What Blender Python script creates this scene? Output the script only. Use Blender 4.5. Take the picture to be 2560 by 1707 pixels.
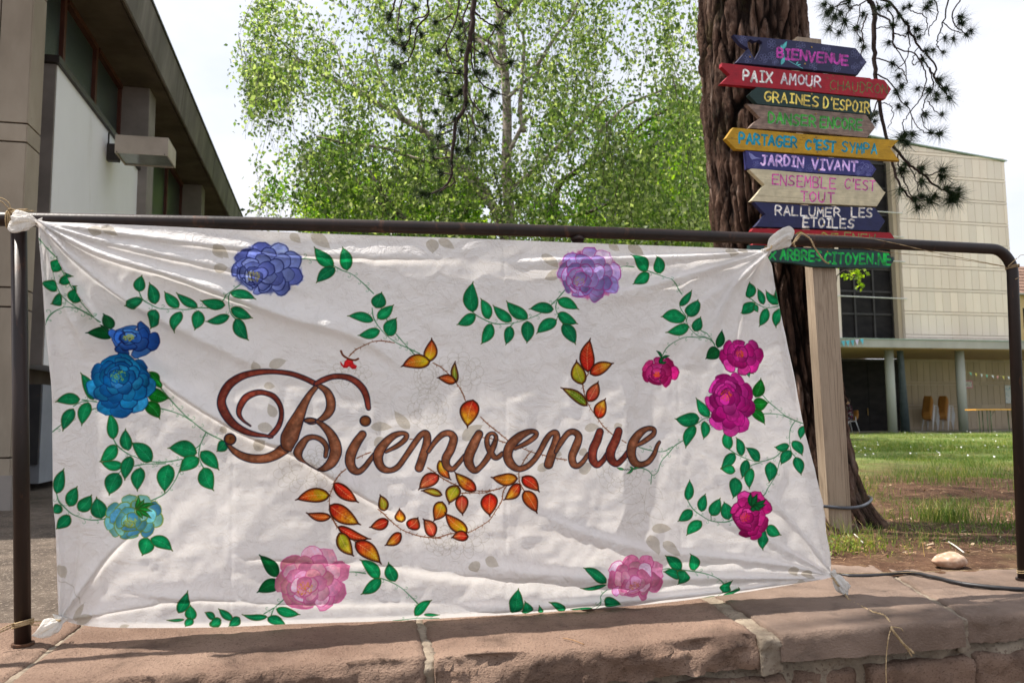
import bpy, bmesh, math, random
import numpy as np
from mathutils import Vector, Matrix, noise, geometry

# ------------------------------------------------------------------ camera
FPX, CW, CH = 2000.0, 2560.0, 1707.0
PITCH, ROLL = math.radians(5.34), 0.0077
CAM = np.array([0.0, 0.0, 0.52])
F0 = np.array([0, math.cos(PITCH), math.sin(PITCH)])
U0 = np.array([0, -math.sin(PITCH), math.cos(PITCH)])
R0 = np.array([1.0, 0, 0])
RR = R0 * math.cos(ROLL) - U0 * math.sin(ROLL)
UU = U0 * math.cos(ROLL) + R0 * math.sin(ROLL)

sc = bpy.context.scene
for o in list(bpy.data.objects):
    bpy.data.objects.remove(o)
cd = bpy.data.cameras.new("camera")
cam = bpy.data.objects.new("camera", cd)
sc.collection.objects.link(cam)
m = Matrix((
    (RR[0], UU[0], -F0[0], CAM[0]),
    (RR[1], UU[1], -F0[1], CAM[1]),
    (RR[2], UU[2], -F0[2], CAM[2]),
    (0, 0, 0, 1)))
cam.matrix_world = m
cd.sensor_width = 36
cd.lens = FPX / CW * 36
cd.clip_start = 0.05
cd.clip_end = 2000
cd.dof.use_dof = True
cd.dof.focus_distance = 2.1
cd.dof.aperture_fstop = 9.0
sc.camera = cam

# ------------------------------------------------------------------ light
SUN_EL = math.radians(62)
BA = math.radians(13.0)          # the street grid: buildings, signs
E1 = np.array([math.cos(BA), math.sin(BA), 0])
E2 = np.array([-math.sin(BA), math.cos(BA), 0])
SD = -math.cos(math.radians(17)) * E1 + math.sin(math.radians(17)) * E2
S = SD * math.cos(SUN_EL) + np.array([0, 0, math.sin(SUN_EL)])
world = bpy.data.worlds.new("World")
sc.world = world
world.use_nodes = True
nt = world.node_tree
nt.nodes.clear()
wo = nt.nodes.new("ShaderNodeOutputWorld")
bg = nt.nodes.new("ShaderNodeBackground")
sky = nt.nodes.new("ShaderNodeTexSky")
sky.sky_type = 'NISHITA'
sky.sun_disc = False
sky.sun_elevation = SUN_EL
sky.sun_rotation = math.atan2(S[0], S[1])
sky.air_density = 1.2
sky.dust_density = 3.0
tc = nt.nodes.new("ShaderNodeTexCoord")
nz = nt.nodes.new("ShaderNodeTexNoise")
nz.inputs["Scale"].default_value = 2.2
nz.inputs["Detail"].default_value = 7
nz.inputs["Roughness"].default_value = 0.55
mp = nt.nodes.new("ShaderNodeMapping")
mp.inputs["Scale"].default_value = (1, 1, 2.2)
mp.inputs["Location"].default_value = (0.3, 0.7, 0.1)
rmp = nt.nodes.new("ShaderNodeValToRGB")
rmp.color_ramp.elements[0].position = 0.36
rmp.color_ramp.elements[0].color = (0.52, 0.52, 0.52, 1)
rmp.color_ramp.elements[1].position = 0.62
rmp.color_ramp.elements[1].color = (1, 1, 1, 1)
mx = nt.nodes.new("ShaderNodeMix")
mx.data_type = 'RGBA'
mx.inputs["B"].default_value = (5.1, 5.15, 5.5, 1)
nt.links.new(tc.outputs["Generated"], mp.inputs[0])
nt.links.new(mp.outputs[0], nz.inputs[0])
nt.links.new(nz.outputs["Fac"], rmp.inputs[0])
nt.links.new(rmp.outputs[0], mx.inputs["Factor"])
nt.links.new(sky.outputs[0], mx.inputs["A"])
nt.links.new(mx.outputs["Result"], bg.inputs[0])
bg.inputs[1].default_value = 0.12
nt.links.new(bg.outputs[0], wo.inputs[0])
sl = bpy.data.lights.new("sun", 'SUN')
sl.energy = 5.0
sl.angle = math.radians(0.6)
sl.color = (1.0, 0.94, 0.86)
sun = bpy.data.objects.new("sun", sl)
sc.collection.objects.link(sun)
sun.rotation_euler = Vector(S.tolist()).to_track_quat('Z', 'Y').to_euler()
sc.view_settings.view_transform = 'Standard'
sc.view_settings.look = 'None'
sc.view_settings.exposure = 0.80
sc.view_settings.gamma = 1.0
sc.view_settings.use_curve_mapping = False
sc.cycles.use_denoising = True
sc.cycles.max_bounces = 8
sc.cycles.transparent_max_bounces = 8
sc.cycles.use_adaptive_sampling = True
sc.cycles.adaptive_threshold = 0.02

# ------------------------------------------------------------------ helpers
def ray(px, py):
    px = np.asarray(px, float); py = np.asarray(py, float)
    d = (F0 + ((px - CW / 2) / FPX)[..., None] * RR + ((CH / 2 - py) / FPX)[..., None] * UU)
    return d

def on_plane(px, py, P0, N):
    d = ray(px, py)
    t = np.dot(np.asarray(P0) - CAM, N) / (d @ np.asarray(N))
    return CAM + d * np.asarray(t)[..., None]

def on_z(px, py, z=0.0): return on_plane(px, py, np.array([0, 0, z]), np.array([0, 0, 1.0]))
def on_y(px, py, y): return on_plane(px, py, np.array([0, y, 0]), np.array([0, 1.0, 0]))
def on_u(px, py, u): return on_plane(px, py, E1 * u, E1)
def on_v(px, py, v): return on_plane(px, py, E2 * v, E2)
def UVZ(p): p = np.asarray(p); return float(p @ E1), float(p @ E2), float(p[2])
def W(u, v, z): return E1 * u + E2 * v + np.array([0, 0, z])

# rail basis
PL = on_z(57, 1612, 0.0)
PR = on_z(2560, 1449, 0.0)
RE = (PR - PL); RLEN = float(np.linalg.norm(RE)); RE = RE / RLEN
RN = np.array([RE[1], -RE[0], 0])          # towards the camera
def RW(s, n, z): return PL + RE * s + RN * n + np.array([0, 0, z])

def ground_z(x, y):
    d = np.maximum(0, np.asarray(y) - 3.0)
    return -0.0076 * d

COL = sc.collection
def put(name, me, mat=None, parent=None, **kw):
    o = bpy.data.objects.new(name, me)
    COL.objects.link(o)
    if parent is not None: o.parent = parent
    if mat is not None:
        for mm in (mat if isinstance(mat, (list, tuple)) else [mat]): me.materials.append(mm)
    for k, v in kw.items(): o[k] = v
    return o

def thing(name, label, cat, loc=(0, 0, 0), group=None, rotz=0.0):
    o = bpy.data.objects.new(name, None)
    o.empty_display_size = 0.1
    COL.objects.link(o)
    o.location = [float(v) for v in loc]; o.rotation_euler = (0, 0, rotz)
    o["label"] = label; o["category"] = cat
    if group: o["group"] = group
    return o

def tag(o, label, cat, group=None):
    o["label"] = label; o["category"] = cat
    if group: o["group"] = group
    return o

def mesh_np(name, V, Fc, smooth=False, uv=None):
    me = bpy.data.meshes.new(name)
    V = np.asarray(V, np.float32).reshape(-1, 3)
    Fc = np.asarray(Fc, np.int32)
    k = Fc.shape[1]
    me.vertices.add(len(V)); me.vertices.foreach_set("co", V.ravel())
    me.loops.add(Fc.size); me.loops.foreach_set("vertex_index", Fc.ravel())
    me.polygons.add(len(Fc))
    me.polygons.foreach_set("loop_start", np.arange(0, Fc.size, k, dtype=np.int32))
    if smooth: me.polygons.foreach_set("use_smooth", np.ones(len(Fc), bool))
    if uv is not None:
        l = me.uv_layers.new(name="UVMap")
        l.data.foreach_set("uv", np.asarray(uv, np.float32)[Fc.ravel()].ravel())
    me.update(calc_edges=True)
    me.validate()
    return me

class MB:
    """collects simple solids into one mesh"""
    def __init__(self): self.v = []; self.f = []
    def hexa(self, P):
        b = len(self.v)
        self.v += [tuple(map(float, p)) for p in P]
        for q in ((0, 3, 2, 1), (4, 5, 6, 7), (0, 1, 5, 4), (1, 2, 6, 5), (2, 3, 7, 6), (3, 0, 4, 7)):
            self.f.append(tuple(b + i for i in q))
        return self
    def box(self, x0, x1, y0, y1, z0, z1):
        return self.hexa([(x0, y0, z0), (x1, y0, z0), (x1, y1, z0), (x0, y1, z0), (x0, y0, z1), (x1, y0, z1), (x1, y1, z1), (x0, y1, z1)])
    def tube(self, pts, r, n=10, cap=True):
        pts = [np.asarray(p, float) for p in pts]
        rs = r if isinstance(r, (list, tuple, np.ndarray)) else [r] * len(pts)
        b = len(self.v); up = np.array([0.13, 0.21, 0.97])
        prev = None
        for i, p in enumerate(pts):
            a = pts[max(0, i - 1)]; c = pts[min(len(pts) - 1, i + 1)]
            t = c - a; t = t / (np.linalg.norm(t) + 1e-9)
            if prev is None:
                ref = up if abs(t @ up) < 0.9 else np.array([1.0, 0, 0])
                x = np.cross(t, ref)
            else: x = prev - t * (prev @ t)
            x = x / (np.linalg.norm(x) + 1e-9); y = np.cross(t, x); prev = x
            for k in range(n):
                an = 2 * math.pi * k / n
                self.v.append(tuple(p + rs[i] * (math.cos(an) * x + math.sin(an) * y)))
        for i in range(len(pts) - 1):
            for k in range(n):
                k2 = (k + 1) % n
                self.f.append((b + i * n + k, b + i * n + k2, b + (i + 1) * n + k2, b + (i + 1) * n + k))
        if cap:
            self.f.append(tuple(b + k for k in reversed(range(n))))
            e = b + (len(pts) - 1) * n
            self.f.append(tuple(e + k for k in range(n)))
        return self
    def mesh(self, name, smooth=False):
        me = bpy.data.meshes.new(name)
        me.from_pydata(self.v, [], self.f)
        if smooth:
            me.polygons.foreach_set("use_smooth", [True] * len(me.polygons))
        me.update()
        return me
    def put(self, name, mat, parent=None, smooth=False, bevel=0.0, seg=2, **kw):
        me = self.mesh(name, smooth)
        if bevel > 0:
            bm = bmesh.new(); bm.from_mesh(me)
            bmesh.ops.bevel(bm, geom=[e for e in bm.edges], offset=bevel, segments=seg, profile=0.6, affect='EDGES', clamp_overlap=True)
            bm.to_mesh(me); bm.free()
            me.materials.clear()
        return put(name, me, mat, parent, **kw)

def catmull(P, n=8):
    P = np.asarray(P, float)
    Q = np.vstack([2 * P[0] - P[1], P, 2 * P[-1] - P[-2]])
    out = []
    for i in range(1, len(Q) - 2):
        a, b, c, d = Q[i - 1], Q[i], Q[i + 1], Q[i + 2]
        for k in range(n):
            t = k / n
            out.append(0.5 * (2 * b + (c - a) * t + (2 * a - 5 * b + 4 * c - d) * t * t + (3 * b - a - 3 * c + d) * t ** 3))
    out.append(P[-1])
    return np.array(out)

def uvw_box(mb, u0, u1, v0, v1, z0, z1):
    """box in street-grid coordinates, put in world coordinates"""
    mb.hexa([W(u0, v0, z0), W(u1, v0, z0), W(u1, v1, z0), W(u0, v1, z0), W(u0, v0, z1), W(u1, v0, z1), W(u1, v1, z1), W(u0, v1, z1)])
    return mb
def ubox(name, mat, parent, u0, u1, v0, v1, z0, z1, bevel=0.0, **kw):
    return uvw_box(MB(), u0, u1, v0, v1, z0, z1).put(name, mat, parent, bevel=bevel, **kw)

# ------------------------------------------------------------------ materials
def nodes(name):
    mt = bpy.data.materials.new(name); mt.use_nodes = True
    n = mt.node_tree; n.nodes.clear()
    out = n.nodes.new("ShaderNodeOutputMaterial")
    b = n.nodes.new("ShaderNodeBsdfPrincipled")
    n.links.new(b.outputs[0], out.inputs[0])
    return mt, n, b, out

def noise_node(n, coord, scale, detail=4, rough=0.5, stretch=None, dist=0.0):
    t = n.nodes.new("ShaderNodeTexNoise")
    t.inputs["Scale"].default_value = scale; t.inputs["Detail"].default_value = detail
    t.inputs["Roughness"].default_value = rough; t.inputs["Distortion"].default_value = dist
    src = coord
    if stretch is not None:
        mpn = n.nodes.new("ShaderNodeMapping"); mpn.inputs["Scale"].default_value = stretch
        n.links.new(coord, mpn.inputs[0]); src = mpn.outputs[0]
    n.links.new(src, t.inputs[0])
    return t

def ramp(n, fac, stops):
    r = n.nodes.new("ShaderNodeValToRGB")
    cr = r.color_ramp
    while len(cr.elements) < len(stops): cr.elements.new(0.5)
    for e, (p, c) in zip(cr.elements, stops):
        e.position = p; e.color = (*c, 1) if len(c) == 3 else c
    n.links.new(fac, r.inputs[0])
    return r

def mixc(n, fac, a, b, mode='MIX'):
    x = n.nodes.new("ShaderNodeMix"); x.data_type = 'RGBA'; x.blend_type = mode
    for inp, v in (("Factor", fac), ("A", a), ("B", b)):
        if isinstance(v, (int, float)): x.inputs[inp].default_value = v
        elif isinstance(v, (tuple, list)): x.inputs[inp].default_value = (*v, 1) if len(v) == 3 else v
        else: n.links.new(v, x.inputs[inp])
    return x.outputs["Result"]

def bump(n, b, height, strength, dist=0.01):
    bp = n.nodes.new("ShaderNodeBump")
    bp.inputs["Strength"].default_value = strength; bp.inputs["Distance"].default_value = dist
    n.links.new(height, bp.inputs["Height"])
    n.links.new(bp.outputs[0], b.inputs["Normal"])
    return bp

def pmat(name, c1, c2, scale=5, rough=0.8, bstr=0.3, bscale=60, bdist=0.003, stretch=None, detail=5, spec=0.4,
         speck=None, lo=0.35, hi=0.65, metal=0.0, stain=None, rnd=0.0):
    mt, n, b, out = nodes(name)
    t = n.nodes.new("ShaderNodeTexCoord")
    co = t.outputs["Object"]
    a = noise_node(n, co, scale, detail, 0.6, stretch)
    c = ramp(n, a.outputs["Fac"], [(lo, c1), (hi, c2)]).outputs[0]
    if speck is not None:
        s = noise_node(n, co, speck[1], 3, 0.7, stretch)
        f = ramp(n, s.outputs["Fac"], [(speck[2], (0, 0, 0)), (speck[3], (1, 1, 1))]).outputs[0]
        c = mixc(n, f, c, speck[0])
    if stain is not None:      # dirt with a shape of its own
        s = noise_node(n, co, stain[1], 6, 0.65, stain[2], 0.4)
        f = ramp(n, s.outputs["Fac"], [(stain[3], (0, 0, 0)), (stain[4], (stain[5],) * 3)]).outputs[0]
        c = mixc(n, f, c, stain[0])
    if rnd > 0:
        oi = n.nodes.new("ShaderNodeObjectInfo")
        r = ramp(n, oi.outputs["Random"], [(0, (1 - rnd,) * 3), (1, (1 + rnd, 1 + rnd * .9, 1 + rnd * .75))]).outputs[0]
        c = mixc(n, 1.0, c, r, 'MULTIPLY')
    n.links.new(c, b.inputs["Base Color"])
    b.inputs["Roughness"].default_value = rough
    b.inputs["Specular IOR Level"].default_value = spec
    b.inputs["Metallic"].default_value = metal
    if bstr > 0:
        h = noise_node(n, co, bscale, 6, 0.65, stretch)
        bump(n, b, h.outputs["Fac"], bstr, bdist)
    return mt

def leafmat(name, stops, trans=0.5, rough=0.5):
    mt, n, b, out = nodes(name)
    g = n.nodes.new("ShaderNodeNewGeometry")
    c = ramp(n, g.outputs["Random Per Island"], stops).outputs[0]
    n.links.new(c, b.inputs["Base Color"])
    b.inputs["Roughness"].default_value = rough
    b.inputs["Specular IOR Level"].default_value = 0.35
    tr = n.nodes.new("ShaderNodeBsdfTranslucent")
    c2 = mixc(n, 1.0, c, (1.5, 1.7, 0.7), 'MULTIPLY')
    n.links.new(c2, tr.inputs[0])
    mxs = n.nodes.new("ShaderNodeMixShader"); mxs.inputs[0].default_value = trans
    n.links.new(b.outputs[0], mxs.inputs[1]); n.links.new(tr.outputs[0], mxs.inputs[2])
    n.links.new(mxs.outputs[0], out.inputs[0])
    return mt
# ------------------------------------------------------------------ painted cloth: numpy canvas
def vnoise(h, w, cell, seed, octs=4):
    rg = np.random.RandomState(seed); out = np.zeros((h, w), np.float32); amp = 1; tot = 0
    for _ in range(octs):
        gh, gw = int(h / cell) + 3, int(w / cell) + 3
        g = rg.rand(gh, gw).astype(np.float32)
        y = np.arange(h) / cell; x = np.arange(w) / cell
        yi = y.astype(int); xi = x.astype(int); fy = (y - yi)[:, None]; fx = (x - xi)[None]
        fy = fy * fy * (3 - 2 * fy); fx = fx * fx * (3 - 2 * fx)
        a = g[yi][:, xi]; b = g[yi][:, xi + 1]; c = g[yi + 1][:, xi]; d = g[yi + 1][:, xi + 1]
        out += amp * ((a * (1 - fx) + b * fx) * (1 - fy) + (c * (1 - fx) + d * fx) * fy)
        tot += amp; amp *= 0.5; cell = max(cell / 2, 1.0)
    return out / tot

class Canvas:
    def __init__(self, w, h, col, seed=1):
        self.w, self.h = w, h
        self.c = np.ones((h, w, 3), np.float32) * np.array(col, np.float32)
        self.n1 = vnoise(h, w, 24, seed); self.n2 = vnoise(h, w, 7, seed + 1, 3)
    def win(self, x0, y0, x1, y1):
        x0 = max(0, int(x0)); y0 = max(0, int(y0)); x1 = min(self.w, int(x1) + 2); y1 = min(self.h, int(y1) + 2)
        if x1 <= x0 or y1 <= y0: return None
        return x0, y0, x1, y1
    def blend(self, b, col, a):
        x0, y0, x1, y1 = b
        a = np.clip(a, 0, 1)[..., None]
        s = self.c[y0:y1, x0:x1]
        self.c[y0:y1, x0:x1] = s * (1 - a) + np.asarray(col, np.float32) * a
    def sdf(self, P, pad=4):
        P = np.asarray(P, float)
        b = self.win(P[:, 0].min() - pad, P[:, 1].min() - pad, P[:, 0].max() + pad, P[:, 1].max() + pad)
        if b is None: return None, None
        X, Y = np.meshgrid(np.arange(b[0], b[2]) + .5, np.arange(b[1], b[3]) + .5)
        d2 = np.full(X.shape, 1e9); inside = np.zeros(X.shape, bool)
        Q = np.roll(P, -1, 0)
        for (ax, ay), (bx, by) in zip(P, Q):
            ex, ey = bx - ax, by - ay; L = ex * ex + ey * ey + 1e-9
            t = np.clip(((X - ax) * ex + (Y - ay) * ey) / L, 0, 1)
            d2 = np.minimum(d2, (X - ax - t * ex) ** 2 + (Y - ay - t * ey) ** 2)
            if abs(by - ay) > 1e-9:
                cr = ((ay > Y) != (by > Y)) & (X < ex * (Y - ay) / (by - ay) + ax)
                inside ^= cr
        d = np.sqrt(d2); d[inside] *= -1
        return b, d
    def fill(self, P, col, col2=None, alpha=1.0, edge=None, ew=1.2, soft=0.6, tex=0.12, grad=None, bleed=0):
        """polygon: inner colour -> col2 near the rim, outline edge"""
        b, d = self.sdf(P, 4 + bleed * 3)
        if b is None: return
        x0, y0, x1, y1 = b
        n = self.n2[y0:y1, x0:x1] - .5; n1 = self.n1[y0:y1, x0:x1] - .5
        c = np.ones(d.shape + (3,), np.float32) * np.asarray(col, np.float32)
        if grad is not None:      # (x0,y0,x1,y1,colour)
            X, Y = np.meshgrid(np.arange(x0, x1), np.arange(y0, y1))
            gx, gy = grad[2] - grad[0], grad[3] - grad[1]
            t = np.clip(((X - grad[0]) * gx + (Y - grad[1]) * gy) / (gx * gx + gy * gy + 1e-9) + n * .5, 0, 1)[..., None]
            c = c * (1 - t) + np.asarray(grad[4], np.float32) * t
        if col2 is not None:
            dm = max(2.0, -d.min())
            t = np.clip(1 + d / (dm * .75) + n * 0.7, 0, 1)[..., None] ** 1.5
            c = c * (1 - t) + np.asarray(col2, np.float32) * t
        c = c * (1 + (n * 1.6 + n1 * .8)[..., None] * tex * 2)
        if bleed: self.blend(b, col2 if col2 is not None else col, alpha * .8 * np.clip(1 - (d + n * bleed * 1.5) / bleed, 0, 1) ** 2)
        self.blend(b, c, alpha * np.clip(.5 - d / soft, 0, 1))
        if edge is not None: self.blend(b, edge, alpha * np.clip((ew / 2 + .5 - np.abs(d)) , 0, 1))
    def stroke(self, P, wd, col, alpha=1.0, soft=1.0, tex=0.0, step=None):
        P = np.asarray(P, float)
        wd = np.asarray(wd, float) * np.ones(len(P))
        seg = np.hypot(*np.diff(P, axis=0).T); L = np.concatenate([[0], np.cumsum(seg)])
        st = step or max(0.6, wd.min() * .22)
        n = max(2, int(L[-1] / st) + 1); s = np.linspace(0, L[-1], n)
        X = np.interp(s, L, P[:, 0]); Y = np.interp(s, L, P[:, 1]); R = np.interp(s, L, wd) / 2
        m = R.max() + 2
        b = self.win(X.min() - m, Y.min() - m, X.max() + m, Y.max() + m)
        if b is None: return
        x0, y0, x1, y1 = b
        A = np.full((y1 - y0, x1 - x0), -9.0, np.float32)
        for x, y, r in zip(X, Y, R):
            ax, ay, bx, by = int(x - r - 2), int(y - r - 2), int(x + r + 3), int(y + r + 3)
            ax = max(ax, x0); ay = max(ay, y0); bx = min(bx, x1); by = min(by, y1)
            if bx <= ax or by <= ay: continue
            gx = np.arange(ax, bx) + .5 - x; gy = np.arange(ay, by)[:, None] + .5 - y
            v = A[ay - y0:by - y0, ax - x0:bx - x0]
            np.maximum(v, r - np.sqrt(gx * gx + gy * gy), out=v)
        c = np.asarray(col, np.float32)
        if tex:
            nn = (self.n2[y0:y1, x0:x1] - .5) * 1.2 + (self.n1[y0:y1, x0:x1] - .5) * 1.6
            c = c * (1 + tex * 2 * nn[..., None])
        self.blend(b, c, alpha * np.clip(A / soft + .5, 0, 1))
        return A, b
    def image(self, name):
        im = bpy.data.images.new(name, self.w, self.h)
        px = np.ones((self.h, self.w, 4), np.float32)
        px[..., :3] = np.clip(self.c[::-1], 0, 1)
        im.pixels.foreach_set(px.ravel()); im.update(); im.pack()
        return im

def rgb(*a): return tuple(v / 255 for v in a)

CROPS = {'A': (0, 500, 2091 / 560), 'B': (0, 900, 2091 / 560), 'C': (0, 1280, 2056 / 560), 'D': (540, 560, 2091 / 560), 'E': (1080, 560, 2091 / 560),
         'F': (1560, 560, 2091 / 560), 'G': (540, 900, 2091 / 560), 'H': (1080, 900, 2091 / 560), 'I': (1560, 900, 2091 / 560),
         'J': (540, 1280, 2056 / 560), 'K': (1080, 1280, 2056 / 560), 'L': (1560, 1280, 2056 / 560), 'P': (0, 0, 1.0),
         'S': (1800, 60, 4.612), 'T': (1800, 340, 4.612), 'Q': (1870, 540, 5.88), 'R': (2180, 0, 2.8), 'M': (900, 0, 2.8), 'N': (1720, 0, 2.24)}
def cp(k, P):
    ox, oy, s = CROPS[k]
    P = np.asarray(P, float).reshape(-1, 2)
    return P / s + np.array([ox, oy])

# cloth plane: hangs just in front of the rail
CN = 0.034
C_S0, C_T0, C_T1, CRES = -0.02, -0.02, 1.06, 0.00105
def to_st(P):
    P = np.asarray(P, float).reshape(-1, 2)
    X = on_plane(P[:, 0], P[:, 1], PL + RN * CN, RN)
    return np.stack([(X - PL) @ RE, X[:, 2]], 1)
CWID, CHEI = int(2.24 / CRES), int((C_T1 - C_T0) / CRES)
def to_c(P):
    st = to_st(P)
    return np.stack([(st[:, 0] - C_S0) / CRES, (C_T1 - st[:, 1]) / CRES], 1)
def loc_scale(p):
    q = to_c([p, (p[0] + 10, p[1])]); return float(np.hypot(*(q[1] - q[0]))) / 10

rg = np.random.RandomState(5)
BASE = rgb(243, 240, 238)
cv = Canvas(CWID, CHEI, BASE, 3)
big = vnoise(CHEI, CWID, 160, 9, 5)[..., None]
cv.c *= 0.985 + 0.03 * big

def leafpoly(b, t, w, curl=None, n=13):
    """outline in photo pixels"""
    b = np.asarray(b, float); t = np.asarray(t, float)
    ax = t - b; L = np.hypot(*ax); ax = ax / L; nm = np.array([-ax[1], ax[0]])
    if curl is None: curl = rg.choice([-1, 1]) * rg.uniform(.05, .16)
    s = np.linspace(0, 1, n)
    prof = np.sin(np.pi * np.clip(s, 0, .93) ** .78 / (.93 ** .78)) ** .8
    prof = np.where(s > .86, np.maximum(prof, .10 * (1 - s) / .14 + .01), prof)
    c = curl * L * (2.0 * np.clip(s - .45, 0, 1) ** 2 - .25 * np.sin(np.pi * s))
    c = c - c[-1] * s
    mid = b + np.outer(s * L, ax) + np.outer(c, nm)
    l = mid + np.outer(prof * w / 2, nm); r = mid - np.outer(prof * w / 2, nm)
    return np.vstack([l, r[::-1][1:]]), mid

def leaf(k, bx, by, tx, ty, w, kind='g'):
    sc_ = CROPS[k][2]
    b, t = cp(k, [(bx, by), (tx, ty)]); w = w / sc_
    P, mid = leafpoly(b, t, w)
    Q = to_c(P); M = to_c(mid)
    ls = loc_scale(b)
    if kind in 'gv':
        g = rg.uniform(-14, 16)
        col = rgb(2 + max(0, g * .5), 142 + g, 82 + g * .6) if kind == 'g' else rgb(6, 128 + g, 28)
        rim = rgb(6, 104 + g, 66) if kind == 'g' else rgb(4, 88, 24)
        cv.fill(Q, col, rim, edge=rgb(70, 92, 40), ew=1.5, tex=.16)
        vein, va = rgb(96, 188, 140), .55
    elif kind == 'd':
        cv.fill(Q, rgb(0, 98, 46), rgb(0, 72, 36), edge=rgb(20, 60, 30), ew=1.6, tex=.12); vein, va = rgb(40, 140, 80), .5
    else:
        pal = {'r': (rgb(205, 30, 22), rgb(222, 74, 26)), 'y': (rgb(226, 200, 20), rgb(214, 60, 22)), 'e': (rgb(206, 44, 24), rgb(232, 196, 30)),
               'o': (rgb(226, 110, 24), rgb(206, 62, 24)), 'l': (rgb(156, 170, 30), rgb(222, 200, 40)), 'n': (rgb(96, 140, 22), rgb(140, 160, 40)),
               'p': (rgb(214, 60, 50), rgb(232, 122, 70)), 'a': (rgb(228, 150, 24), rgb(222, 120, 24))}[kind]
        cv.fill(Q, pal[0], None, edge=None, tex=.12, grad=(*M[2], *M[-3], pal[1]))
        b2, d = cv.sdf(Q, 4)
        if b2 is not None:
            n = cv.n2[b2[1]:b2[3], b2[0]:b2[2]] - .5
            cv.blend(b2, rgb(120, 40, 14), .75 * np.clip(1 - np.abs(d + 2.5) / (3.5 + n * 5), 0, 1) * (d < 0))
            cv.blend(b2, rgb(58, 26, 16), np.clip(1.9 - np.abs(d + .3), 0, 1))
        vein, va = rgb(250, 216, 150), .75
    cv.stroke(M[1:-2], 1.1, vein, va)
    n = len(M)
    hw = w * ls / 2
    for i in range(2, n - 3, 1):
        ax = M[i + 1] - M[i - 1]; ax = ax / (np.hypot(*ax) + 1e-9); nm = np.array([-ax[1], ax[0]])
        f = .78 * math.sin(math.pi * (i / (n - 1)) ** .78)
        for sg in (-1, 1):
            e = M[i] + ax * hw * .55 + nm * sg * hw * f
            mdp = (M[i] + e) / 2 + ax * hw * -.06
            cv.stroke([M[i], mdp, e], [.9, .8, .5], vein, va * .6)

def stem(k, pts, kind='g', w=1.0, curls=True):
    P = catmull(cp(k, pts), 6); Q = to_c(P)
    col = {'g': rgb(58, 122, 78), 'b': rgb(120, 62, 26)}[kind]
    wd = 1.9 * w * (1 + .25 * np.sin(np.linspace(0, 9, len(Q))))
    cv.stroke(Q, wd, col, .95)
    seg = np.hypot(*np.diff(Q, axis=0).T); L = np.concatenate([[0], np.cumsum(seg)])
    s = 10.0; side = 1
    while s < L[-1] - 6 and curls:
        x = np.interp(s, L, Q[:, 0]); y = np.interp(s, L, Q[:, 1]); i = min(len(Q) - 2, int(np.searchsorted(L, s)))
        t = Q[min(i + 1, len(Q) - 1)] - Q[i - 1]; t = t / (np.hypot(*t) + 1e-9); nm = np.array([-t[1], t[0]]) * side
        if kind == 'g':
            R = rg.uniform(3.0, 5.5); a = np.linspace(0, 4.6, 16)
            r = R * (1 - a / 6.2)
            cen = np.array([x, y]) + nm * (R + 2.5) + t * 2
            ang = math.atan2(-nm[1], -nm[0]) + side * a
            cur = cen + np.stack([np.cos(ang) * r, np.sin(ang) * r], 1)
            cv.stroke(np.vstack([[x, y], cur]), 1.0, rgb(80, 140, 96), .75)
            s += rg.uniform(11, 22)
        else:
            cv.stroke([(x, y), np.array([x, y]) + nm * rg.uniform(3, 6) + t * 3], [1.4, .7], rgb(96, 44, 20), .9)
            s += rg.uniform(7, 12)
        side = -side

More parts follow.
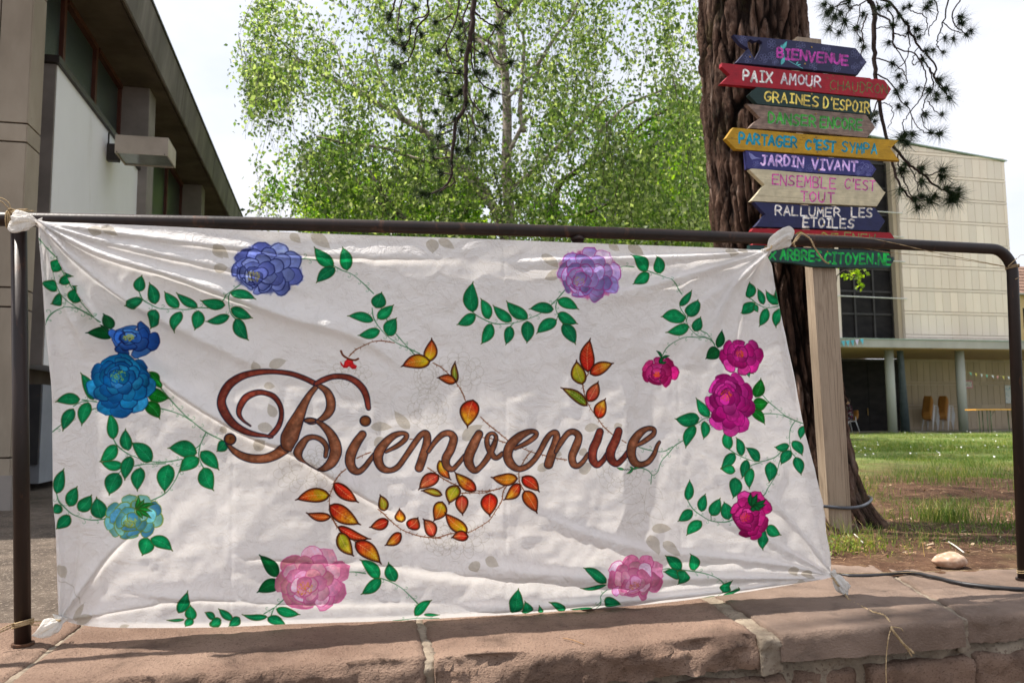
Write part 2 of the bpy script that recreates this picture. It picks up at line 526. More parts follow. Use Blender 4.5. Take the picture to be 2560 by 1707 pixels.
def flower(k, x0, y0, x1, y1, cx, cy, cols, edge, stam, halo=None, n=(11, 10, 8, 6), bleed=0, seed=0, clip=1.0, heart=False, only=None):
    r_ = np.random.RandomState(seed + 77)
    q = to_c(cp(k, [(x0, y0), (x1, y1), (cx, cy)]))
    ox, oy = (q[0] + q[1]) / 2; rx, ry = abs(q[1][0] - q[0][0]) / 2 * .90, abs(q[1][1] - q[0][1]) / 2 * .88
    sx, sy = q[2]
    if halo is not None:
        an = np.linspace(0, 2 * np.pi, 44, endpoint=False); rr = 1.02 + .13 * r_.rand(44)
        cv.fill(np.stack([ox + rx * rr * np.cos(an), oy + ry * rr * np.sin(an)], 1), halo, halo, alpha=.75, soft=9, bleed=9, tex=.2)
    for ring, cnt in enumerate(n):
        cnt = max(4, int(cnt * .82)); f = 1 - (ring + .55) / (len(n) + .25)
        off = r_.rand() * 6
        order = list(range(cnt)); r_.shuffle(order)
        for j in order:
            a = off + 2 * math.pi * j / cnt + r_.uniform(-.12, .12)
            bx = ox + rx * math.cos(a); by = oy + ry * math.sin(a)
            if heart and math.sin(a) > .55: by += ry * .18
            px_, py_ = sx + (bx - sx) * f, sy + (by - sy) * f
            ext = math.hypot(bx - sx, by - sy)
            ln = max(7, ext * (.19 + .10 * f)); wdt = max(7, (rx + ry) * .95 * math.pi * (f * .8 + .14) / cnt * .66)
            dx, dy = bx - sx, by - sy; d_ = math.hypot(dx, dy) + 1e-6; dx /= d_; dy /= d_
            tip = r_.uniform(.0, .16)
            P = []
            for th in np.linspace(0, 2 * math.pi, 18, endpoint=False):
                lx = math.cos(th) * ln * (1 + (tip if abs(th) < .2 or th > 6.1 else 0)); ly = math.sin(th) * wdt * (1 + .22 * math.cos(th))
                j_ = 1 + r_.uniform(-.05, .05)
                P.append((px_ + (dx * lx - dy * ly) * j_, py_ + (dy * lx + dx * ly) * j_))
            c = np.array(cols[r_.randint(len(cols))]) * r_.uniform(.85, 1.12)
            cv.fill(P, np.clip(c * 1.04 + r_.uniform(.05, .20), 0, 1), None, edge=None, tex=.11, soft=1.2, grad=(px_ - dx * ln, py_ - dy * ln, px_ + dx * ln, py_ + dy * ln, np.clip(c * .86, 0, 1)) if r_.rand() < .7 else None,  bleed=bleed if ring == 0 else 0)
            Pc = np.vstack([P, P[:1]]); wv_ = 2.0 * (1 + .4 * np.sin(np.linspace(0, 7, len(Pc)) + r_.rand() * 6))
            cv.stroke(Pc + r_.randn(*Pc.shape) * .25, np.maximum(wv_, .8), edge, .72)
    R = min(rx, ry) * .24
    for _ in range(int(60)):
        a = r_.rand() * 6.28; r = R * math.sqrt(r_.rand())
        x, y = sx + r * 1.25 * math.cos(a), sy + r * math.sin(a)
        cv.stroke([(x, y), (x + r_.uniform(-1, 1), y + 1)], 1.7, stam, .8)

def ghost_leaf(k, bx, by, tx, ty, w):
    b, t = cp(k, [(bx, by), (tx, ty)]); P, _ = leafpoly(b, t, w / CROPS[k][2], .06)
    cv.fill(to_c(P), rgb(196, 188, 174), None, alpha=.8, tex=.03)

def ghost_flower(k, x0, y0, x1, y1, seed=0, open_=False):
    r_ = np.random.RandomState(seed + 300)
    q = to_c(cp(k, [(x0, y0), (x1, y1)])); ox, oy = (q[0] + q[1]) / 2; rx, ry = (q[1] - q[0]) / 2
    for ring, (f, cnt) in enumerate(((.78, 10), (.52, 8), (.28, 6))):
        for j in range(cnt):
            a = 2 * math.pi * (j + .37 * ring) / cnt + r_.uniform(-.1, .1)
            px_, py_ = ox + rx * f * math.cos(a), oy + ry * f * math.sin(a)
            P = []
            for th in np.linspace(-2.1, 2.1, 12):
                lx = math.cos(th) * rx * .22; ly = math.sin(th) * ry * .30
                P.append((px_ + math.cos(a) * lx - math.sin(a) * ly, py_ + math.sin(a) * lx + math.cos(a) * ly))
            cv.stroke(catmull(P, 2), 1.0, rgb(176, 168, 152), .55)

# woven-in grey pattern
for a in [('A', 900, 245, 890, 360, 130), ('A', 950, 250, 1115, 345, 85), ('D', -20, 210, 130, 335, 95), ('D', -10, 430, 130, 425, 85), ('D', 690, 95, 795, 180, 80),
          ('D', 890, 95, 1075, 240, 115), ('D', 2015, 140, 2017, 285, 120), ('E', 60, 145, 215, 240, 85), ('E', 1020, 290, 1175, 425, 95), ('E', 1200, 440, 1035, 522, 95),
          ('E', 1830, 195, 1980, 305, 95), ('E', 1650, 190, 1755, 255, 70), ('F', 40, 200, 190, 303, 95), ('F', 1010, 228, 990, 312, 115), ('F', 1110, 226, 1100, 282, 90),
          ('D', 400, 1390, 355, 1282, 92), ('D', 500, 1335, 670, 1275, 95), ('G', 1800, 640, 1650, 465, 95), ('G', 1440, 620, 1650, 630, 85), ('G', 560, 530, 490, 400, 90),
          ('G', 400, 610, 560, 660, 90), ('G', 360, 830, 480, 740, 110), ('G', 55, 620, 100, 690, 70), ('G', 1470, 790, 1600, 740, 110), ('G', 450, 240, 560, 250, 70),
          ('H', 270, 740, 470, 600, 120), ('H', 960, 1020, 1100, 960, 80), ('H', 1400, 640, 1550, 620, 80), ('H', 1680, 640, 1760, 600, 80), ('H', 1350, 1040, 1480, 960, 110),
          ('H', 1360, 830, 1420, 890, 80), ('H', 1100, 860, 1190, 880, 70), ('K', 350, 440, 400, 535, 115), ('K', 480, 420, 600, 480, 95), ('L', 250, 150, 450, 155, 90),
          ('L', 240, 210, 290, 385, 115), ('L', 355, 270, 500, 400, 100), ('L', 1480, 490, 1580, 580, 75), ('L', 1610, 530, 1720, 600, 75), ('L', 1620, 620, 1530, 660, 70),
          ('C', 690, 1000, 780, 822, 60), ('C', 700, 1020, 875, 930, 95), ('C', 540, 480, 600, 610, 90), ('C', 1090, 1075, 1190, 1035, 50), ('A', 1990, 455, 2091, 560, 80)]:
    ghost_leaf(*a)
for i, a in enumerate([('E', 20, 1200, 475, 1560), ('G', 1780, 260, 2160, 650), ('G', 540, 900, 1090, 1205), ('H', 1510, 790, 1960, 1240), ('J', 1900, 80, 2240, 380), ('K', 10, 90, 520, 385),
                       ('D', 1050, 1290, 1450, 1520), ('G', 830, 800, 1180, 1010), ('E', -180, 1250, 60, 1600)]):
    ghost_flower(*a, seed=i)
for pts in ([(1990, 1190), (1970, 1360), (2000, 1470)], [(1910, 1190), (1980, 1340)]):
    cv.stroke(to_c(catmull(cp('H', pts), 6)), 1.0, rgb(176, 168, 152), .55)
for b_, t_, w_ in (((1960, 1260), (1730, 1320), 90), ((1980, 1440), (1800, 1510), 90), ((2010, 1190), (2150, 1290), 90), ((1990, 1370), (2160, 1490), 100)):
    P, _ = leafpoly(cp('H', b_)[0], cp('H', t_)[0], w_ / 3.734, .06); Q = to_c(P)
    cv.stroke(np.vstack([Q, Q[:1]]), 1.0, rgb(176, 168, 152), .55)
cv.stroke(to_c(cp('C', [(540, 625), (600, 640), (690, 710), (735, 760), (735, 830)])), 1.3, rgb(180, 172, 160), .8)

# stems
for k, pts in [('A', [(375, 365), (420, 420), (540, 545)]), ('A', [(515, 680), (545, 790), (600, 900), (700, 990), (860, 1085), (985, 1160)]),
               ('A', [(590, 660), (680, 820), (760, 950), (880, 1090), (985, 1160)]), ('A', [(440, 1170), (490, 1070), (560, 1020), (660, 1010), (750, 1025), (860, 1085)]),
               ('A', [(1305, 860), (1350, 940), (1420, 985), (1510, 1025), (1640, 1025), (1750, 1030), (1860, 1012), (1950, 1015)]),
               ('D', [(705, 360), (800, 325), (900, 330), (965, 345)]), ('D', [(1095, 390), (1170, 430), (1270, 470), (1380, 560), (1470, 655)]),
               ('D', [(1455, 790), (1465, 870), (1500, 940), (1580, 1040), (1690, 1120), (1780, 1160), (1895, 1215)]), ('D', [(1535, 780), (1600, 915)]),
               ('D', [(1675, 1030), (1760, 1130), (1850, 1225)]), ('D', [(230, 570), (150, 650), (65, 725)]), ('D', [(150, 650), (125, 740), (145, 840), (195, 900)]),
               ('E', [(375, 825), (430, 870), (550, 925), (650, 935), (780, 920), (900, 885), (1000, 840), (1085, 775), (1165, 700), (1255, 595)]),
               ('E', [(1165, 700), (1145, 780), (1165, 850), (1215, 940)]), ('E', [(1715, 415), (1780, 400), (1880, 405)]), ('E', [(730, 955), (760, 925)]), ('E', [(1150, 905), (1165, 860)]),
               ('F', [(210, 435), (280, 465), (360, 495), (450, 560), (535, 660)]), ('F', [(515, 765), (545, 840), (560, 910), (600, 970), (680, 1040), (790, 1100), (835, 1150)]),
               ('F', [(570, 865), (560, 910)]), ('F', [(710, 985), (760, 1060), (830, 1130)]), ('F', [(790, 1090), (680, 1060), (560, 1060), (460, 1100), (380, 1160), (335, 1240)]),
               ('F', [(1185, 685), (1240, 745), (1320, 780), (1400, 775), (1445, 760)]),
               ('J', [(1100, 580), (1160, 545), (1260, 535), (1370, 550)]), ('J', [(1490, 590), (1580, 620), (1690, 680), (1790, 770), (1860, 840)]), ('J', [(635, 780), (540, 870), (500, 960)]),
               ('J', [(530, 875), (440, 930)]), ('J', [(1630, 1010), (1750, 995), (1860, 980), (2056, 985)]), ('K', [(1590, 700), (1535, 780), (1520, 885)]), ('K', [(1530, 800), (1470, 870)]),
               ('I', [(900, 570), (800, 600), (770, 620)]), ('I', [(845, 535), (740, 545), (645, 605)]), ('I', [(550, 745), (460, 800), (400, 870), (330, 950), (295, 1040), (250, 1070), (210, 1030), (150, 1005), (80, 1010)]),
               ('I', [(120, 810), (230, 840), (350, 850), (440, 805)]), ('I', [(1285, 325), (1350, 390), (1440, 465), (1510, 520), (1600, 565), (1670, 590)]), ('I', [(1265, 500), (1380, 500), (1480, 515), (1600, 565)]),
               ('I', [(1595, 570), (1550, 650), (1545, 760), (1560, 850), (1600, 905)]), ('I', [(1480, 840), (1400, 910), (1270, 945), (1170, 930), (1050, 880), (970, 830)]),
               ('I', [(1270, 955), (1190, 980), (1145, 1005)]), ('I', [(1475, 860), (1450, 960), (1420, 1080), (1340, 1200), (1250, 1295)]), ('I', [(590, 1310), (640, 1390), (720, 1450), (800, 1495), (920, 1505), (1020, 1485)]),
               ('I', [(800, 1445), (800, 1495)]), ('I', [(240, 1070), (235, 1150)]), ('L', [(260, 550), (330, 520), (410, 510)]), ('L', [(525, 525), (650, 545), (780, 570), (880, 630), (950, 720)]),
               ('L', [(880, 720), (885, 770)]), ('B', [(770, 370), (840, 380), (910, 390)]), ('B', [(690, 430), (750, 395), (830, 380)]), ('B', [(490, 670), (580, 600), (700, 520)]), ('B', [(850, 470), (900, 450), (985, 450)]),
               ('B', [(1330, 0), (1400, 115)]), ('B', [(1510, 265), (1600, 370), (1700, 480), (1800, 570), (1930, 670), (2091, 750)]), ('B', [(1480, 445), (1600, 475), (1720, 520), (1800, 570)]),
               ('B', [(1930, 670), (1880, 780), (1840, 820)]), ('B', [(1880, 780), (1865, 880), (1885, 950), (1910, 1000)]), ('B', [(1065, 735), (1110, 800), (1200, 870), (1300, 910), (1420, 940), (1560, 945), (1710, 920)]),
               ('B', [(1255, 985), (1380, 965), (1560, 960)]), ('B', [(1150, 1020), (1115, 1060)]), ('B', [(1715, 925), (1690, 1020), (1640, 1130), (1550, 1240), (1390, 1320)]),
               ('B', [(540, 1240), (580, 1340), (690, 1440), (800, 1475), (900, 1485), (1020, 1470)])]:
    stem(k, pts)
for k, pts in [('D', [(1660, 1115), (1560, 1100), (1470, 1105), (1380, 1140), (1300, 1180), (1240, 1240)]), ('E', [(0, 1300), (75, 1340), (150, 1410), (215, 1485), (270, 1568), (300, 1650)]),
               ('E', [(1445, 1390), (1390, 1490), (1400, 1568)]), ('H', [(440, 530), (500, 590), (600, 670), (700, 750), (790, 800), (900, 850), (1010, 880), (1130, 910), (1230, 925)]),
               ('H', [(460, 720), (560, 735), (680, 770)]), ('H', [(900, 850), (860, 900), (815, 980), (795, 1040), (800, 1130), (845, 1215)]), ('H', [(0, 1030), (80, 1090), (180, 1145), (270, 1175), (400, 1210), (520, 1210), (620, 1190), (690, 1150)]),
               ('H', [(230, 1235), (370, 1230), (470, 1230), (540, 1210)]), ('H', [(690, 1150), (650, 1220), (635, 1310), (580, 1400), (520, 1490), (400, 1568), (320, 1602), (160, 1612), (80, 1638), (0, 1651)]),
               ('H', [(1390, 220), (1400, 320), (1450, 440), (1520, 540), (1580, 620), (1665, 695)]), ('H', [(1750, 745), (1790, 770)]), ('G', [(1440, 855), (1370, 880), (1310, 910)]), ('G', [(1800, 735), (1860, 735)]),
               ('G', [(1210, 1005), (1150, 1050), (1105, 1120), (1090, 1180), (1060, 1270), (1060, 1380), (1080, 1460), (1130, 1540)]), ('G', [(1970, 1000), (2030, 1040), (2091, 1090)]),
               ('J', [(1480, -40), (1530, 0), (1600, 70), (1700, 150), (1800, 190), (1900, 215), (2056, 230)]), ('J', [(1060, 10), (1090, 90), (1130, 150), (1230, 225), (1280, 260)])]:
    stem(k, pts, 'b')
# fuchsia
q = to_c(cp('D', [(1160, 1290), (1190, 1330), (1200, 1290), (1225, 1265), (1270, 1270), (1280, 1310), (1310, 1330), (1300, 1355), (1270, 1355), (1240, 1330), (1220, 1345), (1190, 1345), (1165, 1315)]))
cv.fill(q, rgb(226, 40, 40), rgb(180, 14, 34), tex=.2, edge=rgb(190, 30, 40), ew=1)
cv.stroke(to_c(catmull(cp('D', [(1165, 1190), (1185, 1230), (1235, 1262), (1290, 1275), (1325, 1262)]), 5)), [4.5] * 21, rgb(104, 50, 26))

# leaves
for a in [('A', 525, 685, 570, 550, 105), ('A', 550, 830, 402, 785, 100), ('A', 580, 785, 715, 730, 85), ('A', 700, 965, 755, 820, 125), ('A', 600, 900, 485, 975, 105), ('A', 1305, 860, 1330, 705, 112),
          ('A', 1350, 945, 1165, 990, 100), ('A', 1465, 980, 1400, 775, 105), ('A', 1675, 1010, 1540, 858, 95), ('A', 1850, 1005, 1650, 868, 80), ('A', 1475, 1040, 1410, 1206, 118),
          ('A', 1695, 1050, 1640, 1247, 100), ('A', 1860, 1040, 1835, 1228, 115), ('A', 2106, 989, 1875, 943, 100), ('A', 2146, 1089, 1925, 1140, 85),
          ('D', 1095, 400, 915, 215, 112), ('D', 1225, 430, 1180, 218, 115), ('D', 1110, 410, 935, 555, 108), ('D', 1490, 787, 1545, 638, 135), ('D', 1505, 885, 1657, 757, 98), ('D', 1465, 905, 1223, 868, 92),
          ('D', 1525, 1000, 1318, 1052, 95), ('D', 1600, 1050, 1685, 878, 128), ('D', 150, 660, 382, 718, 98), ('D', 145, 795, 347, 882, 100), ('D', 190, 890, 312, 1092, 118),
          ('E', 375, 825, 380, 540, 135), ('E', 398, 850, 228, 942, 100), ('E', 525, 890, 448, 698, 100), ('E', 740, 910, 563, 760, 95), ('E', 885, 885, 690, 718, 110), ('E', 1125, 800, 898, 798, 100),
          ('E', 1165, 715, 1362, 803, 102), ('E', 1165, 840, 1352, 936, 100), ('E', 1215, 935, 1327, 1130, 122), ('E', 1150, 900, 967, 1028, 108), ('E', 550, 935, 450, 1125, 105), ('E', 730, 955, 680, 1132, 92),
          ('E', 885, 910, 875, 1118, 118), ('E', 2005, 440, 1850, 288, 105), ('E', 2020, 460, 1868, 566, 100), ('F', 330, 465, 285, 303, 105), 
          ('F', 515, 765, 632, 616, 68), ('F', 570, 865, 690, 703, 112), ('F', 550, 885, 333, 870, 132), ('F', 650, 1000, 710, 865, 102), ('F', 595, 960, 366, 1018, 100), ('F', 1185, 685, 1195, 532, 76),
          ('F', 1300, 750, 1245, 603, 66), ('F', 1430, 755, 1322, 616, 66), ('F', 1440, 720, 1400, 608, 50), ('F', 1225, 740, 1088, 832, 98), ('F', 1225, 755, 1252, 822, 42), ('F', 1335, 790, 1258, 958, 86),
          ('F', 1440, 790, 1420, 970, 68), ('F', 1125, 1340, 1165, 1432, 50), ('F', 1145, 1345, 1212, 1397, 40), ('F', 1120, 1345, 1088, 1412, 46),
          ('J', 1495, 595, 1315, 418, 115), ('J', 1640, 625, 1575, 438, 112), ('J', 1510, 605, 1328, 742, 106), ('J', 555, 885, 773, 938, 90),
          ('J', 470, 958, 238, 935, 55), ('J', 1825, 945, 1978, 798, 92), ('J', 1910, 938, 2054, 938, 32), ('J', 475, 965, 640, 1060, 100), ('J', 215, 965, 110, 1060, 90), ('J', 150, 985, 20, 885, 66),
          ('J', -60, 1050, 48, 985, 85), ('K', 735, 920, 787, 690, 122), ('K', 868, 935, 850, 812, 95), ('K', 1020, 932, 968, 840, 38), ('K', 1225, 915, 1065, 818, 66), ('K', 1480, 890, 1270, 885, 52),
          ('K', 1565, 630, 1380, 503, 92), ('K', 1570, 650, 1340, 682, 42), ('K', 1560, 800, 1727, 842, 96), ('L', 525, 525, 350, 385, 100), ('L', 500, 570, 350, 540, 80), ('L', 655, 535, 588, 372, 92),
          ('L', 560, 540, 472, 655, 105), ('L', 880, 722, 965, 610, 72), ('L', 935, 775, 1037, 683, 74), ('L', 860, 785, 740, 797, 30),
          ('I', 785, 530, 655, 350, 86), ('I', 690, 540, 460, 545, 128), ('I', 645, 610, 568, 822, 98), ('I', 735, 570, 728, 738, 82), 
          ('I', 975, 830, 945, 632, 92), ('I', 1095, 890, 1030, 718, 82), ('I', 1260, 940, 1128, 813, 86), ('I', 1540, 800, 1398, 810, 76),
          ('I', 1575, 755, 1660, 890, 88), ('I', 1555, 845, 1468, 978, 96), ('I', 1600, 905, 1655, 1073, 92), ('I', 1680, 615, 1645, 738, 68), ('I', 1025, 870, 898, 1012, 100), ('I', 1042, 1035, 900, 1015, 82),
          ('I', 1145, 930, 1098, 1103, 86), ('I', 1185, 1010, 1170, 1202, 92), ('I', 1365, 950, 1355, 1148, 118), ('I', 1040, 1095, 1012, 1292, 118), ('I', 590, 1305, 605, 1112, 82), ('I', 715, 1410, 755, 1243, 92),
          ('I', 805, 1445, 897, 1283, 112), ('I', 970, 1485, 930, 1318, 118), ('I', 630, 1400, 500, 1503, 92), ('I', 715, 1500, 580, 1635, 105), ('L', 1275, 150, 1270, 347, 92), ('L', 1310, 130, 1443, 208, 98),
          ('B', 875, 370, 755, 118, 106), ('B', 750, 365, 523, 392, 106), ('B', 690, 455, 590, 663, 112), ('B', 830, 395, 772, 612, 118), ('B', 1065, 735, 1025, 488, 106), ('B', 1205, 840, 1180, 638, 112),
          ('B', 1430, 940, 1233, 763, 140), ('B', 1100, 795, 940, 945, 118), ('B', 1155, 985, 948, 945, 92), ('B', 1230, 895, 1180, 1117, 116), ('B', 1115, 1050, 1030, 1258, 160), ('B', 1330, 1000, 1300, 1217, 125),
          ('B', 1590, 970, 1553, 1232, 155), ('B', 1848, 862, 1578, 820, 152), ('B', 1865, 910, 1690, 1042, 128), ('B', 1885, 850, 2055, 1022, 122), ('B', 1910, 1000, 2005, 1212, 150), ('B', 2110, 755, 2030, 850, 100),
          ('B', 540, 1240, 602, 1008, 106), ('B', 650, 1360, 732, 1173, 118), ('B', 740, 1400, 867, 1250, 126), ('B', 960, 1470, 910, 1272, 150), ('B', 575, 1350, 500, 1420, 90), ('B', 655, 1450, 535, 1570, 106),
          ('C', 1365, 228, 1310, 393, 142), ('C', 1395, 232, 1592, 350, 116), ('C', 1640, 920, 1727, 712, 102), ('C', 1765, 985, 1750, 848, 102), ('C', 1690, 982, 1533, 987, 24), ('C', 1770, 980, 1695, 1058, 70),
          ('C', 1970, 975, 1880, 918, 60), ('C', 2020, 975, 1925, 1056, 85)]:
    leaf(*a)
for a in [('A', 1075, 1220, 973, 1065, 75), ('A', 1075, 1255, 818, 1247, 112), ('F', 860, 1155, 900, 988, 86), ('F', 880, 1185, 742, 1262, 122), ('J', 568, 585, 398, 383, 118), ('J', 592, 640, 378, 732, 122)]:
    leaf(*a, kind='d')
for a in [('B', 1420, 125, 1512, 272, 118), ('B', 1380, 300, 1592, 360, 128), ('B', 1375, 395, 1502, 550, 128), ('I', 1215, 347, 1275, 165, 112), ('I', 1190, 410, 1350, 395, 118), ('I', 1185, 465, 1307, 603, 90)]:
    leaf(*a, kind='v')
for k, bx, by, tx, ty, w, kd in [('D', 1965, 1290, 2010, 1065, 120, 'y'), ('D', 1990, 1285, 1718, 1338, 130, 'y'), ('E', 1435, 1385, 1465, 1070, 138, 'r'), ('E', 1385, 1498, 1330, 1272, 128, 'l'),
        ('E', 1455, 1400, 1685, 1300, 112, 'e'), ('E', 212, 1482, 208, 1285, 66, 'n'), ('E', 212, 1475, 38, 1438, 82, 'o'), ('G', 1060, 1252, 742, 1302, 130, 'y'), ('G', 1100, 1138, 1328, 1318, 122, 'r'),
        ('G', 1058, 1350, 1348, 1524, 152, 'e'), ('G', 1070, 1455, 843, 1418, 80, 'o'), ('G', 1560, 1390, 1518, 1238, 92, 'l'), ('G', 1728, 1500, 1700, 1368, 92, 'y'), ('G', 1602, 1488, 1428, 1548, 102, 'r'),
        ('G', 1790, 1556, 1875, 1455, 125, 'r'), ('G', 2072, 1068, 1882, 1205, 122, 'p'), ('G', 2103, 1252, 1908, 1212, 66, 'l'), ('G', 2105, 1315, 2022, 1492, 132, 'y'), ('H', 60, 935, 170, 1112, 92, 'y'),
        ('H', 395, 1212, 203, 1038, 112, 'e'), ('H', 228, 1165, 150, 1338, 128, 'l'), ('H', 270, 1253, 277, 1440, 116, 'p'), ('H', 527, 1233, 530, 1452, 155, 'r'), ('H', 782, 1100, 538, 1087, 112, 'a'),
        ('H', 802, 1148, 653, 1298, 106, 'e'), ('H', 823, 1085, 982, 1222, 112, 'r'), ('H', 848, 1213, 957, 1418, 126, 'o'), ('H', 320, 1604, 108, 1412, 118, 'y'), ('H', 332, 1640, 172, 1650, 96, 'r'),
        ('H', 370, 372, 318, 632, 172, 'e'), ('H', 1426, 426, 1183, 258, 90, 'n'), ('H', 1435, 387, 1530, 200, 112, 'p'), ('H', 1522, 542, 1600, 358, 116, 'e'), ('J', 1118, 123, 1418, 232, 86, 'r'),
        ('J', 1130, 180, 1262, 385, 128, 'l'), ('J', 1278, 260, 1512, 457, 142, 'e'), ('J', 1692, 183, 1545, 292, 96, 'e'), ('J', 1992, 212, 1888, 48, 112, 'p')]:
    leaf(k, bx, by, tx, ty, w, kd)
for tx, ty in ((1310, 1258), (1362, 1288), (1472, 1333), (1432, 1400), (1425, 1465), (1345, 1470)): leaf('B', 1290, 1390, tx, ty, 40, 'v')
for tx, ty in ((1175, 1235), (1235, 1245), (1305, 1295), (1310, 1340), (1265, 1400), (1200, 1410)): leaf('I', 1195, 1370, tx, ty, 42, 'd')

# flowers
flower('D', 180, 185, 775, 655, 355, 492, [rgb(112, 128, 208), rgb(128, 146, 220), rgb(98, 112, 196)], rgb(26, 32, 86), rgb(214, 200, 60), halo=rgb(60, 72, 140), bleed=5, seed=1, n=(12, 11, 9, 7, 5))
flower('E', 1180, 235, 1735, 705, 1370, 535, [rgb(162, 138, 214), rgb(176, 150, 222), rgb(150, 130, 206)], rgb(176, 50, 140), rgb(190, 170, 120), halo=rgb(214, 90, 160), bleed=5, seed=2, n=(12, 11, 9, 7, 5))
flower('A', 1060, 1165, 1485, 1478, 1225, 1290, [rgb(30, 92, 184), rgb(58, 128, 214), rgb(24, 76, 160)], rgb(12, 22, 74), rgb(210, 214, 70), seed=3, n=(8, 7, 5))
flower('B', 850, -60, 1418, 515, 1110, 150, [rgb(2, 112, 178), rgb(20, 136, 200), rgb(6, 92, 160)], rgb(8, 40, 100), rgb(150, 200, 70), seed=4, n=(12, 11, 10, 8, 5))
flower('B', 1000, 1262, 1515, 1650, 1230, 1500, [rgb(88, 170, 184), rgb(70, 146, 186), rgb(120, 188, 180)], rgb(120, 140, 30), rgb(190, 200, 60), seed=5, n=(11, 9, 7, 5))
for tx, ty in ((1310, 1258), (1362, 1288), (1472, 1333), (1432, 1400), (1425, 1465), (1345, 1470)): leaf('B', 1290, 1390, tx, ty, 44, 'v')
flower('F', 875, 1068, 1305, 1410, 1080, 1210, [rgb(186, 10, 118), rgb(204, 30, 140), rgb(160, 8, 100)], rgb(104, 6, 70), rgb(240, 110, 20), seed=6, n=(10, 8, 6))
flower('I', 755, 120, 1200, 640, 935, 330, [rgb(188, 12, 128), rgb(204, 34, 146), rgb(168, 8, 112)], rgb(110, 6, 80), rgb(246, 130, 10), seed=7, heart=True, n=(12, 11, 9, 7, 5))
flower('F', 152, 1250, 495, 1505, 295, 1405, [rgb(196, 16, 110), rgb(214, 44, 130), rgb(170, 12, 90)], rgb(112, 6, 62), rgb(240, 100, 30), seed=8, bleed=3, n=(9, 7, 5))
for a in (('F', 335, 1245, 282, 1188, 22), ('F', 335, 1255, 412, 1232, 22), ('F', 320, 1305, 330, 1240, 36), ('F', 330, 1300, 380, 1290, 20)): leaf(*a, kind='d')
flower('I', 1005, 1225, 1355, 1655, 1130, 1465, [rgb(190, 10, 112), rgb(210, 30, 132), rgb(166, 8, 96)], rgb(110, 6, 66), rgb(240, 90, 40), seed=9, n=(10, 8, 6, 5))
for tx, ty in ((1175, 1235), (1235, 1245), (1305, 1295), (1310, 1340), (1265, 1400), (1200, 1410)): leaf('I', 1195, 1370, tx, ty, 46, 'd')
flower('J', 565, 345, 1195, 875, 815, 690, [rgb(238, 138, 182), rgb(242, 168, 192), rgb(236, 150, 170)], rgb(208, 84, 150), rgb(236, 160, 30), seed=10, n=(12, 11, 10, 8, 5))
flower('L', -175, 408, 345, 755, 60, 655, [rgb(238, 138, 180), rgb(242, 162, 190), rgb(232, 120, 168)], rgb(208, 80, 146), rgb(226, 140, 100), seed=11, n=(12, 10, 8, 6))

# the word
def word_stroke(k, pts, tone):
    A = np.array(pts, float)
    xy = catmull(A[:, :2], 8); w = np.interp(np.linspace(0, len(A) - 1, len(xy)), np.arange(len(A)), A[:, 2])
    P = to_c(xy / CROPS[k][2] + np.array(CROPS[k][:2])); sc_ = loc_scale(xy[0] / CROPS[k][2] + np.array(CROPS[k][:2])) / CROPS[k][2]
    w = np.maximum(w * sc_ * .86, 1.5)
    cv.stroke(P, w + 2.6, rgb(30, 34, 52), 1, step=1.1)
    t = tone
    dark = rgb(122, 70, 46) if t == 0 else rgb(118, 46, 36)
    lite = rgb(176, 120, 90) if t == 0 else rgb(150, 80, 60)
    cv.stroke(P, np.maximum(w - 1.6, .8), dark, 1, tex=.14, step=1.1)
    off = np.array([w.mean() * .10, 0])
    cv.stroke(P + off, np.maximum(w * .5 - 1, .6), lite, .6, soft=7, tex=.25, step=1.1)
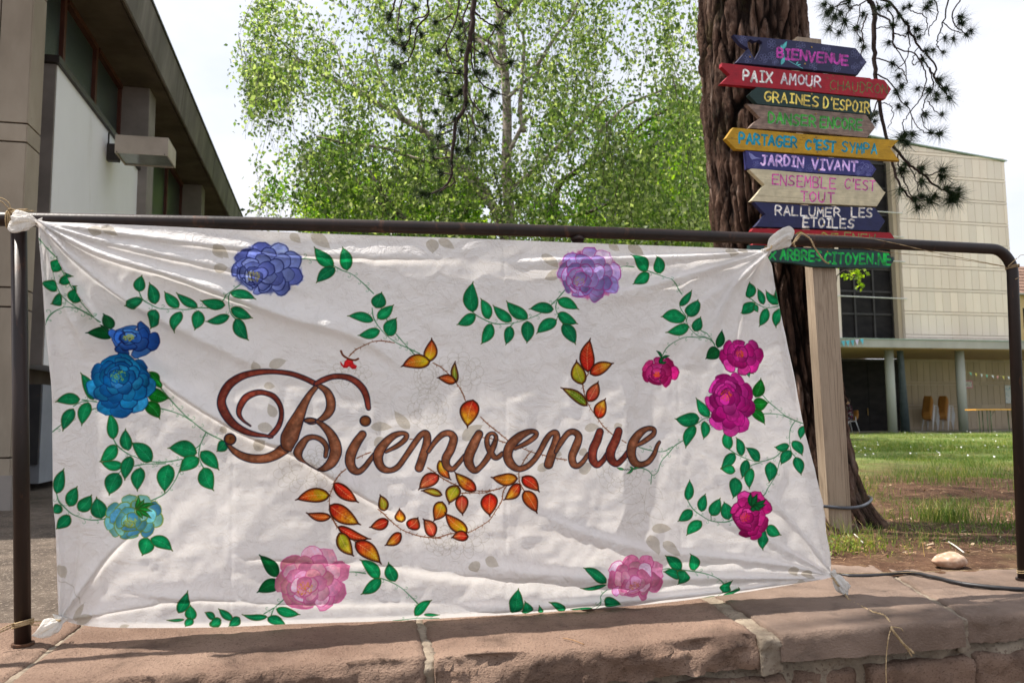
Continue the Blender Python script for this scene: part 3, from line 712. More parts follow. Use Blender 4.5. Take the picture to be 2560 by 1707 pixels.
LET = [('G', 1, [(335, 612, 6), (265, 560, 18), (225, 500, 40), (235, 425, 62), (285, 350, 70), (370, 308, 60), (450, 305, 50), (540, 340, 52), (600, 420, 45), (615, 510, 42), (595, 600, 50), (555, 665, 55), (515, 705, 45)]),
       ('G', 1, [(535, 712, 20), (465, 700, 28), (390, 690, 42), (280, 655, 60), (175, 585, 72), (95, 480, 80), (62, 385, 80), (88, 295, 88), (150, 215, 85), (260, 150, 70), (400, 118, 56), (550, 112, 45), (700, 130, 48), (820, 170, 50), (925, 220, 52)]),
       ('G', 0, [(110, 775, 26), (160, 830, 50), (240, 885, 75), (340, 915, 90), (460, 915, 95), (560, 880, 105), (640, 825, 120)]),
       ('G', 0, [(945, 240, 45), (875, 325, 60), (820, 420, 85), (775, 520, 120), (730, 620, 160), (695, 710, 180), (680, 780, 130), (700, 830, 30)]),
       ('G', 0, [(955, 235, 40), (1030, 290, 70), (1068, 370, 92), (1068, 450, 95), (1035, 510, 80), (980, 553, 50), (930, 578, 30), (880, 588, 22), (838, 565, 22)]),
       ('G', 0, [(925, 560, 30), (1000, 610, 58), (1070, 690, 90), (1108, 780, 120), (1115, 860, 125), (1080, 940, 105), (1020, 990, 70), (960, 1012, 30)]),
       ('G', 0, [(1022, 888, 36), (1030, 805, 46), (985, 742, 50), (915, 715, 46), (850, 730, 60), (800, 790, 84), (772, 850, 88), (785, 905, 60), (840, 950, 14), (920, 1000, 8), (975, 1022, 8)]),
       ('G', 1, [(935, 222, 45), (1000, 188, 55), (1080, 160, 52), (1160, 155, 52), (1240, 170, 60), (1310, 210, 66), (1370, 275, 66), (1402, 350, 60), (1415, 430, 50), (1420, 450, 42)]),
       ('G', 0, [(1362, 692, 80), (1310, 765, 95), (1262, 860, 105), (1248, 940, 100), (1272, 1005, 82), (1325, 1030, 58), (1380, 992, 52), (1430, 930, 48), (1475, 875, 45)]),
       ('G', 0, [(1580, 850, 28), (1680, 800, 45), (1750, 745, 50), (1772, 700, 45), (1730, 680, 40), (1650, 705, 66), (1570, 775, 88), (1515, 855, 104), (1508, 930, 92), (1545, 1000, 74), (1615, 1022, 50), (1690, 990, 55), (1760, 900, 55), (1840, 780, 60), (1905, 695, 58), (1955, 688, 72), (1960, 770, 85), (1925, 900, 90), (1892, 1000, 90)]),
       ('H', 0, [(-40, 850, 36), (20, 760, 50), (90, 692, 58), (155, 682, 62), (192, 730, 80), (165, 830, 88), (122, 915, 86), (130, 985, 72), (182, 1014, 50), (230, 970, 45), (295, 890, 42)]),
       ('H', 0, [(425, 690, 84), (378, 780, 100), (335, 880, 102), (335, 960, 88), (382, 1024, 58), (440, 990, 50), (505, 905, 60), (560, 800, 52), (582, 715, 36), (545, 680, 28), (505, 715, 44), (505, 795, 52), (540, 870, 60), (585, 908, 45), (640, 870, 45)]),
       ('H', 0, [(760, 820, 32), (860, 772, 45), (940, 712, 48), (948, 672, 38), (890, 665, 48), (800, 712, 80), (722, 790, 98), (690, 870, 98), (712, 950, 90), (782, 1008, 56), (862, 988, 54), (930, 925, 52), (985, 840, 52), (1040, 740, 55), (1088, 682, 48), (1132, 682, 62), (1130, 760, 85), (1092, 870, 95), (1062, 965, 92)]),
       ('H', 0, [(1130, 850, 36), (1180, 760, 55), (1240, 684, 55), (1300, 668, 58), (1345, 712, 74), (1320, 800, 88), (1282, 890, 82), (1292, 958, 74), (1332, 982, 50), (1380, 948, 45), (1435, 875, 42)]),
       ('H', 1, [(1545, 668, 74), (1518, 750, 88), (1480, 840, 92), (1480, 925, 84), (1520, 972, 60), (1570, 940, 50), (1622, 868, 45)]),
       ('H', 1, [(1720, 662, 78), (1690, 750, 90), (1650, 840, 92), (1650, 915, 84), (1700, 962, 58), (1760, 918, 50), (1815, 845, 45)]),
       ('H', 0, [(1880, 797, 30), (1970, 752, 45), (2050, 692, 48), (2058, 645, 42), (1990, 640, 46), (1910, 692, 80), (1852, 780, 98), (1840, 870, 94), (1872, 948, 78), (1925, 972, 55), (1995, 948, 52), (2050, 880, 48), (2085, 795, 34), (2105, 765, 28)])]
for k, t, pts in LET: word_stroke(k, pts, t)
for cx, cy, r in ((138, 735, 54), (1390, 567, 50)):
    a = np.linspace(0, 6.283, 24, endpoint=False)
    cv.fill(to_c(cp('G', np.stack([cx + r * np.cos(a), cy + r * .95 * np.sin(a)], 1))), rgb(124, 76, 42), rgb(96, 50, 30), edge=rgb(30, 34, 52), ew=2.6, tex=.25)
a = np.linspace(0, 6.283, 24, endpoint=False)
cv.fill(to_c(cp('G', np.stack([878 + 56 * np.cos(a), 562 + 24 * np.sin(a)], 1))), rgb(124, 76, 52), rgb(96, 50, 30), edge=rgb(30, 34, 52), ew=2.6, tex=.25)
# signature scribble
x = np.linspace(1750, 1865, 24)
cv.stroke(to_c(cp('H', np.stack([x, 1018 + 6 * np.sin(x * .35)], 1))), 1.5, rgb(40, 60, 50), .9)
for tx, ty in ((1705, 998), (1800, 1055), (1830, 992), (1915, 1000)): leaf('H', 1770 if tx < 1800 else 1860, 1015, tx, ty, 18)

CLOTH_IMG = cv.image("painted_cloth")

def cloth_material(name, img=None, trans=0.35):
    mt, n, b, out = nodes(name)
    t = n.nodes.new("ShaderNodeTexCoord")
    if img is not None:
        im = n.nodes.new("ShaderNodeTexImage"); im.image = img; im.interpolation = 'Cubic'; im.extension = 'EXTEND'
        n.links.new(t.outputs["UV"], im.inputs[0]); c = im.outputs[0]
    else:
        rgbn = n.nodes.new("ShaderNodeRGB"); rgbn.outputs[0].default_value = (0.82, 0.79, 0.74, 1); c = rgbn.outputs[0]
    n.links.new(c, b.inputs["Base Color"]); b.inputs["Roughness"].default_value = 0.75
    b.inputs["Specular IOR Level"].default_value = 0.15
    a1 = noise_node(n, t.outputs["Object"], 13, 9, 0.62, (1, 1, 1), 0.9)
    a2 = noise_node(n, t.outputs["Object"], 700, 2, 0.5, (1, 1, .6))
    a3 = noise_node(n, t.outputs["Object"], 26, 3, 0.5, (1, 1, 1), 1.2)
    ad = n.nodes.new("ShaderNodeMath"); ad.operation = 'MULTIPLY_ADD'; ad.inputs[1].default_value = 0.03
    n.links.new(a2.outputs[0], ad.inputs[0]); n.links.new(a1.outputs[0], ad.inputs[2])
    rd = ramp(n, a3.outputs[0], [(0.44, (0, 0, 0)), (0.5, (1, 1, 1)), (0.56, (0, 0, 0))])
    ad2 = n.nodes.new("ShaderNodeMath"); ad2.operation = 'MULTIPLY_ADD'; ad2.inputs[1].default_value = 0.07
    n.links.new(rd.outputs[0], ad2.inputs[0]); n.links.new(ad.outputs[0], ad2.inputs[2])
    bump(n, b, ad2.outputs[0], 0.85, 0.017)
    tr = n.nodes.new("ShaderNodeBsdfTranslucent"); n.links.new(c, tr.inputs[0])
    mxs = n.nodes.new("ShaderNodeMixShader"); mxs.inputs[0].default_value = trans
    n.links.new(b.outputs[0], mxs.inputs[1]); n.links.new(tr.outputs[0], mxs.inputs[2]); n.links.new(mxs.outputs[0], out.inputs[0])
    return mt
M_CLOTH = cloth_material("painted_cloth", CLOTH_IMG)
M_CLOTHP = cloth_material("plain_cloth")

# ------------------------------------------------------------------ cloth geometry
def edge_pts(P, n):
    P = np.asarray(P, float); Q = catmull(P, 6)
    L = np.concatenate([[0], np.cumsum(np.hypot(*np.diff(Q, axis=0).T))]); s = np.linspace(0, L[-1], n)
    return to_st(np.stack([np.interp(s, L, Q[:, 0]), np.interp(s, L, Q[:, 1])], 1))
E_TOP = [(98, 558), (170, 557), (340, 563), (560, 573), (800, 584), (1000, 591), (1100, 594), (1300, 601), (1440, 607), (1640, 614), (1800, 620), (1916, 626)]
E_LEFT = [(98, 558), (103, 640), (107, 710), (112, 785), (122, 875), (127, 920), (131, 967), (131, 1074), (133, 1195), (134, 1259), (141, 1320), (144, 1471), (150, 1545)]
E_BOT = [(150, 1545), (191, 1560), (272, 1569), (409, 1572), (560, 1571), (717, 1564), (987, 1555), (1080, 1550), (1271, 1539), (1407, 1529), (1640, 1511), (1762, 1497), (1860, 1482), (1969, 1462), (2078, 1437)]
E_RIGHT = [(1916, 626), (1932, 700), (1948, 771), (1975, 901), (1990, 980), (2010, 1066), (2039, 1216), (2055, 1275), (2064, 1334), (2076, 1416), (2078, 1437)]
NU, NV = 520, 270
top = edge_pts(E_TOP, NU + 1); bot = edge_pts(E_BOT, NU + 1); lef = edge_pts(E_LEFT, NV + 1); rig = edge_pts(E_RIGHT, NV + 1)
uu = np.linspace(0, 1, NU + 1)[None, :, None]; vv = np.linspace(0, 1, NV + 1)[:, None, None]
G = (1 - vv) * top[None] + vv * bot[None] + (1 - uu) * lef[:, None] + uu * rig[:, None] - ((1 - uu) * (1 - vv) * top[0] + uu * (1 - vv) * top[-1] + (1 - uu) * vv * bot[0] + uu * vv * bot[-1])
SS, TT = G[..., 0], G[..., 1]
D = np.zeros_like(SS)
def fold(pts, h, w0, w1, asym=0.35, fade=(0.0, 0.75)):
    """a pulled crease: ridge with a steep lower side; widens away from the knot; pts in photo pixels on the cloth"""
    global D
    P = to_st(catmull(np.asarray(pts, float), 6))
    seg = np.hypot(*np.diff(P, axis=0).T); L = np.concatenate([[0], np.cumsum(seg)]); tot = L[-1]
    best = np.full(SS.shape, 1e9); sd = np.zeros(SS.shape); al = np.zeros(SS.shape)
    for i in range(len(P) - 1):
        e = P[i + 1] - P[i]; l2 = e @ e + 1e-12
        t = np.clip(((SS - P[i, 0]) * e[0] + (TT - P[i, 1]) * e[1]) / l2, 0, 1)
        dx = SS - P[i, 0] - t * e[0]; dy = TT - P[i, 1] - t * e[1]
        d = np.hypot(dx, dy); s = np.sign(e[0] * dy - e[1] * dx)
        m_ = d < best
        best = np.where(m_, d, best); sd = np.where(m_, s, sd); al = np.where(m_, (L[i] + t * seg[i]) / tot, al)
    w = w0 + (w1 - w0) * al
    w = np.where(sd < 0, w * asym * .6, w)
    amp = 1.45 * h * np.clip(al / .12 + .25, 0, 1) * np.clip((1 - al) / (1 - fade[1]), 0, 1) ** 1.0
    D += amp * np.exp(-(best / w) ** 2)
TLK, TRK, BLK, BRK = (98, 558), (1920, 628), (151, 1550), (2080, 1440)
for pts, h, w0, w1, asy in [
        ([TLK, (250, 800), (420, 960), (600, 1075), (735, 1130), (900, 1230), (1100, 1340)], .031, .012, .050, .35),
        ([TLK, (200, 660), (330, 760), (500, 850), (700, 940)], .019, .008, .045, .5),
        ([TLK, (250, 640), (450, 700), (700, 790), (900, 850), (1020, 930)], .021, .008, .05, .4),
        ([TLK, (230, 600), (400, 640), (640, 690), (800, 740)], .012, .007, .035, .5),
        ([TLK, (250, 580), (480, 610), (800, 640), (1200, 650)], .009, .006, .035, .6),
        ([TLK, (130, 650), (165, 760), (230, 900)], .012, .006, .03, .5),
        ([TLK, (112, 700), (125, 850), (140, 1050)], .010, .005, .02, .6),
        ([TLK, (150, 640), (220, 740), (320, 850)], -.012, .006, .02, .7),
        ([TRK, (1840, 700), (1780, 800), (1700, 930)], .016, .008, .045, .35),
        ([TRK, (1880, 700), (1860, 800), (1840, 900)], -.012, .006, .022, .8),
        ([TRK, (1780, 670), (1600, 720), (1400, 760)], .012, .007, .045, .5),
        ([TRK, (1750, 640), (1500, 650), (1200, 660)], .009, .006, .04, .5),
        ([TRK, (1800, 720), (1700, 800), (1600, 900)], .009, .006, .04, .6),
        ([TRK, (1935, 750), (1965, 900), (2000, 1060)], .008, .005, .02, .6),
        ([BLK, (210, 1470), (270, 1390), (340, 1320)], .014, .008, .035, .4),
        ([BLK, (180, 1480), (190, 1380), (200, 1250)], -.008, .005, .02, .8),
        ([BLK, (260, 1530), (420, 1500), (600, 1480)], .008, .006, .04, .6),
        ([BLK, (156, 1450), (150, 1300), (150, 1150)], .007, .005, .015, .7),
        ([BRK, (1950, 1440), (1750, 1440), (1500, 1440), (1250, 1420), (1050, 1370)], .017, .006, .05, .6),
        ([BRK, (1960, 1410), (1800, 1390), (1600, 1370), (1400, 1310), (1250, 1230)], .013, .006, .055, .5),
        ([BRK, (1950, 1455), (1750, 1480), (1500, 1500), (1250, 1515), (1000, 1510)], .012, .005, .03, .6),
        ([BRK, (2030, 1370), (1960, 1290), (1880, 1200)], .012, .006, .04, .5),
        ([BRK, (2060, 1330), (2040, 1200), (2020, 1080)], .012, .006, .03, .5),
        ([BRK, (2072, 1360), (2058, 1290)], -.010, .005, .012, .9),
        ([BRK, (1990, 1390), (1880, 1330), (1760, 1290)], .009, .005, .035, .6),
        ([(1180, 600), (1190, 700), (1180, 860)], .003, .05, .06, 1.0),
        ([(600, 1390), (900, 1400), (1150, 1430), (1400, 1440)], .010, .02, .045, .7),
        ([(300, 1480), (700, 1505), (1100, 1500), (1300, 1490)], .006, .015, .03, .6)]:
    fold(pts, h, w0, w1, asy)
# creases from being folded away, crumples, drape
def nf(s, t, sc_, z, o=3):
    return noise.fractal(Vector((s * sc_, t * sc_, z)), 0.6, 2.0, o)
gy, gx = 68, 130
crs = np.zeros((gy + 1, gx + 1)); crf = np.zeros((gy + 1, gx + 1))
for j in range(gy + 1):
    for i in range(gx + 1):
        s = i / gx * 2.2; t = j / gy
        crs[j, i] = nf(s, t, 1.6, 3.1); 
        w = nf(s, t, 5.0, 7.7, 2); crf[j, i] = abs(nf(s + w * .05, t + w * .05, 9.0, 1.3, 3))
fi = np.clip(SS / 2.2, 0, .9999) * gx; fj = np.clip(TT, 0, .9999) * gy
i0 = fi.astype(int); j0 = fj.astype(int); fx = fi - i0; fy = fj - j0
def samp(A): return A[j0, i0] * (1 - fx) * (1 - fy) + A[j0, i0 + 1] * fx * (1 - fy) + A[j0 + 1, i0] * (1 - fx) * fy + A[j0 + 1, i0 + 1] * fx * fy
vq = np.linspace(0, 1, NV + 1)[:, None]; uq = np.linspace(0, 1, NU + 1)[None]
env = np.clip(vq * 14, 0, 1) * np.clip((1 - vq) * 20, .3, 1) * np.clip(uq * 20, .2, 1) * np.clip((1 - uq) * 20, .2, 1)
D += env * (samp(crs) * .016 + (0.35 - samp(crf)) * .0100)
D += 0.02 * np.sin(np.pi * vq) * np.sin(np.pi * uq)       # belly of the sheet
for c_ in (590, 1260, 1690):      # ironed-in vertical creases
    s0 = to_st([(c_, 900)])[0, 0]; D += .0016 * np.exp(-((SS - s0) / .004) ** 2) * env
D = np.clip(D, -.014, .09)
# hem rolls back at the bottom
hem = np.clip((vq - .985) / .015, 0, 1)
D -= hem * .016 * np.clip(np.sin(np.pi * uq) * 2, 0, 1)
V = PL + SS[..., None] * RE + (CN + D)[..., None] * RN; V[..., 2] = TT
UVc = np.stack([(SS - C_S0) / CRES / CWID, 1 - (C_T1 - TT) / CRES / CHEI], -1)
idx = np.arange((NU + 1) * (NV + 1)).reshape(NV + 1, NU + 1)
Fq = np.stack([idx[:-1, :-1], idx[1:, :-1], idx[1:, 1:], idx[:-1, 1:]], -1).reshape(-1, 4)
banner = thing("banner", "white bedsheet banner painted with flowers, leaves and the brown word Bienvenue", "banner", PL)
me = mesh_np("sheet", V.reshape(-1, 3) - PL, Fq, True, UVc.reshape(-1, 2))
put("sheet", me, M_CLOTH, banner)
# gathered tails beyond each knot
def tail(pts, rs, seed, flat=.45):
    P = catmull(np.array([PL + to_st([p])[0, 0] * RE + RN * n_ + np.array([0, 0, to_st([p])[0, 1]]) for *p, n_ in pts]), 5)
    r = np.interp(np.linspace(0, len(rs) - 1, len(P)), np.arange(len(rs)), rs)
    n = 64; Vv = []; rr = random.Random(seed); ph = rr.random() * 6
    for i, p in enumerate(P):
        t = P[min(i + 1, len(P) - 1)] - P[max(i - 1, 0)]; t /= np.linalg.norm(t)
        x = np.cross(t, RN); x /= np.linalg.norm(x); y = RN
        for k in range(n):
            a = 2 * math.pi * k / n
            pl = 1 + .34 * math.sin(4 * a + ph + i * .16) + .20 * math.sin(7 * a - i * .24 + ph) + .08 * math.sin(13 * a + i * .4)
            Vv.append(p + r[i] * pl * (math.cos(a) * x + flat * math.sin(a) * y))
    F_ = []
    for i in range(len(P) - 1):
        for k in range(n): F_.append((i * n + k, i * n + (k + 1) % n, (i + 1) * n + (k + 1) % n, (i + 1) * n + k))
    me = bpy.data.meshes.new("corner_knot"); me.from_pydata([tuple(v - PL) for v in Vv], [], F_ + [tuple(range(n))[::-1], tuple(range((len(P) - 1) * n, len(P) * n))])
    me.polygons.foreach_set("use_smooth", [True] * len(me.polygons)); me.update()
    return put("corner_knot", me, M_CLOTHP, banner)
tail([(106, 562, .044), (96, 560, .048), (80, 558, .056), (58, 562, .060), (40, 566, .056), (30, 563, .052)], [.010, .005, .014, .021, .018, .004], 1)
tail([(1906, 634, .044), (1916, 626, .05), (1926, 615, .056), (1945, 600, .062), (1962, 594, .062), (1970, 598, .058)], [.012, .006, .015, .022, .018, .004], 2)
tail([(158, 1537, .044), (153, 1549, .048), (144, 1556, .054), (128, 1564, .06), (108, 1575, .06), (88, 1582, .056)], [.013, .006, .014, .016, .009, .001], 3)
tail([(2072, 1428, .044), (2078, 1437, .048), (2084, 1445, .052), (2094, 1460, .056), (2104, 1472, .056), (2109, 1474, .054)], [.012, .006, .013, .016, .013, .004], 4)
# ------------------------------------------------------------------ materials for the place
M_PIPE = pmat("dark_brown_paint", (.012, .0075, .006), (.026, .014, .011), 14, 0.42, .3, 90, .002, (1, 1, .25), spec=.32,
              stain=((.11, .045, .022), 22, (1, 1, .3), .60, .72, .8))
M_SAND = pmat("red_sandstone", (.185, .118, .086), (.300, .205, .152), 3.2, .92, 1.0, 150, .009, (1, 1, 1.6), 10, spec=.2,
               speck=((.095, .052, .04), 150, .56, .70), stain=((.060, .038, .029), 5, (1, 1, 1.8), .54, .74, .8), rnd=.10)
M_SAND2 = pmat("grey_sandstone", (.150, .106, .082), (.235, .172, .136), 4.2, .92, .9, 120, .006, (1, 1, 1.6), 10, spec=.2,
               speck=((.27, .20, .15), 130, .60, .74), stain=((.07, .055, .045), 6, (1, 1, 1.8), .56, .74, .7), rnd=.10)
M_MORT = pmat("old_mortar", (.17, .135, .10), (.30, .25, .19), 18, .95, .9, 60, .006, None, 8, speck=((.15, .11, .085), 90, .55, .64), spec=.2)
M_ASPH = pmat("asphalt", (.070, .052, .039), (.150, .115, .088), 5, .92, 1.0, 90, .014, None, 8, speck=((.34, .28, .22), 90, .57, .66), spec=.35)
M_SLABC = pmat("pale_paving", (.34, .31, .26), (.45, .42, .36), 2, .9, .3, 40, .004)
M_WOODP = None

def woodmat(name, c1, c2, vertical=True, rough=.75, kn=(.10, .055, .03)):
    mt, n, b, out = nodes(name)
    t = n.nodes.new("ShaderNodeTexCoord"); co = t.outputs["Object"]
    st = (26, 26, .9) if vertical else (.9, 26, 26)
    a = noise_node(n, co, 2.2, 6, .6, st, 1.2)
    c = ramp(n, a.outputs[0], [(.3, c1), (.52, c2), (.62, c1), (.75, c2)]).outputs[0]
    k = noise_node(n, co, 2.0, 2, .4, (3, 3, 1.6) if vertical else (1.6, 3, 3), .2)
    f = ramp(n, k.outputs[0], [(.66, (0, 0, 0)), (.78, (.8,) * 3)]).outputs[0]
    c = mixc(n, f, c, kn)
    g = noise_node(n, co, 5, 5, .6, (40, 40, 1) if vertical else (1, 40, 40))
    f2 = ramp(n, g.outputs[0], [(.60, (0, 0, 0)), (.68, (.55,) * 3)]).outputs[0]
    c = mixc(n, f2, c, tuple(v * .45 for v in c1))
    n.links.new(c, b.inputs["Base Color"]); b.inputs["Roughness"].default_value = rough; b.inputs["Specular IOR Level"].default_value = .3
    bump(n, b, g.outputs[0], .35, .003)
    return mt
M_POST = woodmat("weathered_pine_post", (.225, .168, .115), (.355, .280, .202))
M_BACKW = woodmat("raw_wood", (.14, .10, .07), (.22, .16, .11), False)

# ------------------------------------------------------------------ ground
rgd = np.random.RandomState(11)
def grid_mesh(name, xs, ys, zf, mat, **kw):
    X, Y = np.meshgrid(xs, ys); Z = zf(X, Y)
    V_ = np.stack([X, Y, Z], -1).reshape(-1, 3); k = np.arange(X.size).reshape(X.shape)
    F_ = np.stack([k[:-1, :-1], k[:-1, 1:], k[1:, 1:], k[1:, :-1]], -1).reshape(-1, 4)
    return put(name, mesh_np(name, V_, F_, True), mat, **kw)

def back_y(x):     # back edge of the coping in world y at x
    # rail line + offset
    s = (x - PL[0]) / RE[0]
    return PL[1] + RE[1] * s
def bumps(X, Y, amp=.02, f=2.3):
    out = np.zeros_like(X)
    rr = np.random.RandomState(4)
    for k in range(7):
        a = rr.rand() * 6.28; w = f * (1.6 ** (k % 5)); out += np.sin(X * math.cos(a) * w + Y * math.sin(a) * w + rr.rand() * 6) / (1.5 ** (k % 5))
    return out * amp / 2
def soil_z(X, Y):
    z = ground_z(X, Y) + bumps(X, Y, .018) * np.clip(Y - 2.4, 0, 1)
    # root mound round the pine
    r = np.hypot(X - 1.28, Y - 3.72); z = z + .06 * np.exp(-(r / .55) ** 2)
    return z - .006 - .07 / (1 + np.exp(np.clip((X + .35) * 9, -30, 30)))

mt, n, b, out = nodes("lawn_soil")
t = n.nodes.new("ShaderNodeTexCoord"); co = t.outputs["Object"]
a1 = noise_node(n, co, 9, 8, .65); soil = ramp(n, a1.outputs[0], [(.3, (.040, .021, .012)), (.5, (.095, .050, .030)), (.68, (.17, .098, .060))]).outputs[0]
a2 = noise_node(n, co, 60, 4, .7); ndl = ramp(n, a2.outputs[0], [(.58, (0, 0, 0)), (.68, (1, 1, 1))]).outputs[0]
soil = mixc(n, ndl, soil, (.30, .19, .11))
gr = noise_node(n, co, 14, 6, .7); grs = ramp(n, gr.outputs[0], [(.32, (.055, .10, .022)), (.48, (.115, .170, .040)), (.62, (.21, .23, .075)), (.74, (.20, .15, .085))]).outputs[0]
sp = n.nodes.new("ShaderNodeSeparateXYZ"); n.links.new(co, sp.inputs[0])
md = n.nodes.new("ShaderNodeMapRange"); md.inputs["From Min"].default_value = 6.2; md.inputs["From Max"].default_value = 9.8
n.links.new(sp.outputs[1], md.inputs[0])
pn = noise_node(n, co, 1.6, 5, .6)
ma = n.nodes.new("ShaderNodeMath"); ma.operation = 'MULTIPLY_ADD'; ma.inputs[1].default_value = 2.0; ma.inputs[2].default_value = -1.12
n.links.new(pn.outputs[0], ma.inputs[0])
mb_ = n.nodes.new("ShaderNodeMath"); mb_.operation = 'ADD'; mb_.use_clamp = True
n.links.new(md.outputs[0], mb_.inputs[0]); n.links.new(ma.outputs[0], mb_.inputs[1])
c = mixc(n, mb_.outputs[0], soil, grs)
n.links.new(c, b.inputs["Base Color"]); b.inputs["Roughness"].default_value = .95; b.inputs["Specular IOR Level"].default_value = .15
bump(n, b, a2.outputs[0], .9, .02)
M_SOIL = mt
yb = 2.30
xs = np.concatenate([np.linspace(-400, -20, 12), np.linspace(-14, -3, 12), np.linspace(-2.6, 8, 180), np.linspace(8.4, 30, 50), np.linspace(40, 400, 12)])
ysn = np.concatenate([np.linspace(0, 1, 130) ** 1.5 * 8, np.linspace(8.3, 34, 60), np.linspace(40, 800, 14)])
Xg, Tg = np.meshgrid(xs, ysn)
Yg = np.where(Tg < 8, 1, 1) * 0 + Tg + PL[1] + RE[1] / RE[0] * (np.clip(Xg, -12, 12) - PL[0]) + .16
Zg = soil_z(Xg, Yg)
kk = np.arange(Xg.size).reshape(Xg.shape)
put("ground", mesh_np("ground", np.stack([Xg, Yg, Zg], -1).reshape(-1, 3), np.stack([kk[:-1, :-1], kk[:-1, 1:], kk[1:, 1:], kk[1:, :-1]], -1).reshape(-1, 4), True), M_SOIL, kind="structure")
# asphalt yard beside the left building, just above the ground sheet
Vp = []
xa = np.linspace(-14, -.25, 60); ya = np.linspace(0, 1, 50)
XA, TA = np.meshgrid(xa, ya)
YS = PL[1] + RE[1] / RE[0] * (XA - PL[0]) + .222
YA = YS + TA * (30 - YS)
XA2 = XA + .18 * np.sin(YA * 1.3) * (XA > -.4) - TA * 0
ZA = ground_z(XA2, YA) - .004 + .003 * np.sin(XA * 3 + YA * 2)
k2 = np.arange(XA.size).reshape(XA.shape)
put("asphalt_path", mesh_np("asphalt_path", np.stack([XA2, YA, ZA], -1).reshape(-1, 3), np.stack([k2[:-1, :-1], k2[:-1, 1:], k2[1:, 1:], k2[1:, :-1]], -1).reshape(-1, 4), True), M_ASPH, kind="structure")
# unseen pavement on the camera's side of the wall, added to bounce light
grid_mesh("bounce_pavement", np.linspace(-40, 40, 20), np.concatenate([np.linspace(-40, 1, 12), [1.6, 2.6]]), lambda X, Y: X * 0 - .98, M_ASPH, kind="structure")

# ------------------------------------------------------------------ retaining wall
wall = thing("retaining_wall", "low retaining wall of reddish sandstone capped with thick slabs under the railing", "wall", PL)
def stone(name, s0, s1, nf_, nb, zt, zb, mat, seed, chip=.012, rough=.006, skew0=0, skew1=0, du=.014, rnd=.012, top_r=.004, kind=None, parent=wall, l0=None, l1=None):
    """rock: box in rail coords (s along, n towards camera from rail, z), worn and chipped front"""
    ns = max(3, int((s1 - s0) / du)); nn = max(3, int((nf_ - nb) / (du * 1.3))); nz_ = max(2, int((zt - zb) / du))
    vid = {}; Vv = []; Ff = []
    def pt(i, j, k):
        key = (i, j, k)
        if key in vid: return vid[key]
        a, b_, c_ = i / ns, j / nn, k / nz_
        q_ = nb + (nf_ - nb) * b_; z = zb + (zt - zb) * c_
        sa = s0 if l0 is None else l0[0] + l0[1] * (q_ - l0[2]); sb_ = s1 if l1 is None else l1[0] + l1[1] * (q_ - l1[2]); s = sa + (sb_ - sa) * a
        # rounding
        es = min(a, 1 - a) * (s1 - s0); en = (1 - b_) * (nf_ - nb); ez = (1 - c_) * (zt - zb)
        if es < rnd:
            d_ = (rnd - es); sh = d_ * d_ / rnd * .5
            z -= sh * (c_ > .5); q_ -= sh * (b_ > .5)
        if en < rnd * 1.4 and ez < rnd * 1.4:
            z -= (rnd * 1.4 - en) * .42; q_ -= (rnd * 1.4 - ez) * .42
        P = Vector((s * 3.1 + seed * 7.3, q_ * 3.1, z * 3.1))
        n1 = noise.fractal(P * 3.2, .6, 2.1, 4)
        n2 = noise.fractal(P * 11 + Vector((5, 1, 2)), .6, 2.1, 3)
        ff = max(0, 1 - en / .03)                     # split front face
        bite = max(0, noise.noise(Vector((s * 5.5 + seed, 3.3, 0))) - .05) * max(0, 1 - ez / .05)
        q_ -= ff * (n1 * chip * 1.5 + abs(n2) * rough * 1.5 + bite * chip * 5.0)
        n3 = noise.noise(P * 26); q_ -= ff * abs(n3) * rough * 1.1
        z += (n1 * top_r + n2 * top_r * .35 + n3 * .0006) * (c_ > .99) + (n1 * rough) * (c_ < .01) - ff * (ez < .02) * (abs(n1) * chip * .6 + bite * chip * 1.2)
        s += n1 * rough * .8 * (es < .01)
        vid[key] = len(Vv); Vv.append(RE * s + RN * q_ + np.array([0, 0, z])); return vid[key]
    for i in range(ns):
        for j in range(nn):
            Ff.append((pt(i, j, nz_), pt(i, j + 1, nz_), pt(i + 1, j + 1, nz_), pt(i + 1, j, nz_)))
        for k in range(nz_):
            Ff.append((pt(i, nn, k), pt(i + 1, nn, k), pt(i + 1, nn, k + 1), pt(i, nn, k + 1)))
    for k in range(nz_):
        for j in range(nn):
            Ff.append((pt(0, j, k), pt(0, j + 1, k), pt(0, j + 1, k + 1), pt(0, j, k + 1)))
            Ff.append((pt(ns, j, k), pt(ns, j, k + 1), pt(ns, j + 1, k + 1), pt(ns, j + 1, k)))
    me = bpy.data.meshes.new(name); me.from_pydata([tuple(v) for v in Vv], [], Ff)
    me.polygons.foreach_set("use_smooth", [True] * len(Ff)); me.update()
    o = put(name, me, mat, parent)
    if kind: o["kind"] = kind
    return o
def rsz(px, py):
    p = on_z(px, py, 0.0) - PL; return float(p @ RE), float(p @ RN)
J1a, J1b = rsz(201, 1563), rsz(16, 1705); J2a, J2b = rsz(1050, 1556), rsz(1090, 1690)
J3a, J3b = rsz(1786, 1498), rsz(1935, 1592); J4a, J4b = rsz(2345, 1505), rsz(2412, 1545)
def ln_(a, b_): return (a[0], (b_[0] - a[0]) / (b_[1] - a[1]), a[1])
BK = -.42
front = lambda s: float(np.interp(s, [0, .5, 1.05, 1.7, 2.1, 2.5, 3.1], [.355, .345, .355, .385, .375, .35, .33]))
JL = [None, ln_(J1a, J1b), ln_(J2a, J2b), ln_(J3a, J3b), ln_(J4a, J4b), None]
JG = [0, .006, .009, .022, .012, 0]
def off(l, d): return None if l is None else (l[0] + d, l[1], l[2])
mats = [M_SAND, M_SAND, M_SAND, M_SAND2, M_SAND2]
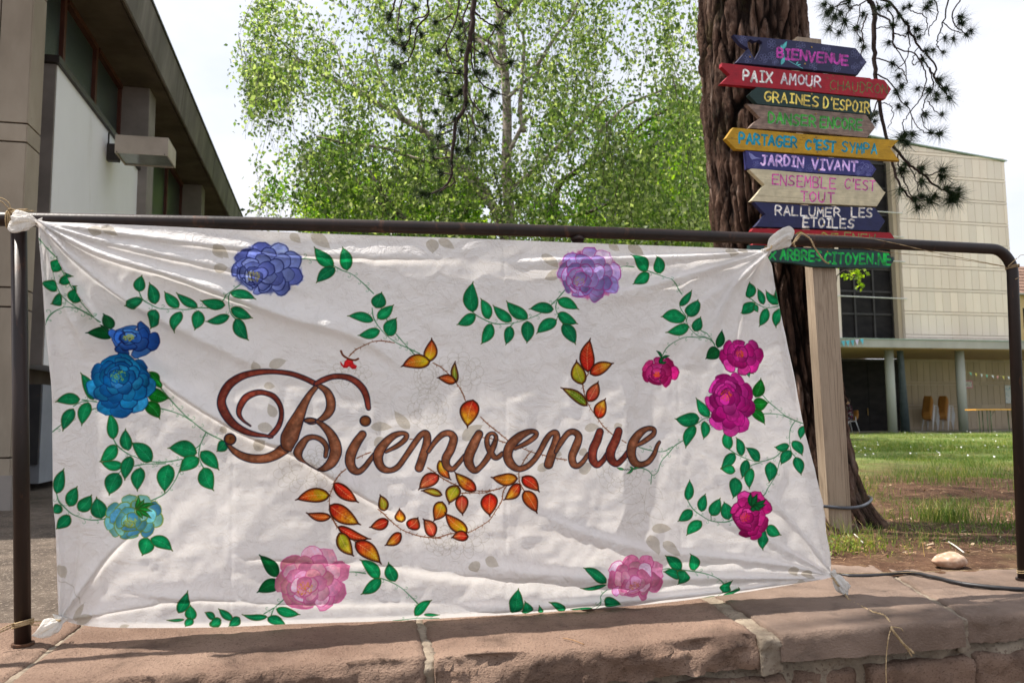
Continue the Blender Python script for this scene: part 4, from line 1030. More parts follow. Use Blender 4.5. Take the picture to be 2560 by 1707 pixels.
chips = [.007, .008, .013, .003, .008]
for i in range(5):
    l0, l1 = JL[i], JL[i + 1]
    sm = ((l0[0] if l0 else -1.2) + (l1[0] if l1 else 3.5)) / 2
    stone("coping_stone", -1.2 if l0 is None else l0[0], 3.5 if l1 is None else l1[0], front(sm), BK if i > 2 else -.235, [0, .002, -.001, .003, .0][i], -[.085, .085, .078, .062, .072][i], mats[i], i + 2,
          chip=chips[i], rough=.006 if i != 3 else .003, rnd=[.008, .010, .011, .004, .010][i], top_r=.003, l0=off(l0, JG[i]), l1=off(l1, -JG[i + 1]), du=.0115)
for i in range(1, 5):
    l = JL[i]
    stone("mortar_joint", l[0] - JG[i], l[0] + JG[i], front(l[0] + .1) - .010, -.23 if i < 3 else BK + .01, -.004, -.085, M_MORT, 40 + i, chip=.008, rough=.006, du=.0065, rnd=.006, top_r=.005, l0=off(l, -JG[i] - .006), l1=off(l, JG[i] + .006))
# bed mortar + courses under the slabs
stone("mortar_bed", -1.2, 3.5, .328, .10, -.060, -.93, M_MORT, 60, chip=.012, rough=.008, du=.03, rnd=.004)
rs_ = random.Random(7)
z0 = -.098
for row in range(4):
    h = [.115, .15, .19, .28][row]
    s = -1.2 + row * .11
    while s < 3.5:
        w = rs_.uniform(.16, .38)
        stone("wall_stone", s, min(3.5, s + w), .345 + rs_.uniform(-.010, .012), .12, z0 + rs_.uniform(-.006, .004), z0 - h + rs_.uniform(-.004, .01), M_SAND if rs_.random() < .6 else M_SAND2,
              rs_.randint(1, 99), chip=.009, rough=.007, du=.015, rnd=.007)
        s += w + rs_.uniform(.014, .030)
    z0 -= h + .022
MB().hexa([RE * a + RN * b_ + np.array([0, 0, z]) for z in (-1.0, -.09) for a, b_ in ((-1.2, .11), (3.5, .11), (3.5, BK + .01), (-1.2, BK + .01))]).put("core", M_MORT, wall)
# left part: fill between short slab back and the yard is soil/asphalt

# ------------------------------------------------------------------ railing
rail = thing("metal_railing", "dark brown tubular metal railing with rounded right corner standing on the sandstone wall", "railing", PL)
RADR, RADP = .0172, .0176
def zr(px, py):
    p = on_plane(px, py, PL, RN) - PL; return float(p @ RE), float(p[2])
sL, zL = zr(30, 549); sR, zR = zr(2480, 622.5)
sE, _ = zr(2532, 690); sPb = RLEN
zE = zr(2532, 690)[1]
def rloc(s, z, n_=0.0): return RE * s + RN * n_ + np.array([0, 0, z])
zc = lambda s: zL + (zR - zL) * (s - sL) / (sR - sL) + .052 * (s - sL) / (sR - sL) * (1 - (s - sL) / (sR - sL)) * (0 < s - sL < sR - sL)
pts = [rloc(-1.1, zc(-1.1))] + [rloc(q_, zc(q_)) for q_ in np.linspace(-.05, sE - .075, 22)]
R_ = .075
for a in np.linspace(0, math.pi / 2, 9)[1:]:
    pts.append(rloc(sE - R_ + R_ * math.sin(a), zc(sE - .05) - R_ + R_ * math.cos(a)))
pts.append(rloc(RLEN, .004))
MB().tube(pts, RADR, 20).put("top_rail", M_PIPE, rail, smooth=True)
sPL, _ = zr(45, 600)
for (sa, sb) in ((sPL, 0.0), (zr(1444, 605)[0], zr(1470, 1541)[0])):
    MB().tube([rloc(sb, .001), rloc((sa + sb) / 2, .5), rloc(sa, zc(sa) - .012)], RADP if sb == 0 else RADP * .95, 20).put("post", M_PIPE, rail, smooth=True)
    MB().tube([rloc(sb, .0005), rloc(sb, .006)], .024, 18).put("base_collar", pmat("rusty_iron", (.05, .025, .015), (.13, .06, .03), 40, .9, .6, 120, .002), rail)
    MB().tube([rloc(sa, zc(sa) - .024), rloc(sa, zc(sa) - .016)], .0198, 18).put("weld", M_PIPE, rail, smooth=True)
MB().tube([rloc(RLEN, .0005), rloc(RLEN, .006)], .023, 18).put("base_collar", M_PIPE, rail)

# ------------------------------------------------------------------ twine, cable, pebble
M_TWINE = pmat("jute_twine", (.30, .21, .11), (.50, .38, .22), 60, .9, .8, 400, .002)
def rope(mb, P, r=.0016, n=6, wob=.0006, seed=0):
    P = catmull(P, 7); rr = np.random.RandomState(seed)
    for k in range(2):
        Q = P.copy(); L = np.arange(len(P))
        for i in range(1, len(P) - 1):
            t = P[i + 1] - P[i - 1]; t /= np.linalg.norm(t) + 1e-9
            x = np.cross(t, [0.1, .9, .3]); x /= np.linalg.norm(x) + 1e-9; y = np.cross(t, x); a = i * 1.25 + k * math.pi
            Q[i] += (x * math.cos(a) + y * math.sin(a)) * r * .7
        mb.tube(Q, r * .72, n)
def rp(px, py, nn): p = on_plane(px, py, PL + RN * nn, RN); return p - PL
def loop(mb, s, z, r, axis, seed=0, r_t=.0016, tilt=.15):
    P = []
    for a in np.linspace(0, 2 * math.pi, 17):
        if axis == 'rail': P.append(rloc(s + tilt * r * math.sin(a), z + r * math.cos(a), r * math.sin(a)))
        else: P.append(rloc(s + r * math.cos(a), z + tilt * r * math.sin(a * 1 + 1), r * math.sin(a)))
    rope(mb, P, r_t, seed=seed)
tw = thing("twine", "jute string knotted round the rail at the upper left corner of the banner", "string", PL, "strings that tie the banner")
mb = MB(); s_, z_ = zr(22, 549)
for d_ in (-.003, .002, .006): loop(mb, s_ + d_, z_, .0195, 'rail', 1)
mb.put("loop", M_TWINE, tw, True)
mb = MB()
for P in ([(28, 530, .022), (55, 535, .032), (80, 548, .046), (97, 557, .052)], [(30, 527, .022), (50, 540, .03), (82, 555, .046), (99, 561, .052)]):
    rope(mb, [rp(*p) for p in P], .0015)
for P in ([(28, 528, .022), (15, 515, .024), (5, 505, .026), (-12, 498, .026)], [(30, 528, .022), (60, 527, .024), (86, 528, .022)], [(28, 526, .022), (22, 508, .02), (8, 497, .02), (-4, 494, .02)], [(30, 526, .022), (45, 524, .02), (70, 523, .024)]):
    rope(mb, [rp(*p) for p in P], .0012)
loop(mb, *zr(99, 558), .0075, 'rail', 3, .0014); 
kx = rp(29, 528, .023)
rope(mb, [kx + np.array([.006 * math.cos(a), .004 * math.sin(a * 2), .005 * math.sin(a)]) for a in np.linspace(0, 11, 26)], .0014)
mb.put("strand", M_TWINE, tw, True)

tw = thing("twine", "jute string from the banner's upper right corner over the rail to the right post", "string", PL, "strings that tie the banner")
mb = MB()
for P in ([(1916, 626, .056), (1926, 622, .066), (1930, 614, .06)], [(1957, 616, .05), (1985, 606, .03), (1996, 594, .022), (2004, 585, .017), (2012, 588, .020), (2026, 598, .026), (2036, 618, .03), (2047, 634, .03), (2058, 650, .03), (2068, 658, .03)],
          [(1955, 618, .05), (1984, 608, .03), (1984, 612, .03), (1989, 617, .03)], [(1984, 606, .025), (1993, 592, .022), (2003, 583, .017)]):
    rope(mb, [rp(*p) for p in P], .0022)
for P in ([(2004, 585, .017), (2070, 588, .019), (2160, 594, .02), (2240, 609, .02), (2330, 630, .02), (2430, 650, .02), (2513, 666, .019)], [(2001, 586, -.016), (2200, 628, -.018), (2330, 640, -.018), (2430, 653, -.01), (2513, 667, .018)]):
    rope(mb, [rp(*p) for p in P], .0009)
for a_, b_ in ((1912, 622), (1914, 630)): loop(mb, *zr(a_ + 4, b_), .0085, 'rail', 3, .0016)
mb.put("strand", M_TWINE, tw, True)
mb = MB(); s_, z_ = zr(2531, 668)
for d_ in (-.003, .001, .004): loop(mb, s_, z_ + d_, .0195, 'post', 2, .0012)
rope(mb, [rp(2520, 666, .02), rp(2532, 655, .02), rp(2543, 645, .016)], .0012)
rope(mb, [rp(2538, 698, .02), rp(2546, 695, .018)], .0012)
rope(mb, [rp(2545, 645, .01), rp(2552, 638, .01), rp(2566, 638, .01)], .0008)
mb.put("loop", M_TWINE, tw, True)

tw = thing("twine", "pale jute string tying the lower left corner of the banner to the left post", "string", PL, "strings that tie the banner")
mb = MB(); s_, z_ = zr(57, 1558)
for d_ in (-.004, 0, .004): loop(mb, s_, z_ + d_, .0205, 'post', 1, .0018, .3)
for P in ([(76, 1553, .012), (100, 1552, .03), (130, 1550, .045), (152, 1549, .052)], [(76, 1560, .012), (95, 1561, .03), (120, 1553, .045), (151, 1552, .052)], [(40, 1560, .012), (22, 1570, .03), (-10, 1584, .05)], [(40, 1556, .012), (20, 1564, .03), (-10, 1579, .05)]):
    rope(mb, [rp(*p) for p in P], .0015)
loop(mb, *zr(153, 1548), .008, 'rail', 3, .0014)
mb.put("strand", M_TWINE, tw, True)

def wz(px, py, z=.003): return on_z(px, py, z) - PL
tw = thing("twine", "pale jute string from the lower right corner of the banner trailing over the wall edge", "string", PL, "strings that tie the banner")
mb = MB()
rope(mb, [rp(2078, 1437, .05)] + [rp(2095, 1462, .06)] + [wz(2109, 1478, .012), wz(2125, 1500), wz(2150, 1513), wz(2180, 1528), wz(2208, 1536), wz(2222, 1550), wz(2229, 1568, -.004)], .0022)
e0 = wz(2229, 1566, 0)
def fx_(px, py): p = on_plane(px, py, PL + RN * .395, RN); return p - PL
rope(mb, [e0, fx_(2232, 1575), fx_(2245, 1592), fx_(2262, 1612), fx_(2285, 1632)], .0026)
rope(mb, [e0, fx_(2233, 1577), fx_(2250, 1600), fx_(2268, 1622), fx_(2280, 1640)], .0016)
rope(mb, [e0, fx_(2222, 1590), fx_(2217, 1625), fx_(2215, 1670), fx_(2216, 1720), fx_(2214, 1800)], .0011)
rope(mb, [e0, fx_(2240, 1567), fx_(2252, 1570), fx_(2258, 1577)], .0011)
for P in ([(2078, 1433, .05), (2160, 1432, .03), (2320, 1428, .02), (2440, 1424, .019), (2545, 1420, .019)],): rope(mb, [rp(*p) for p in P], .0009)
s_, z_ = zr(2560, 1424)
for d_ in (-.006, 0): loop(mb, s_ + .001, z_ + d_, .0195, 'post', 2, .0012)
loop(mb, *zr(2078, 1437), .008, 'rail', 3, .0014)
mb.put("strand", M_TWINE, tw, True)

M_RUB = pmat("black_rubber", (.012, .012, .014), (.025, .024, .026), 30, .45, .2, 80, .001)
cab = thing("cable", "thick black electric cable lying along the top of the wall right of the banner", "cable", PL)
P = [wz(1700, 1470, .005), wz(1900, 1452, .006), wz(2078, 1436, .006), wz(2130, 1439, .006), wz(2200, 1437, .007), wz(2270, 1430, .007), wz(2330, 1441, .007), wz(2400, 1457, .007), wz(2490, 1468, .007), wz(2600, 1475, .007)]
MB().tube(catmull(P, 6), .0062, 10).put("sheath", M_RUB, cab, True)
# pebble
bm = bmesh.new(); bmesh.ops.create_icosphere(bm, subdivisions=4, radius=1)
for v in bm.verts:
    n1 = noise.fractal(v.co * 1.2 + Vector((4, 2, 1)), .6, 2, 3)
    v.co *= 1 + .10 * n1
    x = v.co.x
    v.co.x *= .060; v.co.y *= .036 * (1 + .25 * x); v.co.z *= .028 * (1 + .28 * x)
me = bpy.data.meshes.new("pebble"); bm.to_mesh(me); bm.free(); me.polygons.foreach_set("use_smooth", [True] * len(me.polygons))
pc = on_z(2384, 1424, 0.0)
peb = put("pebble", me, pmat("pink_pebble", (.34, .20, .13), (.50, .36, .26), 26, .8, .4, 140, .002, speck=((.62, .50, .40), 60, .56, .66)))
peb.location = (pc[0], pc[1] + .03, .0245); peb.rotation_euler = (0, 0, math.radians(8))
tag(peb, "smooth pinkish pebble lying on the wall slab near the right post", "stone")
# ------------------------------------------------------------------ signpost
GLY = {'A': [[(0, 1), (.5, 0), (1, 1)], [(.2, .65), (.8, .65)]], 'B': [[(0, 1), (0, 0), (.7, .05), (.8, .25), (.6, .45), (0, .48)], [(.6, .48), (.95, .7), (.75, .97), (0, 1)]],
       'C': [[(1, .15), (.6, 0), (.15, .2), (0, .55), (.2, .9), (.6, 1), (1, .85)]], 'D': [[(0, 1), (0, 0), (.55, .05), (.95, .4), (.8, .8), (.4, 1), (0, 1)]],
       'E': [[(.95, 0), (0, 0), (0, 1), (1, 1)], [(0, .5), (.8, .5)]], 'G': [[(1, .12), (.6, 0), (.15, .2), (0, .6), (.3, .98), (.8, .95), (1, .6), (.55, .58)]],
       'H': [[(0, 0), (0, 1)], [(1, 0), (1, 1)], [(0, .5), (1, .5)]], 'I': [[(.1, 0), (.9, 0)], [(.5, 0), (.5, 1)], [(.1, 1), (.9, 1)]], 'J': [[(.3, 0), (1, 0)], [(.7, 0), (.7, .8), (.4, 1), (0, .85)]],
       'L': [[(0, 0), (0, 1), (.95, 1)]], 'M': [[(0, 1), (.1, 0), (.5, .6), (.9, 0), (1, 1)]], 'N': [[(0, 1), (0, 0), (1, 1), (1, 0)]],
       'O': [[(.5, 0), (.08, .25), (.05, .7), (.45, 1), (.9, .75), (.95, .3), (.5, 0)]], 'P': [[(0, 1), (0, 0), (.7, .05), (.9, .3), (.65, .52), (0, .55)]],
       'R': [[(0, 1), (0, 0), (.7, .05), (.9, .28), (.6, .5), (0, .52)], [(.4, .52), (1, 1)]], 'S': [[(.95, .1), (.5, 0), (.1, .2), (.3, .45), (.8, .6), (.9, .85), (.5, 1), (0, .9)]],
       'T': [[(0, 0), (1, 0)], [(.5, 0), (.5, 1)]], 'U': [[(0, 0), (.05, .75), (.45, 1), (.9, .8), (1, 0)]], 'V': [[(0, 0), (.5, 1), (1, 0)]],
       'W': [[(0, 0), (.25, 1), (.5, .35), (.75, 1), (1, 0)]], 'X': [[(0, 0), (1, 1)], [(1, 0), (0, 1)]], 'Y': [[(0, 0), (.5, .5)], [(1, 0), (.4, 1)]],
       "'": [[(.5, -.05), (.4, .22)]], '.': [[(.45, .95), (.5, 1)]], ' ': []}
POSTB = on_z(2105, 1348, 0.0)
SGV = UVZ(POSTB)[1] - .002           # front face of the post
SGF = SGV - .024                     # face of the boards
def sg(P): X = on_v(np.asarray(P)[:, 0], np.asarray(P)[:, 1], SGF); return np.stack([X @ E1, X[:, 2]], 1)
post = thing("signpost", "wooden signpost carrying ten hand painted arrow boards, standing in front of the pine trunk", "signpost")
SRES = .0009
def board(k, outline, base, texts, label, hole=None, deco=None, wood=False, dark=None, thick=.021):
    Q = sg(cp(k, outline)); u0, z1 = Q[:, 0].min() - .01, Q[:, 1].max() + .01
    w, h = int((Q[:, 0].max() - u0 + .01) / SRES), int((z1 - Q[:, 1].min() + .01) / SRES)
    base = tuple(v * .86 for v in base)
    cvs = Canvas(w, h, base, abs(hash(label)) % 1 + len(label))
    def tc_(P):
        q = sg(np.asarray(P, float)); return np.stack([(q[:, 0] - u0) / SRES, (z1 - q[:, 1]) / SRES], 1)
    r_ = np.random.RandomState(len(label) * 3)
    # long grain + wear
    gn = vnoise(h, max(4, w // 14), 2.2, 5, 3); gn = np.repeat(gn, 14, 1)[:, :w]
    if gn.shape[1] < w: gn = np.pad(gn, ((0, 0), (0, w - gn.shape[1])), 'edge')
    gn = (gn + np.roll(gn, 7, 1)) / 2
    k_ = .55 if wood else .16
    cvs.c *= (1 + (gn[..., None] - .5) * k_)
    cvs.c *= (1 + (cvs.n1[..., None] - .5) * (.5 if wood else .22))
    if wood:
        for _ in range(16):
            y = r_.randint(h); x = r_.randint(w); L_ = r_.randint(60, 240)
            cvs.stroke([(x, y), (x + L_ * .5, y + r_.uniform(-3, 3)), (x + L_, y + r_.uniform(-4, 4))], [.6, 1.8, .5], rgb(84, 66, 56), .6)
    for _ in range(26):
        x, y = r_.rand() * w, r_.rand() * h
        cvs.stroke([(x, y), (x + r_.uniform(4, 22), y + r_.uniform(-1, 1))], [1.0, .5], np.array(base) * r_.choice([.6, 1.35]), .4)
    if deco: deco(cvs, tc_, k, r_)
    for (s, x0, y0, x1, y1, hh, wt, col, shade) in texts:
        n_ = len(s); adv = [(.55 if c in "'. " else 1.0) * (.8 if c in 'I' else 1) for c in s]; tot = sum(adv) - .22
        acc = 0
        for c, a in zip(s, adv):
            f0 = acc / tot; f1 = (acc + a * .72) / tot; acc += a
            gx0 = x0 + (x1 - x0) * f0; gx1 = x0 + (x1 - x0) * f1; gy = y0 + (y1 - y0) * f0; gy1 = y0 + (y1 - y0) * f1
            jx, jy, jh = r_.uniform(-3, 3), r_.uniform(-5, 5), r_.uniform(.94, 1.06)
            for st in GLY[c]:
                P = [(gx0 + (gx1 - gx0) * (p[0] + r_.uniform(-.03, .03)) + jx + 4 * (1 - p[1]), gy + (gy1 - gy) * p[0] + hh * jh * p[1] + jy) for p in st]
                if len(P) > 3 and c in 'BCDGOPRSUJ': P = catmull(P, 4)
                T_ = tc_(cp(k, P)); sw = wt / CROPS[k][2] * loc * np.random.RandomState(len(P) + int(f0 * 99)).uniform(.78, 1.18, len(T_))
                if shade is not None: cvs.stroke(T_ + np.array([1.2, 1.0]), sw + 1.6, shade, .75)
                cvs.stroke(T_, sw, col, 1, tex=.25)
    # screws
    im = cvs.image("board_paint")
    mt, n, b, out = nodes("painted_board")
    t = n.nodes.new("ShaderNodeTexCoord"); ti = n.nodes.new("ShaderNodeTexImage"); ti.image = im; ti.extension = 'EXTEND'
    n.links.new(t.outputs["UV"], ti.inputs[0]); n.links.new(ti.outputs[0], b.inputs["Base Color"])
    b.inputs["Roughness"].default_value = .6; b.inputs["Specular IOR Level"].default_value = .35
    g = noise_node(n, t.outputs["Object"], 4, 5, .6, (2, 30, 30)); bump(n, b, g.outputs[0], .35, .003)
    # solid
    loops = [[Vector((float(x), float(z), 0)) for x, z in Q]]
    if hole is not None: loops.append([Vector((float(x), float(z), 0)) for x, z in sg(cp(k, hole))])
    tri = geometry.tessellate_polygon(loops)
    flat = [p for l in loops for p in l]; N = len(flat)
    Vv = []; bev = .0025
    cen = [sum((p for p in l), Vector()) / len(l) for l in loops]
    for dv, inset in ((SGF, bev), (SGF + bev, 0), (SGF + thick, 0)):
        i_ = 0
        for li, l in enumerate(loops):
            for p in l:
                d_ = (p - cen[li]); d_ = d_ / (d_.length + 1e-9) * inset * (1 if li == 0 else -1)
                Vv.append(tuple(W(p.x - d_.x, dv, p.y - d_.y)))
    Ff = []
    for t3 in tri:
        a_, b_, c_ = [flat[i] for i in t3]
        cr = (b_ - a_).cross(c_ - a_).z
        t3 = t3 if cr > 0 else t3[::-1]
        Ff.append(tuple(t3)); Ff.append(tuple(2 * N + i for i in t3[::-1]))
    o_ = 0
    for l in loops:
        m_ = len(l)
        for i in range(m_):
            j = (i + 1) % m_
            for lay in (0, 1): Ff.append((lay * N + o_ + i, lay * N + o_ + j, (lay + 1) * N + o_ + j, (lay + 1) * N + o_ + i))
        o_ += m_
    me = bpy.data.meshes.new("sign_board"); me.from_pydata(Vv, [], Ff); me.update()
    bm = bmesh.new(); bm.from_mesh(me); bmesh.ops.recalc_face_normals(bm, faces=bm.faces); bm.to_mesh(me); bm.free()
    uvl = me.uv_layers.new(name="UVMap")
    for li in me.loops:
        v = me.vertices[li.vertex_index].co; p = np.array(v)
        uvl.data[li.index].uv = ((float(p @ E1) - u0) / SRES / w, 1 - (z1 - v.z) / SRES / h)
    o = put("sign_board", me, mt, post); o["label"] = label
    return o
loc = 1.42 / SRES * .001        # photo px -> canvas px at the boards
NAVY = rgb(46, 48, 88); NAVY2 = rgb(38, 42, 88)
def lace(cvs, tc_, k, r_, pts, col=rgb(150, 158, 200)):
    for cx, cy, R in pts:
        for i in range(6):
            a = i * 1.05 + r_.rand(); x, y = cx + R * .62 * math.cos(a), cy + R * .62 * math.sin(a)
            th = np.linspace(0, 6.3, 9); cvs.stroke(tc_(cp(k, np.stack([x + R * .3 * np.cos(th), y + R * .3 * np.sin(th)], 1))), 1.1, col, .75)
        th = np.linspace(0, 10, 14); rr = R * .3 * th / 10
        cvs.stroke(tc_(cp(k, np.stack([cx + rr * np.cos(th), cy + rr * np.sin(th)], 1))), 1.1, col, .75)
def deco1(cvs, tc_, k, r_):
    lace(cvs, tc_, k, r_, [(260, 180, 50), (325, 400, 60), (595, 235, 60), (500, 400, 60), (600, 370, 55), (930, 260, 60), (1225, 290, 55), (1560, 350, 60), (1080, 490, 55), (1345, 510, 55), (1565, 500, 55), (1650, 450, 40), (640, 440, 40)])
    tq = rgb(90, 190, 190)
    cvs.stroke(tc_(cp(k, catmull([(715, 240), (735, 320), (745, 390), (800, 430), (880, 475), (955, 515)], 5))), 3.0, tq, .95)
    for b_, t_, w_ in (((730, 290), (775, 195), 40), ((720, 290), (700, 240), 24), ((740, 390), (700, 480), 44), ((880, 470), (905, 432), 18), ((890, 478), (940, 470), 16)):
        P, _ = leafpoly(b_, t_, w_, .05); cvs.fill(tc_(cp(k, P)), tq, rgb(70, 160, 165))
def deco2(cvs, tc_, k, r_):
    for x, y in ((1305, 600), (1430, 612), (1675, 635), (1860, 645), (1240, 625), (1270, 770), (1345, 785), (1545, 800), (1640, 805), (1720, 825), (1800, 830), (1900, 835), (1440, 640)):
        cvs.stroke(tc_(cp(k, [(x - 8, y - 6), (x + 8, y + 6)])), 3.2, rgb(90, 104, 40), .9)
def deco6(cvs, tc_, k, r_):
    lc = rgb(150, 156, 206)
    for cx, cy, R in ((1625, 395, 45), (1720, 375, 45)):
        th = np.linspace(0, 6.3, 16)
        for f in (1, .7, .4): cvs.stroke(tc_(cp(k, np.stack([cx + R * f * np.cos(th), cy + R * f * np.sin(th)], 1))), 1.3, lc, .85)
    cvs.stroke(tc_(cp(k, [(1625, 395), (1660, 330), (1700, 320), (1720, 375), (1660, 330), (1650, 300), (1620, 320)])), 1.4, lc, .9)
    cvs.fill(tc_(cp(k, [(330, 190), (370, 210), (410, 245), (480, 262), (420, 262), (370, 275), (345, 240)])), lc, lc, alpha=.7)
    lace(cvs, tc_, k, r_, [(415, 330, 45), (915, 390, 40), (1030, 370, 50), (1590, 430, 30), (1710, 450, 30)], lc)
def deco7(cvs, tc_, k, r_):
    for cx, cy, R in ((825, 650, 44), (1825, 670, 42), (440, 420, 34)):
        th = np.linspace(0, 12, 26); rr = R * th / 12
        cvs.stroke(tc_(cp(k, np.stack([cx + rr * .8 * np.cos(th), cy + rr * np.sin(th)], 1))), 1.0, rgb(180, 160, 130), .6)
    cvs.stroke(tc_(cp(k, [(390, 685), (800, 712), (1150, 735)])), 1.2, rgb(110, 96, 70), .8)
    cvs.stroke(tc_(cp(k, [(530, 570), (1200, 600), (1500, 625)])), .9, rgb(150, 136, 100), .5)
def deco5(cvs, tc_, k, r_):
    cvs.stroke(tc_(cp(k, [(65, 1325), (200, 1330), (330, 1345)])), 1.6, rgb(70, 50, 20), .8)
    for x, y in ((125, 1312), (190, 1270), (930, 1290), (950, 1310), (1600, 1385), (1940, 1415), (1620, 1392), (920, 1335)):
        cvs.stroke(tc_(cp(k, [(x, y), (x + 26, y + 5)])), 2.2, rgb(80, 60, 30), .8)
def deco10(cvs, tc_, k, r_):
    for cx, cy, R in ((690, 1310, 55), (1420, 1310, 50), (985, 1480, 45), (1180, 1500, 65), (1870, 1500, 55), (1985, 1410, 50), (410, 1275, 50)):
        th = np.linspace(0, 6.28, 18, endpoint=False); P = np.stack([cx + R * np.cos(th), cy + R * np.sin(th)], 1)
        cvs.fill(tc_(cp(k, P)), rgb(108, 118, 128), rgb(92, 100, 112), tex=.35)
def deco9(cvs, tc_, k, r_):
    pass
heart = [(405, 415), (325, 265), (320, 205), (352, 180), (400, 208), (450, 188), (490, 215), (480, 280)]
B = [board('S', [(150, 125), (1000, 205), (1570, 282), (1695, 440), (1590, 590), (900, 515), (180, 448), (325, 285), (240, 235)], NAVY, [("BIENVENUE", 662, 282, 1482, 372, 108, 34, rgb(170, 60, 150), None)],
           "navy arrow board with a heart cut-out and BIENVENUE in magenta", hole=heart, deco=deco1),
     board('S', [(20, 450), (900, 545), (1735, 625), (1755, 640), (1800, 632), (1900, 648), (1978, 752), (1910, 866), (900, 770), (0, 693), (112, 585), (15, 495)], rgb(178, 20, 42),
           [("PAIX", 268, 535, 600, 562, 118, 30, rgb(214, 212, 206), rgb(120, 150, 150)), ("AMOUR", 705, 570, 1165, 612, 112, 26, rgb(214, 208, 210), rgb(140, 140, 160)), ("CHAUDRON", 1272, 650, 1935, 702, 108, 15, rgb(92, 104, 50), None)],
           "red arrow board reading PAIX AMOUR CHAUDRON", deco=deco2),
     board('S', [(420, 728), (1738, 865), (1735, 930), (1760, 1052), (430, 925), (328, 820)], rgb(32, 60, 56), [("GRAINES", 518, 778, 1140, 848, 106, 26, rgb(226, 200, 96), None), ("D'ESPOIR", 1195, 848, 1725, 915, 112, 26, rgb(226, 200, 96), None)],
           "dark green board reading GRAINES D'ESPOIR in yellow"),
     board('S', [(300, 920), (1000, 985), (1690, 1050), (1795, 1192), (1700, 1312), (1000, 1245), (330, 1200), (385, 1140), (462, 1085), (400, 1020)], rgb(142, 120, 106), [("DANSER", 562, 1020, 1100, 1072, 112, 30, rgb(60, 150, 50), rgb(120, 170, 150)), ("ENCORE", 1158, 1068, 1640, 1110, 112, 30, rgb(60, 150, 50), rgb(120, 170, 150))],
           "bare grey wood board reading DANSER ENCORE in green", wood=True),
     board('S', [(150, 1195), (1000, 1272), (2062, 1342), (1970, 1438), (2075, 1578), (1200, 1515), (180, 1446), (60, 1322)], rgb(206, 158, 24), [("PARTAGER", 222, 1262, 888, 1318, 112, 34, rgb(0, 132, 160), None), ("C'EST", 988, 1338, 1335, 1358, 106, 34, rgb(0, 132, 160), None), ("SYMPA", 1408, 1362, 1812, 1392, 106, 26, rgb(0, 132, 160), None)],
           "long yellow board reading PARTAGER C'EST SYMPA in turquoise", deco=deco5),
     board('T', [(296, 170), (1000, 228), (1720, 282), (1806, 382), (1750, 470), (1000, 420), (312, 376)], rgb(58, 58, 128), [("JARDIN", 472, 222, 965, 250, 110, 30, rgb(204, 170, 228), rgb(96, 110, 180)), ("VIVANT", 1058, 266, 1585, 298, 110, 30, rgb(204, 170, 228), rgb(96, 110, 180))],
           "violet blue board reading JARDIN VIVANT", deco=deco6),
     board('T', [(372, 372), (1000, 428), (1770, 482), (1890, 635), (1912, 652), (1812, 812), (1000, 780), (352, 752), (515, 565), (335, 388)], rgb(226, 214, 178), [("ENSEMBLE", 602, 442, 1335, 490, 116, 22, rgb(196, 86, 150), rgb(170, 176, 180)), ("C'EST", 1438, 500, 1788, 518, 112, 22, rgb(196, 86, 150), rgb(170, 176, 180)), ("TOUT", 932, 638, 1318, 665, 110, 24, rgb(196, 86, 150), rgb(170, 176, 180))],
           "cream board reading ENSEMBLE C'EST TOUT in pink", deco=deco7),
     board('T', [(385, 758), (1000, 800), (1790, 828), (1908, 982), (1832, 1096), (1000, 1065), (400, 1045), (522, 905)], NAVY2, [("RALLUMER", 640, 805, 1388, 838, 98, 25, rgb(214, 206, 196), rgb(90, 120, 150)), ("LES", 1512, 828, 1756, 838, 104, 25, rgb(214, 206, 196), rgb(90, 120, 150)), ("ETOILES", 958, 942, 1545, 962, 100, 26, rgb(214, 206, 196), rgb(90, 120, 150))],
           "dark blue board reading RALLUMER LES ETOILES in white"),
     board('Q', [(70, 180), (1000, 205), (2100, 245), (2160, 330), (2080, 470), (1000, 440), (60, 425), (140, 300), (40, 225)], rgb(176, 14, 34), [("ENEW", 1420, 248, 1870, 272, 120, 24, rgb(112, 120, 64), None), ("DE", 1090, 250, 1330, 262, 120, 26, rgb(150, 150, 60), None), ("CO", 490, 232, 860, 238, 120, 28, rgb(120, 116, 50), None)],
           "red board half hidden behind the top rail", deco=deco9),
     board('Q', [(20, 425), (1000, 470), (2050, 520), (2150, 650), (2080, 765), (1600, 765), (960, 745), (640, 690), (350, 668), (20, 640)], rgb(30, 66, 62), [("X", 310, 520, 410, 525, 112, 36, rgb(10, 160, 60), rgb(10, 110, 110)), ("ARBRES", 480, 495, 1080, 525, 140, 38, rgb(10, 160, 60), rgb(10, 110, 110)), ("CITOYEN.NE", 1130, 540, 2105, 560, 150, 38, rgb(10, 160, 60), rgb(10, 110, 110))],
           "dark green board reading ARBRES CITOYEN.NE under the rail", deco=deco10)]
